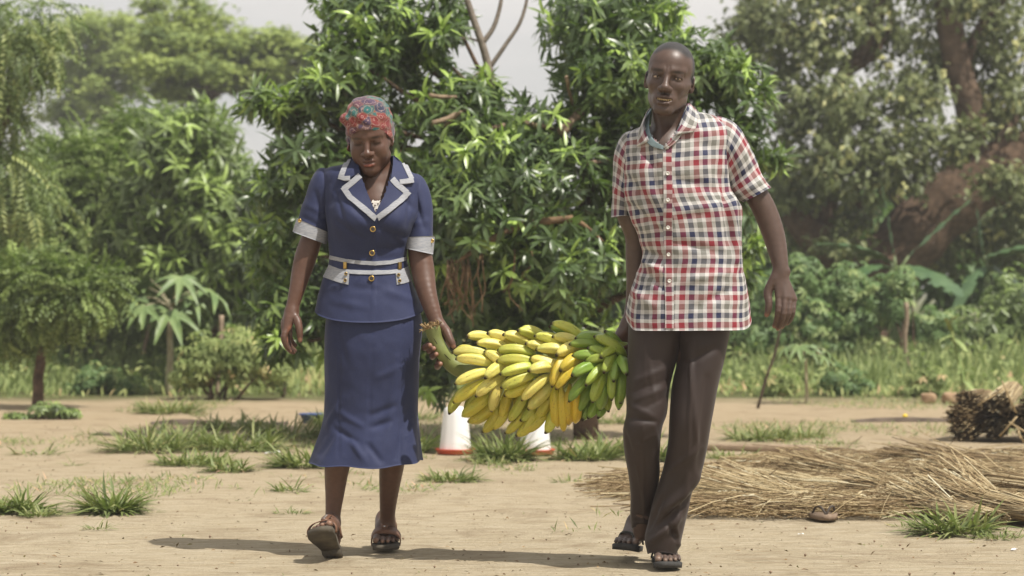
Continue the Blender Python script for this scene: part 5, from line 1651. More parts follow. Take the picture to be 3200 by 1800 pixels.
BAN = [  # tip x,y  base x,y (pixels of a close crop), colour, depth shift of tip
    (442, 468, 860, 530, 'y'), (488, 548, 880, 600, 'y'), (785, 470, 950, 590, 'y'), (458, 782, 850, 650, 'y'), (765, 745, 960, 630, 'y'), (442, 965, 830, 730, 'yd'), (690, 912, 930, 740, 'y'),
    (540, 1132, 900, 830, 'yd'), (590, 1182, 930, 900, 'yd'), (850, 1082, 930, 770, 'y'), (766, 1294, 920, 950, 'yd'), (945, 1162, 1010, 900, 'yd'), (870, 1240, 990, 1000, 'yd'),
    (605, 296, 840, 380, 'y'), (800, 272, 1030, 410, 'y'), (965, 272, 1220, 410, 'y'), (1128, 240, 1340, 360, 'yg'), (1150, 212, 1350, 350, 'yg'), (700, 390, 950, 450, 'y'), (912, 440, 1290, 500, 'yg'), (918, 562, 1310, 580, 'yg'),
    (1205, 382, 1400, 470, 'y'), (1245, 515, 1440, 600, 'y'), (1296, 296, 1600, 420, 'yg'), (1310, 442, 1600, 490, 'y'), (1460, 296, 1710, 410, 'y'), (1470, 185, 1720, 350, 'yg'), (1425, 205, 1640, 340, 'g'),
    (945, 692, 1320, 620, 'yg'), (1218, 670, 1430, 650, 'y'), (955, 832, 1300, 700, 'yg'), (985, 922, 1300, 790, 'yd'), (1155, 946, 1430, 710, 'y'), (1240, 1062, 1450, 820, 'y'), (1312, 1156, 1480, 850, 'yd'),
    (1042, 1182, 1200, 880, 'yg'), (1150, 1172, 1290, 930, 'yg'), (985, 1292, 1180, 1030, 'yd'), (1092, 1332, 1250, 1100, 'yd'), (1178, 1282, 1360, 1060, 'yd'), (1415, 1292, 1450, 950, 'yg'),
    (1500, 492, 1710, 440, 'y'), (1540, 662, 1720, 560, 'o'), (1478, 802, 1580, 540, 'o'), (1524, 828, 1720, 640, 'o'), (1520, 1212, 1490, 790, 'o'), (1576, 1262, 1560, 790, 'o'), (1648, 1212, 1650, 790, 'or'), (1712, 1176, 1720, 800, 'or'),
    (1720, 332, 1990, 380, 'g'), (1914, 310, 2080, 430, 'g'), (1652, 385, 1930, 430, 'g'), (1828, 430, 1980, 500, 'g'), (1970, 512, 2090, 470, 'g'), (1672, 512, 1880, 540, 'g'), (1810, 582, 1980, 560, 'g'), (1982, 664, 2070, 560, 'g'),
    (1655, 716, 1880, 630, 'g'), (1800, 798, 1970, 650, 'g'), (1640, 972, 1830, 740, 'g'), (1730, 1085, 1860, 840, 'g'), (1872, 982, 1980, 730, 'g'), (1772, 1146, 1850, 930, 'g'), (1850, 1146, 1910, 880, 'g'), (1972, 1062, 2010, 750, 'g'),
    (1950, 1146, 1980, 880, 'g'), (2105, 748, 2130, 610, 'g'), (2082, 962, 2090, 700, 'g'), (2060, 1082, 2090, 830, 'g'), (2162, 972, 2200, 690, 'g'), (2160, 1035, 2195, 790, 'g'), (2010, 262, 2080, 400, 'g'), (2225, 700, 2180, 600, 'g')]
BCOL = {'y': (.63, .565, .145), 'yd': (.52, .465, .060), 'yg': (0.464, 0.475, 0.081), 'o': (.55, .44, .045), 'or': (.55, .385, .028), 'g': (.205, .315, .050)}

def build_bananas():
    dL, dR = 8.58, 8.40                    # the bunch hangs between the woman's and the man's hand
    def dax(px): return dL + (dR - dL) * np.clip((px - 1400) / 540.0, -.2, 1.2)
    def ctr_y(px): return np.interp(px, [1400, 1440, 1560, 1700, 1900, 1960], [1150, 1165, 1160, 1155, 1140, 1125])
    root = empty('banana_bunch', P(1680, 1365, 8.5), 'heavy bunch of yellow and green bananas carried between the woman and the man', 'banana bunch')
    # stalk: thick green stem at the woman's end, running through the bunch to the man's hand
    m = MB()
    q = [(1350, 1022, 8.57), (1362, 1062, 8.57), (1384, 1102, 8.57), (1416, 1140, 8.58), (1470, 1165, 8.58), (1600, 1165, 8.54), (1800, 1150, 8.46), (1900, 1135, 8.43), (1945, 1118, 8.42)]
    pts = catmull(np.array([P(*a) for a in q]), 48)
    tt = np.linspace(0, 1, 48)
    rad = np.interp(tt, [0, .08, .22, .36, .5, .8, 1], [.0275, .0265, .0265, .029, .030, .022, .014]) * (1 + .03 * np.sin(tt * 37))
    m.tube(pts, rad, 18)
    me = m.mesh('bunch_stalk')
    st = obj('stalk', me, M_stalk, root)
    # frayed, dried cut end
    r = np.random.default_rng(12)
    c0 = np.array(pts[0]); axd = np.array(pts[0] - pts[3]); axd /= np.linalg.norm(axd)
    m = MB()
    for i in range(170):
        off = rand_dirs(1, r)[0]; off -= axd * (off @ axd); off /= np.linalg.norm(off) + 1e-9
        a = c0 + off * .026 * math.sqrt(r.random()) - axd * .006
        ln = r.uniform(.008, .026)
        b = a + (axd * r.uniform(.3, 1) + off * r.uniform(.0, .6) + rand_dirs(1, r)[0] * .5) * ln
        cc = b + rand_dirs(1, r)[0] * .009 - np.array([0, .004, .003])
        m.tube([a, b, cc], [.0022, .0018, .0010], 4)
    obj('frayed_end', m.mesh('frayed_end'), M_fray, st)
    # dark split running down the stalk
    m = MB()
    sp = [(1352, 1052), (1366, 1075), (1385, 1103), (1408, 1126)]
    m.tube([P(x, y, 8.5455) for x, y in sp], [.0010, .0022, .0020, .0008], 6)
    obj('split', m.mesh('stalk_split'), M_bananatip, st)
    meshes = [banana_mesh(cv, 1.0, i) for i, cv in enumerate((.10, .13, .16, .12))]
    var = {}
    rr = random.Random(3)
    k = 0
    def one(tip, base, col, fat, bow):
        nonlocal k
        d = tip - base; ln = d.length
        cvk = min(.17, max(.07, bow))
        key = (round(cvk, 2), round(fat / ln, 2), k % 3)
        if key not in var: var[key] = banana_mesh(key[0], key[1], 40 + len(var))
        o = obj('banana', var[key])
        x = d.normalized()
        # bows up and away from the axis of the bunch
        outw = (base + tip) / 2 - P((base.x / base.y * F + 1600), float(ctr_y(base.x / base.y * F + 1600)), float(dax(base.x / base.y * F + 1600)))
        z = outw * 2.0 + Vector((0, 0, .10)); z = (z - x * z.dot(x)).normalized(); y = z.cross(x)
        M4 = Matrix.Identity(4)
        for c, vv in enumerate((x, y, z)):
            for q_ in range(3): M4[q_][c] = vv[q_] * ln
        M4.translation = base - root.location
        o.parent = root; o.matrix_local = M4
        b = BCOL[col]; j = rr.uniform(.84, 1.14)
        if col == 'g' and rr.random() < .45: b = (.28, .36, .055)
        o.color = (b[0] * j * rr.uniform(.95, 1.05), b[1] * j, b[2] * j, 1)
        tp = obj('tip', tip_me)
        tp.parent = o; tp.matrix_local = Matrix.Translation((1.0, 0, 0)) @ Matrix.Diagonal((1.0, 1.0, 1.0, 1)) @ Matrix.Scale(fat / ln, 4)
        k += 1
    mt = MB(); mt.lathe([(0, .16), (.17, .16), (.24, .08), (.29, -.10), (.27, -.22)], (0, 0, 0), 9, Matrix.Rotation(math.pi / 2, 3, 'Y'))
    global tip_me
    tip_me = mt.mesh('banana_tip'); tip_me.materials.append(M_bananatip)
    for i, (tx, ty, bx, by, col) in enumerate(BAN):
        tpx, tpy = Z7(tx, ty); bpx, bpy_ = Z7(bx, by)
        vt = (tpy - ctr_y(tpx)) / F * 8.5; vb = (bpy_ - ctr_y(bpx)) / F * 8.5
        rt = .165; rb = .085
        dt = -math.sqrt(max(.0009, rt * rt - vt * vt)); db = -math.sqrt(max(.0001, rb * rb - vb * vb))
        if vt < 0: dt *= .72
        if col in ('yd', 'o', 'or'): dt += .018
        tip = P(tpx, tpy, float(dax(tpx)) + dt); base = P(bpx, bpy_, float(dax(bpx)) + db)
        v = base - tip
        if v.length < .135: base = tip + v.normalized() * .135
        fat = .0196 + rr.uniform(-.0020, .0022)
        tip = tip + Vector((rr.uniform(-.006, .006), rr.uniform(-.012, .004), rr.uniform(-.006, .006)))
        if col == 'g': fat *= .94
        one(tip, base, col, fat, .115 + rr.uniform(-.02, .03))
    # fruit on the far side that fills the bunch
    for i in range(26):
        px = 1470 + i * 18.0; an = rr.uniform(-.2, 1.0) * math.pi
        y0 = float(ctr_y(px)); D = float(dax(px))
        base = P(px, y0 + math.cos(an) * 40, D + abs(math.sin(an)) * .055)
        tip = P(px - 60 + rr.uniform(-25, 10), y0 + math.cos(an) * 105 + 25, D + abs(math.sin(an)) * .13 + .015)
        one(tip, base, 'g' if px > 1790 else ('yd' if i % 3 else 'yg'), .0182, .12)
M_stalk = simple('banana_stalk', (.20, .23, .065), (.12, .135, .04), 16, .5, .4, .25, 50)
M_fray = simple('dry_fibre', (.42, .30, .15), (.16, .10, .05), 60, .9, .1)
build_bananas()

# ================================================================ THE MAN
DM = 8.24
def mp(px, py, dy=0.0): return P(px, py, DM + dy)
M_skin_m = skinmat('skin_dark', .43, .5, .25)
M_eye = simple('eye_white', (.40, .30, .22), (.33, .24, .17), 30, .25, .6)
M_iris = simple('eye_iris', (.03, .015, .008), (.02, .01, .006), 30, .2, .6)
M_teeth = simple('teeth', (.58, .45, .26), (.45, .32, .16), 200, .35, .5)

def plaid():
    m, n, b = mat_new('plaid_cotton')
    tc = n.nodes.new('ShaderNodeTexCoord')
    nz = n.nodes.new('ShaderNodeTexNoise'); nz.inputs['Scale'].default_value = 9.0
    n.links.new(tc.outputs['UV'], nz.inputs['Vector'])
    va = n.nodes.new('ShaderNodeVectorMath'); va.operation = 'SCALE'; va.inputs['Scale'].default_value = .006
    n.links.new(nz.outputs['Color'], va.inputs[0])
    vb = n.nodes.new('ShaderNodeVectorMath'); vb.operation = 'ADD'
    n.links.new(tc.outputs['UV'], vb.inputs[0]); n.links.new(va.outputs[0], vb.inputs[1])
    sp = n.nodes.new('ShaderNodeSeparateXYZ'); n.links.new(vb.outputs[0], sp.inputs[0])
    red, navy, grey, white = (.225, .022, .034), (.020, .025, .066), (.150, .147, .128), (.49, .475, .455)
    def yarn(sock, off):
        f = mathn(n, 'FRACT', mathn(n, 'ADD', mathn(n, 'MULTIPLY', sock, 1 / .094), off))
        return ramp(n, f, [(0, red), (.20, white), (.333, navy), (.525, white), (.667, grey), (.86, white)], 'CONSTANT')
    a, c = yarn(sp.outputs[0], .40), yarn(sp.outputs[1], .10)
    col = mixc(n, .5, a, c)
    n.links.new(col, b.inputs['Base Color'])
    b.inputs['Roughness'].default_value = .62
    b.inputs['Specular IOR Level'].default_value = .25
    b.inputs['Sheen Weight'].default_value = .1
    n1 = noise_node(n, 60, 4, tc.outputs['UV'], .6, .8)
    bump(n, b, n1, .35, .004)
    return m
M_plaid = plaid()
M_plaid_in = simple('collar_inside', (.20, .27, .29), (.15, .20, .22), 60, .7, .2)
M_button = simple('shell_button', (.66, .65, .60), (.55, .54, .50), 40, .3, .5)
def trouser_mat():
    m, n, b = mat_new('brown_trousers')
    v = coord(n)
    c = ramp(n, noise_node(n, 5, 4, v), [(.3, (.026, .0165, .014)), (.7, (.034, .022, .0185))])
    n.links.new(c, b.inputs['Base Color'])
    b.inputs['Roughness'].default_value = .58
    b.inputs['Specular IOR Level'].default_value = .35
    b.inputs['Sheen Weight'].default_value = .08
    b.inputs['Sheen Roughness'].default_value = .4
    bump(n, b, noise_node(n, 900, 2, v), .12, .001)
    return m
M_trouser = trouser_mat()

def build_man():
    root = empty('person', Vector((mp(2080, 900).x, DM + .1, 0)), 'man in red, white and navy checked shirt and dark brown trousers, carrying the green end', 'person')
    H = Frame(mp(2093, 245, -.01), rot_basis(math.radians(-9), math.radians(2), math.radians(7.5)), 1.075)
    fd = Field(steps((mp(1895, 0).x, mp(2010, 0).x, .004), (mp(2010, 0).x, mp(2185, 0).x, .0030), (mp(2185, 0).x, mp(2380, 0).x, .006), (mp(2380, 0).x, mp(2500, 0).x, .0024)),
               steps((DM - .26, DM - .12, .004), (DM - .12, DM + .16, .0032), (DM + .16, DM + .46, .005)),
               steps((-.02, .16, .0040), (.16, .72, .010), (.72, .94, .0028), (.94, 1.44, .0060), (1.44, 1.835, .0028)))
    head(fd, H, True)
    # neck, shoulders, trunk
    fd.cone(H(0, -.030, -.05), mp(2086, 425, .05), .053, .058, .02)
    for q in (-1, 1):
        fd.cone(H(q * .045, -.015, -.045), mp(2084 + q * 14, 440, -.01), .016, .014, .02)
    fd.cone(mp(2088, 432, .055), mp(1990, 470, .05), .048, .044, .03)
    fd.cone(mp(2092, 428, .055), mp(2240, 440, .05), .048, .044, .03)
    fd.cone(mp(2084, 470, .02), mp(2110, 620, .02), .075, .085, .03)
    fd.cone(mp(2060, 500, .03), mp(2130, 940, .03), .085, .080, .03); fd.cone(mp(2170, 500, .03), mp(2170, 940, .03), .085, .080, .03)
    # legs inside the trousers
    fd.chain([mp(2060, 960, .03), mp(2025, 1180, .02), mp(2012, 1320, -.01), mp(2010, 1480, .08), mp(2008, 1660, .20)], [.075, .060, .050, .048, .034], .02)
    fd.chain([mp(2180, 960, .03), mp(2170, 1180, .01), mp(2150, 1320, .00), mp(2112, 1500, .04), mp(2072, 1690, .11)], [.075, .062, .052, .048, .036], .02)
    # arm hanging on the right of the picture
    fd.chain([mp(2272, 455, .04), mp(2326, 545, .045), mp(2366, 612, .045), mp(2391, 660, .045), mp(2412, 716, .04), mp(2427, 770, .03), mp(2438, 826, .015), mp(2440, 852, .01)],
             [.046, .043, .0405, .0405, .039, .0345, .0275, .0255], .02)
    fd.cone(mp(2428, 856, .01), mp(2452, 852, .01), .0185, .0185, .010)
    fd.ell(mp(2461, 846, .005), (.007, .010, .010), None, .010)
    nails = []
    wr = mp(2440, 862, .008)
    fing = [[(2433, 926), (2432, 972), (2426, 1003), (2420, 1019)], [(2452, 929), (2449, 980), (2440, 1010), (2431, 1027)], [(2468, 932), (2464, 979), (2454, 1006), (2444, 1021)], [(2481, 935), (2478, 975), (2470, 999), (2460, 1011)]]
    for i, q in enumerate(fing):
        dk = (-.012, -.016, -.012, -.004)[i]
        j = [mp(*q[0], dk), mp(*q[1], dk - .010), mp(*q[2], dk + .012), mp(*q[3], dk + .030)]
        fd.cone(mp(2430 + i * 6, 866, .005), j[0], .0155, .0122, .010)
        r0 = (.0112, .0112, .0105, .0094)[i]
        fd.chain(j, [r0 * .98, r0 * .94, r0 * .84, r0 * .70], .002)
        nails.append((*j[3], .0105))
    th = [mp(2420, 872, .005), mp(2400, 912, .005), mp(2403, 945, -.004), mp(2401, 968, -.004), mp(2396, 984, -.002)]
    fd.chain(th, [.018, .0150, .0125, .0115, .0085], .010)
    nails.append((*th[4], .011))
    fd.cone(mp(2436, 880, .012), mp(2450, 920, .008), .012, .011, .010)
    # the carrying arm, half behind the shirt
    fd.chain([mp(1975, 455, .05), mp(1954, 560, .08), mp(1958, 660, .10), mp(1985, 730, .115), mp(1989, 800, .125), mp(1988, 880, .13), mp(1978, 965, .135), mp(1964, 1014, .135)],
             [.044, .041, .038, .037, .038, .034, .0275, .0255], .02)
    fd.chain([mp(1964, 1014, .135), mp(1946, 1050, .135), mp(1938, 1075, .14)], [.027, .027, .026], .012)
    fd.chain([mp(1950, 1035, .13), mp(1924, 1066, .11), mp(1919, 1096, .10), mp(1917, 1126, .10)], [.021, .0165, .0135, .010], .008)
    nails.append((*mp(1916, 1126, .09), .009))
    for i in range(4):
        y = 1078 + i * 17
        fd.chain([mp(1945, 1062 + i * 8, .15), mp(1962, y - 2, .155), mp(1966, y + 6, .115), mp(1950, y + 10, .098)], [.0125, .0115, .0105, .0085], .004)
    # feet
    Fr = Frame(Vector((mp(2077, 0).x, 8.478, .020)), rot_basis(math.radians(3), 0, 0))
    Fl = Frame(Vector((P(1985, 0, 8.63).x, 8.66, .040)), rot_basis(math.radians(-11), math.radians(-4), math.radians(6)))
    foot(fd, Fr, -1); foot(fd, Fl, 1)
    V, Q = fd.surface()
    me = mesh_np('man_body', V, Q)
    # colour of skin, hair, lips, palms, nails, dusty feet
    base = np.array([.084, .051, .038])
    C = np.repeat(base[None], len(V), 0)
    hl = H.inv(V)
    inhead = (hl[:, 2] > -.16) & (np.abs(hl[:, 0]) < .1) & (hl[:, 1] > -.13) & (V[:, 2] > 1.42)
    line = .062 + .018 * np.clip(1 - (np.abs(hl[:, 0]) / .05) ** 2, 0, 1)      # hair line
    side = np.clip((np.abs(hl[:, 0]) - .052) / .015, 0, 1)
    hair = np.clip((hl[:, 2] - line) / .012, 0, 1)
    hair = np.maximum(hair, np.clip((.030 - hl[:, 1]) / .02, 0, 1) * np.clip((hl[:, 2] + .02) / .02, 0, 1) * (np.abs(hl[:, 0]) < .085))
    hair *= inhead * (np.abs(hl[:, 0]) < .0765)
    grain = .7 + .6 * np.random.default_rng(2).random(len(V))
    C = C * (1 - hair[:, None]) + np.array([.019, .016, .015]) * grain[:, None] * hair[:, None]
    def paint(mask, col): 
        nonlocal C
        C = C * (1 - mask[:, None]) + np.array(col) * mask[:, None]
    def el(c, r): return np.exp(-((((hl - np.array(c)) / np.array(r)) ** 2).sum(1)) ** 2) * inhead
    paint(el((0, .088, -.0545), (.026, .022, .0050)) * .75, (.018, .013, .011))       # moustache
    for q in (-1, 1):
        paint(el((q * .030, .080, .0165), (.021, .022, .0058)) * .9, (.016, .011, .009))   # brows
        paint(el((q * .033, .082, -.002), (.019, .02, .011)) * .65, (.034, .021, .016))
        paint(el((q * .028, .070, -.100), (.018, .03, .014)) * .35, (.030, .022, .018))
    paint(el((0, .065, -.108), (.030, .035, .012)) * .45, (.030, .022, .018))
    paint(el((0, .09, -.0655), (.026, .02, .0050)) * .7, (.055, .030, .027)); paint(el((0, .09, -.0875), (.022, .02, .0065)) * .7, (.050, .028, .024))
    paint(near_mask(V, nails, .0095) * .85, (.30, .155, .095))
    pal = near_mask(V, [(*mp(1958, 1060, .10), .03), (*mp(1955, 1100, .09), .022)], .02); paint(pal * .6, (.13, .060, .036))
    ft = np.clip((.10 - V[:, 2]) / .05, 0, 1); paint(ft * .30, (.085, .068, .058))
    toe = near_mask(V, [tuple(Fr(-.034, .240, .022)) + (.013,), tuple(Fr(-.010, .243, .016)) + (.009,), tuple(Fr(.009, .232, .015)) + (.008,), tuple(Fr(.027, .216, .015)) + (.007,), tuple(Fl(.034, .240, .022)) + (.013,), tuple(Fl(.010, .243, .016)) + (.009,)], .01); paint(toe * .55, (.26, .17, .115))
    set_col(me, C)
    body = obj('body', me, M_skin_m, root)
    # eyes and teeth
    for q in (-1, 1):
        bm = bmesh.new(); bmesh.ops.create_uvsphere(bm, u_segments=20, v_segments=12, radius=.0126 * H.s)
        e = bpy.data.meshes.new('eye'); bm.to_mesh(e); bm.free(); e.polygons.foreach_set('use_smooth', np.ones(len(e.polygons), bool))
        o = obj('eye', e, M_eye); o.location = H(q * .0325, .0700, -.003); parent_to(o, root)
        bm = bmesh.new(); bmesh.ops.create_uvsphere(bm, u_segments=14, v_segments=8, radius=.0068 * H.s)
        e = bpy.data.meshes.new('iris'); bm.to_mesh(e); bm.free()
        o2 = obj('iris', e, M_iris); o2.location = H(q * .0325 + .001, .0764, -.0032); parent_to(o2, o)
    m = MB()
    for row, z, hgt, w in ((0, -.0722, .0076, .0066),):
        for i in range(-3, 4):
            x = i * w; y = .0905 - (x / .030) ** 2 * .016
            bm = bmesh.new(); bmesh.ops.create_uvsphere(bm, u_segments=10, v_segments=6, radius=1)
            vv = np.array([tuple(v.co) for v in bm.verts]); ff = [[v.index for v in f.verts] for f in bm.faces]
            bm.free()
            vv = np.sign(vv) * np.abs(vv) ** .75
            vv = vv * np.array([w * .50, .003, hgt * .62]) + np.array([x, y, z])
            vv = np.array([tuple(H(*p)) for p in vv])
            m.add(vv, [f for f in ff if len(f) == 3], [f for f in ff if len(f) == 4])
    obj('teeth', m.mesh('teeth'), M_teeth, root)

    # ---------------------------------------------------- shirt
    S = [(2030, 392, 2160, 352, DM + .050, .072, .06), (2000, 398, 2208, 356, DM + .045, .085, .07), (1962, 416, 2254, 376, DM + .04, .10, .085), (1944, 455, 2284, 420, DM + .035, .115, .10), (1946, 530, 2274, 510, DM + .03, .125, .11), (1952, 610, 2284, 595, DM + .03, .13, .11),
         (1970, 680, 2314, 650, DM + .03, .13, .11), (1996, 740, 2315, 735, DM + .03, .125, .11), (2006, 806, 2318, 806, DM + .03, .125, .11), (1990, 850, 2323, 850, DM + .03, .125, .115), (1974, 892, 2333, 895, DM + .03, .13, .12), (1958, 955, 2343, 950, DM + .03, .135, .13), (1956, 990, 2346, 988, DM + .03, .138, .135)]
    V = loft(S, 110, 160, 2.3)
    rows, cols, _ = V.shape
    # shirt tails: long in front and behind, short at the sides
    a = np.arange(cols) / cols * 2 * np.pi
    front = np.clip(np.sin(a), 0, 1); back = np.clip(-np.sin(a), 0, 1)
    drop = .046 * (1 - np.exp(-(front / .28) ** 2)) * (front > 0) + .028 * (1 - np.exp(-(back / .3) ** 2)) * (back > 0)
    ramp_ = np.clip((np.arange(rows) / (rows - 1) - .72) / .28, 0, 1)
    V[:, :, 2] -= drop[None] * ramp_[:, None]
    N = grid_normals(V)
    if N[rows // 2, cols // 4, 1] > 0: N = -N
    D = .0048 * fnoise(V * np.array([1.6, 1, .8]), 9, 5, 2) + .0020 * fnoise(V * np.array([1.0, 1, 2.2]), 22, 7, 2)
    D = D + creases(V, N, [(1965, 560, 2060, 680, 14, -0.0150), (1975, 640, 2080, 740, 12, -0.0120), (2000, 780, 2080, 810, 10, -0.0150), (2005, 815, 2090, 860, 10, 0.0120), (2010, 850, 2075, 900, 9, -0.0120), (2260, 560, 2285, 780, 12, -0.0180), (2290, 620, 2300, 820, 8, 0.0150), (2245, 520, 2230, 640, 12, -0.0090),
                           (2110, 560, 2230, 590, 14, -0.0090), (2120, 660, 2260, 640, 12, 0.0075), (2110, 760, 2260, 790, 12, -0.0090), (2130, 880, 2290, 850, 14, 0.0090), (2180, 960, 2290, 900, 12, -0.0105), (2030, 480, 2050, 600, 12, -0.0090), (1960, 900, 2050, 960, 14, 0.0090), (2150, 430, 2250, 470, 16, -0.0075), (1990, 450, 2050, 520, 14, -0.0090)])
    wave = .004 * np.sin(a * 11 + 1.0)[None] * ramp_[:, None] ** 1.5
    V = V + N * (D + wave)[:, :, None]
    bv = bvh_of(V)
    sx, sy = screen((V[:-1] + np.roll(V, -1, 1)[:-1] + V[1:] + np.roll(V, -1, 1)[1:]) / 4)
    fr = np.broadcast_to((np.arange(cols) < cols // 2)[None], sx.shape)
    tt_ = np.clip((sy - 350) / 108.0, 0, 1)
    vneck = fr & (sy < 456) & (sx > 1986 + 82 * tt_ ** 1.15) & (sx < 2160 - 82 * tt_)
    shirt, me_s = cloth('shirt', V, M_plaid, root, .0025, cut=vneck)
    # sleeves
    SL = [(1985, 402, 2010, 520, DM + .045, .06, .065), (1944, 420, 1998, 530, DM + .05, .066, .066), (1920, 474, 1990, 556, DM + .06, .068, .066), (1914, 545, 1980, 600, DM + .075, .064, .062), (1912, 615, 1972, 640, DM + .09, .062, .062), (1912, 679, 1966, 674, DM + .10, .060, .060)]
    SR = [(2228, 500, 2240, 362, DM + .04, .065, .07), (2248, 520, 2292, 382, DM + .04, .070, .07), (2258, 552, 2338, 446, DM + .04, .070, .068), (2272, 592, 2368, 508, DM + .045, .066, .066), (2298, 617, 2392, 562, DM + .045, .066, .064), (2322, 632, 2408, 586, DM + .045, .064, .062)]
    for nm, SS, cl in (('sleeve', SL, [(1925, 520, 1970, 600, 9, -.006), (1920, 600, 1965, 560, 8, .004)]), ('sleeve', SR, [(2290, 480, 2300, 580, 12, -.008), (2310, 560, 2370, 520, 10, -.006), (2330, 600, 2390, 560, 8, .004), (2300, 420, 2340, 520, 10, .004)])):
        W = loft(SS, 50, 72, 2.0)
        Nn = grid_normals(W)
        if Nn[25, 18, 1] > 0: Nn = -Nn
        W = W + Nn * (.003 * fnoise(W, 14, 9, 2) + creases(W, Nn, cl))[:, :, None]
        W[-1] += (W[-1] - W[-1].mean(0)) * .02
        cloth(nm, W, M_plaid, shirt, .0025)
    # placket, buttons, hem stitch, collar
    pl = patch_mesh('placket', band_poly([(2085, 462), (2087, 560), (2088, 700), (2090, 800), (2092, 900), (2093, 1000), (2092, 1026)], 27), bv, .001, .0022, 13, DM - .08)
    uvl = pl.uv_layers[0]
    for l in pl.loops:
        co = pl.vertices[l.vertex_index].co; uvl.data[l.index].uv = (co.x * 1.0 + .004, co.z + .013)
    obj('placket', pl, M_plaid, shirt)
    for x, y in ((2085, 461), (2086, 542), (2087, 625), (2088, 711), (2090, 795), (2092, 878)):
        c = on_surface(bv, x, y, .0035, DM - .08)
        b = disc_button('button', c, .0066, .0032, M_button, shirt)
    def cs(px, py, off, dy):
        """point on the shirt, lifted; or at the depth dy where the shirt is open"""
        h = on_surface(bv, px, py, 0.0)
        y = DM + dy if h is None else min(h.y, DM + dy + .03)
        return P(px, py, y - off)
    def collar(name, outer, mat=M_plaid, offs=None):
        """collar piece given by rows of (px, py, dy); the rows run from the fold to the free edge"""
        A = np.array([[cs(p[0], p[1], offs[i], p[2]) for p in row] for i, row in enumerate(outer)])
        rws = np.stack([catmull(A[i], 16) for i in range(len(A))])
        g = catmull(rws, 9)
        me = bpy.data.meshes.new(name)
        nn_ = 9; mm = 16
        idx = [(i * mm + j, i * mm + j + 1, (i + 1) * mm + j + 1, (i + 1) * mm + j) for i in range(nn_ - 1) for j in range(mm - 1)]
        me.from_pydata([tuple(p) for p in g.reshape(-1, 3)], [], idx)
        me.polygons.foreach_set('use_smooth', np.ones(len(me.polygons), bool))
        set_uv(me, np.stack([np.repeat(np.arange(nn_), mm) / nn_ * .06, np.tile(np.arange(mm), nn_) / mm * .12], 1))
        o = obj(name, me, mat, shirt)
        md = o.modifiers.new('t', 'SOLIDIFY'); md.thickness = .003; md.offset = 0
        return o
    collar('collar', [[(2152, 322, .045), (2144, 345, .0), (2132, 382, -.045), (2106, 424, -.07)], [(2166, 334, .04), (2162, 362, -.01), (2150, 394, -.05), (2130, 418, -.07)], [(2176, 344, .03), (2180, 374, -.02), (2174, 400, -.06), (2167, 412, -.07)]], M_plaid, (.022, .018, .007))
    collar('collar', [[(2034, 334, .045), (2020, 358, .0), (2014, 398, -.035), (2028, 438, -.07)], [(2022, 350, .045), (2006, 386, -.01), (2002, 424, -.05), (2014, 448, -.07)], [(2014, 368, .03), (1998, 406, -.03), (1992, 442, -.05), (1990, 458, -.06)]], M_plaid, (.022, .018, .007))
    collar('collar_band', [[(2148, 324, .045), (2136, 356, .0), (2118, 400, -.05), (2096, 438, -.07), (2074, 456, -.075)], [(2158, 344, .045), (2150, 376, .0), (2136, 412, -.055), (2110, 446, -.075), (2080, 468, -.078)]], M_plaid, (.008, .006))
    collar('collar_band', [[(2038, 336, .05), (2030, 366, .01), (2030, 408, -.03), (2046, 440, -.065), (2074, 456, -.075)], [(2026, 350, .05), (2010, 390, .01), (2010, 428, -.04), (2034, 456, -.07), (2072, 468, -.078)]], M_plaid_in, (.008, .006))

    # ---------------------------------------------------- trousers
    tr = empty('trousers', root.location); tr.parent = root; tr.location = (0, 0, 0)
    TL = [(1964, 980, 2150, 980, DM + .03, .10, .11), (1962, 1060, 2132, 1060, DM + .03, .105, .11), (1958, 1130, 2116, 1120, DM + .025, .10, .10), (1953, 1216, 2096, 1210, DM + .015, .095, .095), (1954, 1290, 2086, 1290, DM + .0, .085, .085), (1944, 1345, 2070, 1340, DM - .005, .078, .085), (1948, 1412, 2061, 1412, DM + .03, .070, .085), (1960, 1480, 2062, 1480, DM + .07, .062, .08), (1968, 1545, 2054, 1545, DM + .12, .058, .07), (1968, 1609, 2048, 1609, DM + .17, .056, .065), (1973, 1652, 2040, 1657, DM + .20, .055, .060)]
    TR = [(2095, 975, 2290, 975, DM + .03, .10, .11), (2105, 1050, 2275, 1050, DM + .03, .105, .11), (2117, 1115, 2263, 1105, DM + .02, .10, .10), (2099, 1200, 2243, 1200, DM + .005, .092, .095), (2089, 1309, 2223, 1309, DM - .005, .085, .09), (2085, 1385, 2210, 1395, DM + .005, .078, .085), (2070, 1464, 2190, 1482, DM + .03, .070, .08), (2044, 1557, 2164, 1533, DM + .055, .066, .075), (2026, 1635, 2147, 1607, DM + .075, .064, .072), (2016, 1684, 2126, 1694, DM + .085, .064, .070), (2024, 1731, 2110, 1735, DM + .09, .062, .066)]
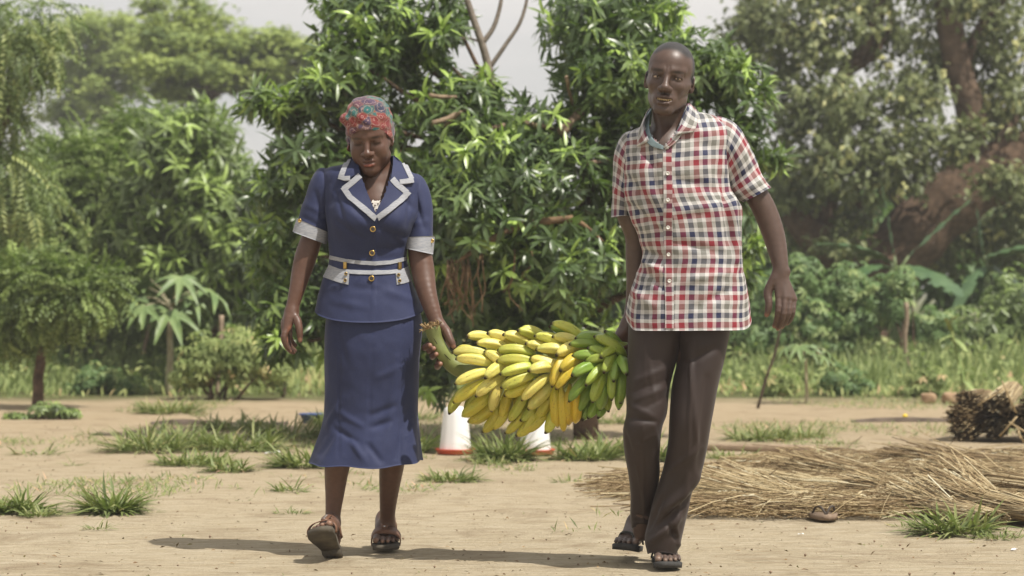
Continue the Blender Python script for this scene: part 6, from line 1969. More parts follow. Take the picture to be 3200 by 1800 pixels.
    CL = [(1985, 1190, 2085, 1150, 8, 0.0058), (1975, 1225, 2090, 1185, 7, -0.0058), (1985, 1250, 2085, 1212, 7, 0.0058), (2010, 1275, 2085, 1240, 7, -0.0050), (1958, 1262, 2040, 1300, 9, 0.0050), (1965, 1305, 2050, 1318, 8, -0.0068), (2020, 1080, 2050, 1260, 7, 0.0042), (2045, 1330, 2062, 1420, 7, 0.0042), (1990, 1450, 2020, 1600, 7, 0.0042), (1980, 1610, 2040, 1626, 6, -0.0050), (1980, 1640, 2035, 1648, 5, 0.0034), (2008, 1330, 2012, 1640, 4, 0.0042), (1950, 1350, 1975, 1420, 8, -0.0042), (1975, 1400, 2050, 1360, 8, 0.0034), (2012, 1050, 2018, 1200, 4, 0.0034)]
    CR = [(2165, 1060, 2150, 1420, 4, 0.0068), (2150, 1080, 2180, 1380, 8, 0.0068), (2210, 1180, 2185, 1460, 12, -0.0081), (2080, 1480, 2190, 1400, 10, 0.0068), (2070, 1600, 2180, 1495, 14, 0.0162), (2060, 1640, 2170, 1545, 10, -0.0135), (2040, 1690, 2120, 1620, 12, 0.0149), (2090, 1640, 2120, 1690, 8, -0.0162), (2110, 1650, 2125, 1710, 7, 0.0108), (2150, 1130, 2230, 1090, 12, -0.0081), (2030, 1650, 2070, 1560, 9, -0.0081), (2150, 1480, 2110, 1640, 8, 0.0068)]
    for SS, cl, sd in ((TL, CL, 3), (TR, CR, 8)):
        W = loft(SS, 120, 80, 2.1)
        Nn = grid_normals(W)
        if Nn[60, 20, 1] > 0: Nn = -Nn
        W = W + Nn * (.004 * fnoise(W * np.array([1, 1, .7]), 7, sd, 2) + creases(W, Nn, cl))[:, :, None]
        aa = np.arange(80) / 80 * 2 * np.pi
        W[:, :, 2] += (np.clip(np.sin(aa), 0, 1) ** 1.5)[None] * (.016 * np.clip((np.arange(120) / 119 - .9) / .1, 0, 1))[:, None]
        cloth('trouser_leg', W, M_trouser, tr, .003)
    # ---------------------------------------------------- tyre-rubber thong sandals
    for Fm, side in ((Fr, -1), (Fl, 1)):
        sn = empty('sandal', root.location); sn.parent = root; sn.location = (0, 0, 0)
        m = MB()
        out = [(-.030, -.012), (-.034, .05), (-.040, .11), (-.052, .16), (-.054, .195), (-.044, .225), (-.018, .246), (.010, .255), (.036, .256), (.047, .238), (.046, .19), (.038, .13), (.032, .07), (.033, .01), (.018, -.022), (-.016, -.024)]
        n = len(out)
        tp = [Fm(side * x, y, -.001 + (.010 * max(0, (y - .2) / .05) if y > .2 else 0)) for x, y in out]; bt = [Fm(side * x * .97, y * .99, -.019 + (.006 * max(0, (y - .2) / .05) if y > .2 else 0)) for x, y in out]
        m.add([tuple(p) for p in tp + bt] + [tuple(Fm(0, .12, -.002)), tuple(Fm(0, .12, -.019))], [[2 * n, i, (i + 1) % n] for i in range(n)] + [[2 * n + 1, n + (i + 1) % n, n + i] for i in range(n)], [[i, n + i, n + (i + 1) % n, (i + 1) % n] for i in range(n)])
        obj('sole', m.mesh('sandal_sole', False), M_tyre, sn)
        for q in (-1, 1):
            m = MB()
            pts = catmull(np.array([Fm(side * .019, .205, .006), Fm(side * .019, .196, .030), Fm(side * (.019 + q * .014), .180, .046), Fm(side * (.004 + q * .034), .150, .046 if q > 0 else .042), Fm(side * (q * .046 - .002), .115, .010)]), 16)
            for k_ in (-.004, 0, .004):
                m.tube([Vector(p) + Fm.R @ Vector((0, k_ * .8, k_ * .3)) for p in pts], .0036, 6)
            obj('strap', m.mesh('sandal_strap'), M_strap, sn)
M_tyre = simple('tyre_rubber', (.052, .050, .048), (.030, .029, .028), 40, .75, .3, .4, 120)
M_strap = simple('grey_strap', (.085, .085, .080), (.05, .05, .048), 80, .7, .3)
build_man()

# ================================================================ THE WOMAN
DW = 8.68
def wp(px, py, dy=0.0): return P(px, py, DW + dy)
M_skin_w = skinmat('skin_brown', .45, .45, .2)
def navy_mat():
    m, n, b = mat_new('navy_suiting')
    v = coord(n)
    c = ramp(n, noise_node(n, 6, 5, v), [(.3, (.018, .024, .064)), (.7, (.025, .033, .082))])
    n.links.new(mixc(n, .15, c, ramp(n, noise_node(n, 260, 3, v), [(.35, (.02, .02, .06)), (.7, (.06, .07, .15))])), b.inputs['Base Color'])
    b.inputs['Roughness'].default_value = .70
    b.inputs['Specular IOR Level'].default_value = .25
    b.inputs['Sheen Weight'].default_value = .05
    b.inputs['Sheen Roughness'].default_value = .45
    bump(n, b, noise_node(n, 700, 2, v), .15, .001)
    return m
M_navy = navy_mat()
def grey_mat():
    m, n, b = mat_new('grey_trim')
    v = coord(n, 'Object', (60, 60, 500))
    c = ramp(n, noise_node(n, 1.0, 3, v), [(.3, (.22, .23, .26)), (.7, (.36, .365, .38))])
    n.links.new(c, b.inputs['Base Color'])
    b.inputs['Roughness'].default_value = .8
    b.inputs['Specular IOR Level'].default_value = .2
    return m
M_grey = grey_mat()
M_gold = simple('gold_metal', (.52, .36, .12), (.42, .28, .09), 30, .28, .5, metal=1.0)
M_darkcore = simple('dark_button', (.04, .03, .025), (.03, .022, .02), 30, .4, .5)
M_lace = simple('white_lace', (.70, .66, .60), (.52, .47, .42), 260, .8, .2, .9, 200, .004)
def wrap_mat():
    m, n, b = mat_new('floral_headwrap')
    v = coord(n)
    ds = n.nodes.new('ShaderNodeTexNoise'); ds.inputs['Scale'].default_value = 22; n.links.new(v, ds.inputs['Vector'])
    sc_ = n.nodes.new('ShaderNodeVectorMath'); sc_.operation = 'SCALE'; sc_.inputs['Scale'].default_value = .03; n.links.new(ds.outputs['Color'], sc_.inputs[0])
    ad = n.nodes.new('ShaderNodeVectorMath'); ad.operation = 'ADD'; n.links.new(v, ad.inputs[0]); n.links.new(sc_.outputs[0], ad.inputs[1])
    vo = n.nodes.new('ShaderNodeTexVoronoi'); vo.inputs['Scale'].default_value = 27; n.links.new(ad.outputs[0], vo.inputs['Vector'])
    sp = n.nodes.new('ShaderNodeSeparateColor'); n.links.new(vo.outputs['Color'], sp.inputs[0])
    cell = ramp(n, sp.outputs[0], [(0, (0.161, 0.025, 0.025)), (.18, (0.094, 0.036, 0.054)), (.36, (0.020, 0.095, 0.095)), (.52, (0.063, 0.039, 0.073)), (.68, (0.179, 0.031, 0.025)), (.80, (0.036, 0.041, 0.072)), (.92, (0.022, 0.108, 0.099))], 'CONSTANT')
    # petal rings inside each bloom
    ring = mathn(n, 'SINE', mathn(n, 'MULTIPLY', vo.outputs['Distance'], 16.0))
    f = ramp(n, ring, [(.80, (0, 0, 0)), (.95, (1, 1, 1))])
    c = mixc(n, mathn(n, 'MULTIPLY', f, .5), cell, (.36, .25, .22))
    v2 = n.nodes.new('ShaderNodeTexVoronoi'); v2.feature = 'DISTANCE_TO_EDGE'; v2.inputs['Scale'].default_value = 27; n.links.new(ad.outputs[0], v2.inputs['Vector'])
    e = ramp(n, v2.outputs['Distance'], [(.03, (1, 1, 1)), (.10, (0, 0, 0))])
    c = mixc(n, mathn(n, 'MULTIPLY', e, .45), c, (.20, .11, .07))
    v3 = n.nodes.new('ShaderNodeTexVoronoi'); v3.inputs['Scale'].default_value = 95; n.links.new(v, v3.inputs['Vector'])
    d3 = ramp(n, v3.outputs['Distance'], [(.18, (1, 1, 1)), (.26, (0, 0, 0))])
    c = mixc(n, mathn(n, 'MULTIPLY', d3, .40), c, (.45, .30, .22))
    n.links.new(c, b.inputs['Base Color'])
    b.inputs['Roughness'].default_value = .75
    b.inputs['Specular IOR Level'].default_value = .2
    b.inputs['Sheen Weight'].default_value = .15
    bump(n, b, noise_node(n, 120, 3, v), .2, .002)
    return m
M_wrap = wrap_mat()
M_leather = simple('brown_leather', (.165, .078, .042), (.10, .045, .024), 30, .5, .4, .3, 90)
M_sole = simple('dark_sole', (.105, .090, .066), (.055, .046, .036), 18, .75, .25, .4, 50)
M_steel = simple('steel_rivet', (.62, .60, .56), (.5, .48, .45), 30, .25, .5, metal=1.0)

def build_woman():
    root = empty('person', Vector((wp(1140, 900).x, DW + .05, 0)), 'woman in navy skirt suit with grey trim and red floral headwrap, carrying the stalk end', 'person')
    H = Frame(wp(1157, 430, .0), rot_basis(math.radians(-6), math.radians(15), math.radians(-4)), 1.01)
    fd = Field(steps((wp(868, 0).x, wp(950, 0).x, .0026), (wp(950, 0).x, wp(1075, 0).x, .0045), (wp(1075, 0).x, wp(1245, 0).x, .0029), (wp(1245, 0).x, wp(1325, 0).x, .0055), (wp(1325, 0).x, wp(1430, 0).x, .0026)),
               steps((DW - .32, DW - .16, .0045), (DW - .16, DW + .10, .0032), (DW + .10, DW + .36, .0050)),
               steps((-.01, .18, .0038), (.18, .36, .006), (.36, .66, .010), (.66, .90, .0027), (.90, 1.28, .0065), (1.28, 1.65, .0029)))
    head(fd, H, False)
    fd.cone(H(0, -.030, -.045), wp(1180, 560, .05), .054, .056, .02)
    fd.cone(wp(1180, 560, .05), wp(1055, 592, .05), .048, .045, .03); fd.cone(wp(1180, 560, .05), wp(1290, 598, .05), .048, .045, .03)
    fd.cone(wp(1165, 610, .04), wp(1160, 700, .03), .075, .085, .04)
    fd.ell(wp(1172, 655, .025), (.11, .078, .085), None, .03)
    for q in (-1, 1): fd.ell(wp(1165 + q * 62, 690, -.035), (.055, .05, .055), None, .03)
    fd.cone(wp(1150, 720, .02), wp(1150, 820, .02), .085, .085, .04); fd.cone(wp(1150, 820, .02), wp(1150, 960, .03), .09, .105, .04)
    # hips and legs
    fd.chain([wp(1105, 960, .03), wp(1088, 1150, .02), wp(1060, 1400, -.01), wp(1055, 1445, -.02), wp(1050, 1490, -.005), wp(1046, 1546, .0), wp(1041, 1600, .0), wp(1039, 1640, .0)], [.08, .060, .048, .046, .041, .0335, .0275, .027], .03)
    fd.chain([wp(1195, 960, .03), wp(1210, 1150, .03), wp(1226, 1400, .07), wp(1225, 1445, .08), wp(1220, 1490, .11), wp(1215, 1546, .14), wp(1211, 1600, .18), wp(1210, 1640, .20)], [.08, .060, .047, .0455, .041, .034, .0285, .0285], .03)
    # hanging arm on the left of the picture
    fd.chain([wp(1035, 600, .05), wp(998, 680, .05), wp(974, 747, .045), wp(957, 798, .04), wp(943, 846, .03), wp(927, 910, .01), wp(915, 956, .0), wp(912, 975, -.005)], [.040, .041, .0385, .0400, .036, .0275, .0235, .0225], .03)
    pads = []
    idx = [wp(897, 1022, -.03), wp(887, 1052, -.045), wp(893, 1078, -.040), wp(906, 1096, -.030)]
    fd.chain([wp(913, 972, -.005), wp(904, 995, -.018), idx[0]], [.022, .021, .0155], .012)
    fd.chain(idx, [.0125, .0108, .0098, .0075], .004)
    fd.chain([wp(912, 975, .0), wp(897, 1010, .0), wp(893, 1040, -.012)], [.022, .022, .0145], .012)
    fd.chain([wp(893, 1038, -.012), wp(892, 1068, -.020), wp(903, 1092, -.012), wp(917, 1102, -.004)], [.0125, .0108, .0098, .0075], .004)
    fd.chain([wp(898, 1030, .008), wp(898, 1062, .006), wp(908, 1085, .012), wp(922, 1096, .018)], [.0125, .0105, .0095, .0072], .004)
    fd.chain([wp(904, 1025, .025), wp(906, 1052, .028), wp(914, 1070, .034), wp(924, 1080, .038)], [.0115, .0095, .0085, .0065], .004)
    thb = [wp(916, 985, -.012), wp(929, 1003, -.030), wp(935, 1026, -.040), wp(937, 1048, -.042), wp(938, 1065, -.040)]
    fd.chain(thb, [.017, .0150, .0125, .0110, .0080], .010)
    nails = [(*wp(938, 1062, -.050), .0085), (*wp(912, 1098, -.034), .006)]
    pads = [(*wp(908, 1030, -.030), .018), (*wp(906, 1065, -.030), .016), (*wp(912, 1085, -.02), .012)]
    # carrying arm on the right of the picture
    fd.chain([wp(1288, 612, .05), wp(1305, 700, .03), wp(1312, 785, .01), wp(1322, 850, -.01), wp(1332, 905, -.04), wp(1345, 950, -.06), wp(1360, 994, -.075), wp(1368, 1016, -.08)], [.040, .042, .0425, .0415, .0355, .0305, .0260, .0240], .03)
    # palm behind the stalk, thumb over its right side, fingertips coming round its left side
    fd.chain([wp(1368, 1016, -.08), wp(1382, 1048, -.065), wp(1388, 1080, -.06)], [.024, .025, .022], .012)
    fd.chain([wp(1366, 1020, -.07), wp(1362, 1060, -.055), wp(1366, 1095, -.055)], [.023, .022, .020], .012)
    tw = [wp(1380, 1018, -.085), wp(1395, 1036, -.105), wp(1405, 1058, -.118), wp(1413, 1074, -.122), wp(1418, 1084, -.122)]
    fd.chain(tw, [.0175, .0165, .0135, .0120, .0085], .010)
    nails.append((*wp(1418, 1084, -.132), .0085))
    for i, (x, y) in enumerate(((1342, 1079), (1354, 1089), (1362, 1107), (1375, 1137))):
        fd.chain([wp(1366 + i * 6, 1062 + i * 14, -.055), wp(x - 12 + i * 2, y + 6, -.060), wp(x - 10 + i, y + 5, -.100), wp(x + 1, y, -.135)], [.0130, .0118, .0112, .0092], .005)
        nails.append((*wp(x + 4, y, -.142), .009))
    # feet: the left one in the picture is set down on its heel with the sole showing
    Fl = Frame(Vector((wp(1046, 0).x, DW - .035, .022)), rot_basis(math.radians(-6), math.radians(-26), math.radians(-7)))
    Fr = Frame(Vector((P(1206, 0, 8.98).x, 9.005, .030)), rot_basis(math.radians(2), 0, 0))
    foot(fd, Fl, 1); foot(fd, Fr, -1)
    fd.cone(Fl(0, .045, .075), wp(1039, 1636, .0), .029, .027, .015)
    fd.cone(Fr(0, .045, .075), wp(1210, 1640, .20), .029, .0285, .015)
    V, Q = fd.surface()
    me = mesh_np('woman_body', V, Q)
    C = np.repeat(np.array([[.100, .050, .032]]), len(V), 0)
    hl = H.inv(V)
    inhead = (np.abs(hl[:, 0]) < .09) & (hl[:, 2] > -.14) & (V[:, 2] > 1.3)
    def paint(mask, col):
        nonlocal C
        C = C * (1 - mask[:, None]) + np.array(col) * mask[:, None]
    def el(c, r): return np.exp(-((((hl - np.array(c)) / np.array(r)) ** 2).sum(1)) ** 2) * inhead
    paint(np.clip((V[:, 2] - 1.33) / .06, 0, 1) * inhead * .5, (.088, .043, .028))
    for q in (-1, 1):
        paint(el((q * .032, .080, .0165), (.020, .022, .0055)) * .85, (.024, .012, .009))
        paint(el((q * .0325, .083, -.0070), (.015, .02, .0042)) * .95, (.018, .010, .008))
        paint(el((q * .0325, .082, -.003), (.019, .02, .012)) * .5, (.055, .027, .018))
    paint(el((0, .092, -.0660), (.023, .02, .0045)) * .7, (.090, .036, .030)); paint(el((0, .092, -.0800), (.020, .02, .0060)) * .9, (.26, .085, .062))
    paint(el((0, .094, -.0718), (.024, .02, .0012)) * .8, (.035, .014, .012))
    paint(near_mask(V, nails, .009) * .85, (.36, .19, .13)); paint(near_mask(V, pads, .015) * .75, (.34, .14, .080))
    paint(np.clip((.12 - V[:, 2]) / .06, 0, 1) * .4, (.12, .085, .065))
    toes = [tuple(Fr(-.034, .244, .014)) + (.014,), tuple(Fr(-.010, .247, .011)) + (.010,), tuple(Fr(.010, .236, .011)) + (.009,), tuple(Fl(.034, .242, .014)) + (.014,), tuple(Fl(.010, .245, .011)) + (.010,)]
    paint(near_mask(V, toes, .01) * .6, (.34, .20, .13))
    set_col(me, C)
    obj('body', me, M_skin_w, root)

    # ---------------------------------------------------- headwrap
    fw = Field(np.arange(wp(1050, 0).x, wp(1255, 0).x, .0030), np.arange(DW - .14, DW + .17, .0034), np.arange(1.28, 1.70, .0030))
    fw.ell(H(-.002, -.016, .044), np.array((.0860, .112, .092)), H.R, .01)
    fw.ell(H(-.004, -.020, .082), np.array((.076, .088, .064)), H.R, .02)
    for q, zz in ((-1, .0), (1, .0)): fw.ell(H(q * .048, -.030, .000), np.array((.034, .070, .050)), H.R, .02)
    fw.ell(H(-.076, .018, .078), np.array((.022, .024, .016)), H.R, .014)       # tucked corner
    fw.ell(H(-.072, -.030, -.020), np.array((.016, .05, .045)), H.R, .015)
    fw.ell(H(0, -.115, .0), np.array((.035, .03, .035)), H.R, .015)             # knot at the back
    X, Y, Z = np.meshgrid(*fw.ax, indexing='ij')
    lp = (np.stack([X, Y, Z], -1).reshape(-1, 3) - np.array(H.o)) @ np.array(H.R)
    lp = lp.reshape(X.shape + (3,))
    # wrapped folds running obliquely round the head
    u = lp[..., 2] - .35 * lp[..., 0] + .012 * np.sin(lp[..., 0] * 38)
    u2 = lp[..., 2] + .55 * lp[..., 0]
    fold = .0014 * np.sin(u * 130 + 1.2 * np.sin(lp[..., 0] * 30)) + .0014 * np.sin(u2 * 190 + 2) + .0024 * np.abs(np.sin(u * 52 + .4)) + .0012 * np.sin(lp[..., 0] * 90 + u * 60)
    fw.f += (fold - .002).astype(np.float32)
    # lower edge: over the brow in front, down to the ears at the sides, low at the back
    ax_ = np.abs(lp[..., 0])
    edge = .047 - .036 * (ax_ / .072) ** 2.2 - .55 * np.clip(.045 - lp[..., 1], 0, .09) * np.clip((ax_ - .045) / .03, 0, 1) - .15 * np.clip(-lp[..., 1], 0, .2)
    edge = np.where(lp[..., 0] < -.05, edge - .012, edge)
    cutd = (edge - lp[..., 2]).astype(np.float32) * .8
    fw.f = np.maximum(fw.f, cutd)
    V, Q = fw.surface()
    obj('headwrap', mesh_np('headwrap', V, Q), M_wrap, root)

    # ---------------------------------------------------- jacket
    S = [(1104, 488, 1232, 486, DW + .06, .045, .050), (1092, 506, 1244, 504, DW + .055, .060, .055), (1058, 516, 1262, 518, DW + .05, .080, .070), (1024, 524, 1292, 540, DW + .045, .10, .09), (1004, 545, 1318, 566, DW + .04, .115, .10), (1006, 600, 1320, 610, DW + .035, .13, .105), (1014, 660, 1312, 668, DW + .03, .148, .11),
         (1020, 700, 1298, 706, DW + .03, .152, .11), (1026, 745, 1282, 750, DW + .03, .140, .105), (1030, 799, 1271, 799, DW + .03, .122, .10), (1028, 828, 1274, 826, DW + .03, .122, .105), (1010, 870, 1286, 875, DW + .03, .132, .12), (996, 920, 1305, 922, DW + .03, .145, .135), (984, 967, 1324, 966, DW + .03, .155, .15)]
    V = loft(S, 120, 160, 2.25)
    rows, cols, _ = V.shape
    a = np.arange(cols) / cols * 2 * np.pi
    rr_ = np.clip((np.arange(rows) / (rows - 1) - .74) / .26, 0, 1)
    V[:, :, 2] -= (.046 * np.abs(np.sin(a)) ** 1.1)[None] * rr_[:, None]
    # bust
    sx, sy = screen(V)
    N = grid_normals(V)
    if N[rows // 2, cols // 4, 1] > 0: N = -N
    frn = np.clip(-N[..., 1] * 1.6, 0, 1)
    D = .022 * np.exp(-((sx - 1100) / 42) ** 2 - ((sy - 688) / 48) ** 2) * frn + .022 * np.exp(-((sx - 1236) / 42) ** 2 - ((sy - 692) / 48) ** 2) * frn
    D = D + .0030 * fnoise(V, 10, 21, 2) + .0012 * fnoise(V, 30, 23, 2)
    D = D + creases(V, N, [(1180, 700, 1255, 770, 10, -.007), (1060, 690, 1130, 745, 9, -.007), (1070, 640, 1140, 700, 9, .004), (1185, 780, 1250, 775, 10, -.007), (1200, 720, 1265, 740, 8, -.005), (1110, 900, 1200, 905, 10, -.004), (1030, 900, 1080, 880, 9, .004), (1180, 900, 1300, 940, 12, .005), (1040, 940, 1140, 960, 12, .004),
                           (1050, 600, 1085, 700, 6, -.005), (1288, 610, 1262, 700, 6, -.005), (1176, 700, 1164, 1005, 3.2, .0045), (1030, 640, 1060, 600, 9, -.006), (1290, 650, 1265, 620, 9, -.006)])
    # waist band edges
    D = D + (-.004) * np.exp(-((sy - 842) / 8) ** 2) * frn
    V = V + N * D[:, :, None]
    bv = bvh_of(V)
    sx, sy = screen((V[:-1] + np.roll(V, -1, 1)[:-1] + V[1:] + np.roll(V, -1, 1)[1:]) / 4)
    fr = np.broadcast_to((np.arange(cols) < cols // 2)[None], sx.shape)
    t_ = np.clip((sy - 500) / 180, 0, 1)
    vn = fr & (sy < 672) & (sx > 1112 + 58 * t_) & (sx < 1236 - 58 * t_)
    jk, _ = cloth('jacket', V, M_navy, root, .004, cut=vn)
    SL = [(1035, 528, 1056, 660, DW + .05, .066, .07), (1000, 524, 1048, 660, DW + .05, .072, .072), (974, 556, 1040, 668, DW + .05, .072, .070), (950, 628, 1032, 696, DW + .048, .066, .066), (932, 684, 1028, 732, DW + .045, .062, .062), (918, 720, 1020, 760, DW + .042, .062, .060)]
    SR = [(1268, 650, 1280, 538, DW + .05, .066, .07), (1276, 658, 1318, 552, DW + .05, .072, .072), (1282, 676, 1342, 596, DW + .045, .070, .070), (1278, 712, 1352, 655, DW + .035, .066, .066), (1272, 746, 1354, 738, DW + .02, .063, .062), (1271, 776, 1350, 790, DW + .01, .062, .060)]
    for SS, cl, cuff in ((SL, [(985, 600, 1010, 690, 9, -.006), (960, 640, 1015, 670, 8, .004), (950, 680, 1010, 715, 7, -.004)], [(928, 682, 1031, 728), (914, 724, 1022, 764)]),
                         (SR, [(1300, 640, 1330, 720, 9, -.006), (1285, 700, 1345, 690, 8, .004), (1290, 600, 1310, 660, 8, -.005)], [(1267, 742, 1359, 738), (1268, 777, 1353, 795)])):
        W = loft(SS, 44, 64, 2.0)
        Nn = grid_normals(W)
        if Nn[22, 16, 1] > 0: Nn = -Nn
        W = W + Nn * (.003 * fnoise(W, 12, 31, 2) + creases(W, Nn, cl))[:, :, None]
        sl, _ = cloth('sleeve', W, M_navy, jk, .004)
        d1, d2 = SS[-2][4], SS[-1][4]
        C2 = loft([(*cuff[0], d1, .067, .066), ((cuff[0][0] + cuff[1][0]) / 2, (cuff[0][1] + cuff[1][1]) / 2, (cuff[0][2] + cuff[1][2]) / 2, (cuff[0][3] + cuff[1][3]) / 2, (d1 + d2) / 2, .068, .066), (*cuff[1], d2, .068, .066)], 12, 64, 2.0)
        C2 = C2 + unit(C2 - C2.mean(1, keepdims=True)) * (.0015 * fnoise(C2, 20, 3, 2))[:, :, None]
        cf, _ = cloth('cuff', C2, M_grey, jk, .006)
        bc = bvh_of(C2)
        bx = (938, 690) if cuff[0][0] < 1000 else (1349, 753)
        c = on_surface(bc, *bx, .002, d1 - .06)
        o = disc_button('cuff_button', c, .0072, .004, M_gold, cf)
    def piece(name, poly, mat, off=.002, th=.004, step=9, parent=None):
        return obj(name, patch_mesh(name, poly, bv, off, th, step, DW + .02), mat, parent or jk)
    # collar and lapels, grey facing with navy inside
    cl = [(1100, 487), (1086, 501), (1058, 556), (1090, 567), (1104, 552), (1127, 549), (1120, 520), (1108, 500)]
    cr = [(1226, 492), (1240, 494), (1262, 514), (1291, 571), (1250, 576), (1221, 558), (1226, 520)]
    ll = [(1127, 549), (1100, 566), (1065, 590), (1085, 622), (1120, 655), (1176, 694), (1174, 668), (1150, 610)]
    lr = [(1221, 558), (1236, 574), (1280, 604), (1258, 634), (1222, 664), (1178, 690), (1173, 668), (1200, 615)]
    piece('lapel', ll, M_navy, .005, .003); piece('lapel', lr, M_navy, .005, .003)
    piece('collar', cl, M_navy, .006, .003); piece('collar', cr, M_navy, .006, .003)
    tw_ = 17
    piece('trim', band_poly([(1126, 552), (1104, 572), (1077, 594)], tw_), M_grey, .0088, .0016, 6)
    piece('trim', band_poly([(1076, 588), (1096, 620), (1130, 650), (1174, 684)], tw_), M_grey, .0092, .0016, 6)
    piece('trim', band_poly([(1224, 562), (1240, 580), (1268, 604)], tw_), M_grey, .0088, .0016, 6)
    piece('trim', band_poly([(1272, 600), (1248, 630), (1216, 658), (1180, 682)], tw_), M_grey, .0092, .0016, 6)
    piece('trim', band_poly([(1094, 500), (1080, 526), (1068, 556)], 15), M_grey, .0100, .0016, 6)
    piece('trim', band_poly([(1062, 554), (1080, 560), (1096, 560)], 14), M_grey, .0104, .0016, 6)
    piece('trim', band_poly([(1258, 516), (1270, 540), (1282, 564)], 13), M_grey, .0100, .0016, 6)
    piece('trim', band_poly([(1286, 566), (1266, 570), (1246, 572)], 14), M_grey, .0104, .0016, 6)
    # lace top in the neckline (on the chest)
    lm = MB()
    X, Y = np.meshgrid(np.linspace(1140, 1206, 16), np.linspace(622, 682, 12), indexing='ij')
    sc_ = .0025 * np.sin(np.linspace(0, 1, 16) * 6.28 * 3)[:, None]
    Vl = np.array([[P(x, y + (9 * abs(math.sin(x * .28)) if j == 0 else 0), DW - .066 - (y - 622) * .0005) for j, y in enumerate(np.linspace(622, 682, 12))] for x in np.linspace(1140, 1206, 16)]).reshape(-1, 3)
    i, j = np.meshgrid(np.arange(15), np.arange(11), indexing='ij')
    lo = obj('lace_top', mesh_np('lace_top', Vl, np.stack([i * 12 + j, i * 12 + j + 1, (i + 1) * 12 + j + 1, (i + 1) * 12 + j], -1).reshape(-1, 4)), M_lace, root)
    md = lo.modifiers.new('t', 'SOLIDIFY'); md.thickness = .003
    hs = [(1164, 636), (1172, 642), (1181, 637), (1168, 650), (1176, 655), (1184, 649), (1160, 628), (1189, 630), (1173, 664)]
    for hx, hy in hs:
        m = MB(); m.lathe([(0, .0006), (.0030, .0006), (.0030, 0), (0, 0)], (0, 0, 0), 10, Matrix.Rotation(math.pi / 2, 3, 'X'))
        o = obj('eyelet', m.mesh('eyelet'), M_skin_dark2); o.location = P(hx, hy, DW - .0695 - (hy - 622) * .0005); parent_to(o, lo)
    # waist bands, flaps, loops, buttons
    piece('waistband', band_poly([(1031, 804), (1080, 815), (1130, 821), (1172, 823), (1220, 820), (1270, 808)], 12), M_grey, .0015, .002, 8)
    piece('waistband', band_poly([(1075, 848), (1120, 851), (1172, 852), (1220, 850), (1250, 847)], 13), M_grey, .0015, .002, 8)
    piece('pocket_flap', [(1030, 828), (1060, 840), (1092, 846), (1092, 855), (1089, 890), (1055, 882), (1011, 866)], M_grey, .0015, .002, 8)
    piece('pocket_flap', [(1274, 832), (1256, 840), (1234, 846), (1236, 858), (1239, 890), (1262, 886), (1284, 879)], M_grey, .0015, .002, 8)
    for x, y in ((1080, 830), (1246, 831)):
        piece('belt_loop', [(x - 4, y - 11), (x + 5, y - 11), (x + 5, y + 10), (x - 4, y + 10)], M_gold, .004, .003, 6)
    for x, y, r in ((1165, 715, .0108), (1163, 790, .0108), (1161, 871, .0108), (1083, 857, .0062), (1080, 877, .0062), (1243, 860, .0062), (1246, 878, .0062)):
        c = on_surface(bv, x, y, .004 if r > .008 else .0065, DW - .12)
        b = disc_button('button', c, r, .005, M_gold, jk)
        disc_button('button_core', c + Vector((0, -.0032, 0)), r * .66, .0012, M_darkcore, b, rim=False)

    # ---------------------------------------------------- skirt
    S = [(1030, 940, 1300, 940, DW + .03, .125, .13), (1022, 985, 1316, 985, DW + .03, .135, .14), (1016, 1040, 1318, 1040, DW + .03, .142, .15), (1014, 1110, 1312, 1110, DW + .03, .142, .15), (1016, 1217, 1308, 1210, DW + .03, .130, .14), (1013, 1305, 1308, 1290, DW + .03, .125, .13), (996, 1370, 1312, 1355, DW + .03, .14, .14), (970, 1443, 1320, 1438, DW + .03, .165, .16)]
    V = loft(S, 110, 176, 2.2)
    rows, cols, _ = V.shape
    a = np.arange(cols) / cols * 2 * np.pi
    rr_ = np.clip((np.arange(rows) / (rows - 1) - .58) / .42, 0, 1)
    wave = np.sin(a * 7 + 2.1) * .55 + np.sin(a * 4 + .4) * .45
    V = V + unit(V - V.mean(1, keepdims=True)) * (.013 * wave[None] * rr_[:, None] ** 1.6)[:, :, None]
    V[:, :, 2] -= ((.012 * np.clip(np.sin(a), 0, 1) + .004 * wave)[None] * rr_[:, None])
    N = grid_normals(V)
    if N[rows // 2, cols // 4, 1] > 0: N = -N
    D = .0035 * fnoise(V * np.array([1, 1, .6]), 8, 41, 2) + .001 * fnoise(V, 30, 43, 2)
    D = D + creases(V, N, [(1062, 1010, 1058, 1430, 3.0, -.004), (1262, 1010, 1250, 1440, 3.0, -.004), (1164, 1020, 1150, 1440, 3.0, -.003), (1160, 1300, 1230, 1270, 10, -.007), (1170, 1335, 1215, 1318, 10, -.010), (1060, 1290, 1130, 1330, 10, .006), (1050, 1340, 1110, 1380, 9, -.007), (1100, 1380, 1140, 1440, 10, .008),
                           (1150, 1390, 1190, 1440, 9, -.009), (1020, 1330, 1060, 1260, 8, .006), (1000, 1420, 1050, 1350, 9, -.006), (1240, 1120, 1210, 1400, 14, .006), (1270, 1280, 1240, 1430, 12, -.007), (1060, 1050, 1080, 1130, 10, -.004), (1180, 1180, 1240, 1150, 10, .004)])
    V = V + N * D[:, :, None]
    cloth('skirt', V, M_navy, root, .004)

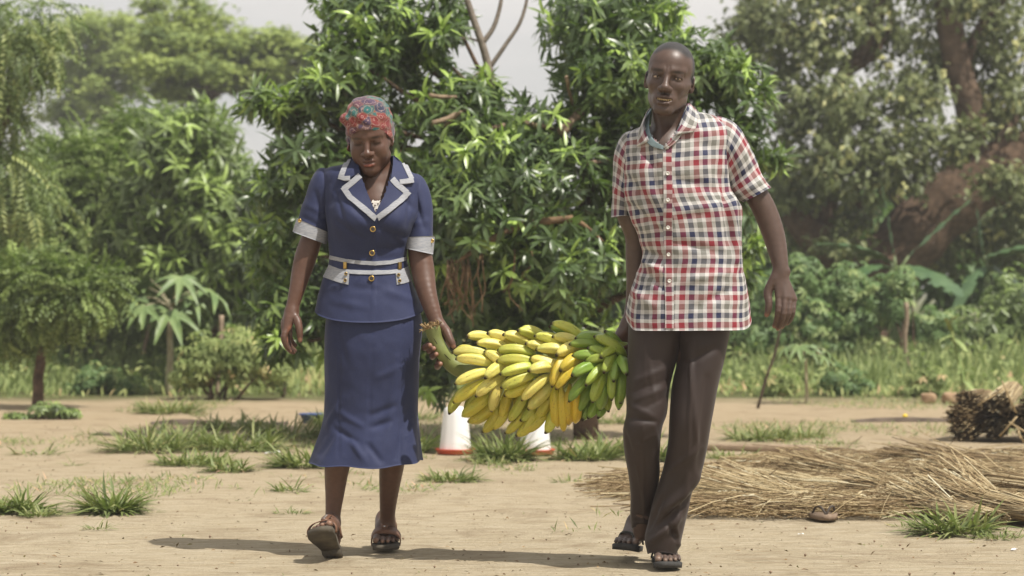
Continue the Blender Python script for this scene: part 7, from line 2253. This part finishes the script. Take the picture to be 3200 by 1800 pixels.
    # ---------------------------------------------------- sandals
    for Fm, side in ((Fl, 1), (Fr, -1)):
        sn = empty('sandal', root.location); sn.parent = root; sn.location = (0, 0, 0)
        out = [(-.030, -.010), (-.033, .05), (-.040, .11), (-.050, .16), (-.053, .195), (-.046, .225), (-.024, .247), (.004, .258), (.032, .258), (.047, .240), (.048, .19), (.040, .13), (.033, .07), (.033, .01), (.020, -.020), (-.016, -.022)]
        n = len(out)
        m = MB()
        tp = [Fm(side * x, y, -.001) for x, y in out]; bt = [Fm(side * x * .96, y * .985 + .002, -.020) for x, y in out]
        m.add([tuple(p) for p in tp + bt] + [tuple(Fm(0, .12, -.001)), tuple(Fm(0, .12, -.020))], [[2 * n, i, (i + 1) % n] for i in range(n)] + [[2 * n + 1, n + (i + 1) % n, n + i] for i in range(n)], [[i, n + i, n + (i + 1) % n, (i + 1) % n] for i in range(n)])
        so = obj('sole', m.mesh('sandal_sole', False), M_sole, sn)
        hb = [(x, y) for x, y in [(-.032, .0), (-.034, .06), (.034, .06), (.033, .0), (.018, -.022), (-.016, -.023)]]
        m = MB(); k = len(hb)
        m.add([tuple(Fm(side * x, y, -.0195)) for x, y in hb] + [tuple(Fm(side * x * .92, y * .95 + .002, -.034)) for x, y in hb], None, [[i, k + i, k + (i + 1) % k, (i + 1) % k] for i in range(k)])
        m.f3.append(np.array([[k, k + i + 1, k + i] for i in range(1, k - 1)]))
        obj('heel', m.mesh('sandal_heel', False), M_sole, sn)
        def strap(name, pts, wid, th=.0035, mat=M_leather):
            """flat band: pts = centre line in the foot's frame, wid = width along the foot"""
            g = catmull(np.array(pts, float), 22)
            m = MB(); Vv = []
            for i, p in enumerate(g):
                w_ = wid[0] + (wid[1] - wid[0]) * math.sin(math.pi * i / 21)
                for dy, dz in ((-.5, 0), (.5, 0)):
                    lift = -.10 * dy * w_
                    Vv.append(tuple(Fm(p[0], p[1] + dy * w_, p[2] - dy * w_ * .45)))
            Vv = np.array(Vv)
            m.add(Vv, None, [[2 * i, 2 * i + 2, 2 * i + 3, 2 * i + 1] for i in range(21)])
            o = obj(name, m.mesh(name), mat, sn)
            md = o.modifiers.new('t', 'SOLIDIFY'); md.thickness = th; md.offset = 0
            return o
        s_ = side
        strap('toe_strap', [(-s_ * .053, .170, -.004), (-s_ * .054, .172, .020), (-s_ * .036, .176, .040), (0, .182, .047), (s_ * .034, .186, .043), (s_ * .050, .188, .020), (s_ * .049, .188, -.004)], (.030, .046))
        strap('instep_strap', [(-s_ * .040, .062, .030), (-s_ * .036, .085, .062), (-s_ * .012, .102, .084), (s_ * .014, .102, .086), (s_ * .036, .080, .066), (s_ * .040, .058, .032)], (.020, .020))
        strap('heel_strap', [(-s_ * .040, .062, .030), (-s_ * .037, .030, .036), (-s_ * .022, -.004, .042), (0, -.012, .044), (s_ * .022, -.004, .042), (s_ * .037, .030, .036), (s_ * .040, .062, .032)], (.022, .022))
        m = MB()
        tb = strap('buckle_tab', [(s_ * .004, .108, .088), (s_ * .004, .130, .078), (s_ * .003, .152, .064), (s_ * .002, .170, .052)], (.001, .001))
        bpy.data.objects.remove(tb)
        Vt = []
        for y, z, w_ in ((.098, .094, .013), (.120, .086, .013), (.145, .071, .014), (.168, .056, .013), (.176, .050, .007)):
            Vt += [tuple(Fm(s_ * .004 - w_, y, z)), tuple(Fm(s_ * .004 + w_, y, z))]
        m.add(Vt, None, [[2 * i, 2 * i + 2, 2 * i + 3, 2 * i + 1] for i in range(4)])
        o = obj('buckle_tab', m.mesh('buckle_tab'), M_leather, sn)
        md = o.modifiers.new('t', 'SOLIDIFY'); md.thickness = .005; md.offset = 0
        for y, z in ((.128, .0845), (.147, .0725), (.168, .0595)):
            bm = bmesh.new(); bmesh.ops.create_uvsphere(bm, u_segments=10, v_segments=6, radius=.0034)
            e = bpy.data.meshes.new('rivet'); bm.to_mesh(e); bm.free()
            r_ = obj('rivet', e, M_steel); r_.location = Fm(s_ * .004, y + .003, z); parent_to(r_, sn)
M_skin_dark2 = simple('eyelet_dark', (.10, .05, .035), (.08, .04, .028), 30, .8, .2)
build_woman()

# ================================================================ thin bright haze in the air
def build_haze():
    m = MB(); m.box((0, 205, 9.5), (580, 570, 21.0))
    me = m.mesh('haze', False)
    mt = bpy.data.materials.new('haze_air'); mt.use_nodes = True
    n = mt.node_tree; n.nodes.clear()
    out = n.nodes.new('ShaderNodeOutputMaterial'); v = n.nodes.new('ShaderNodeVolumePrincipled')
    v.inputs['Color'].default_value = (0.96, 0.96, 0.95, 1)
    v.inputs['Density'].default_value = 0.0018
    v.inputs['Anisotropy'].default_value = 0.1
    n.links.new(v.outputs[0], out.inputs['Volume'])
    tag(obj('haze', me, mt), 'thin pale haze in the air over the yard', None, None, 'stuff')
build_haze()
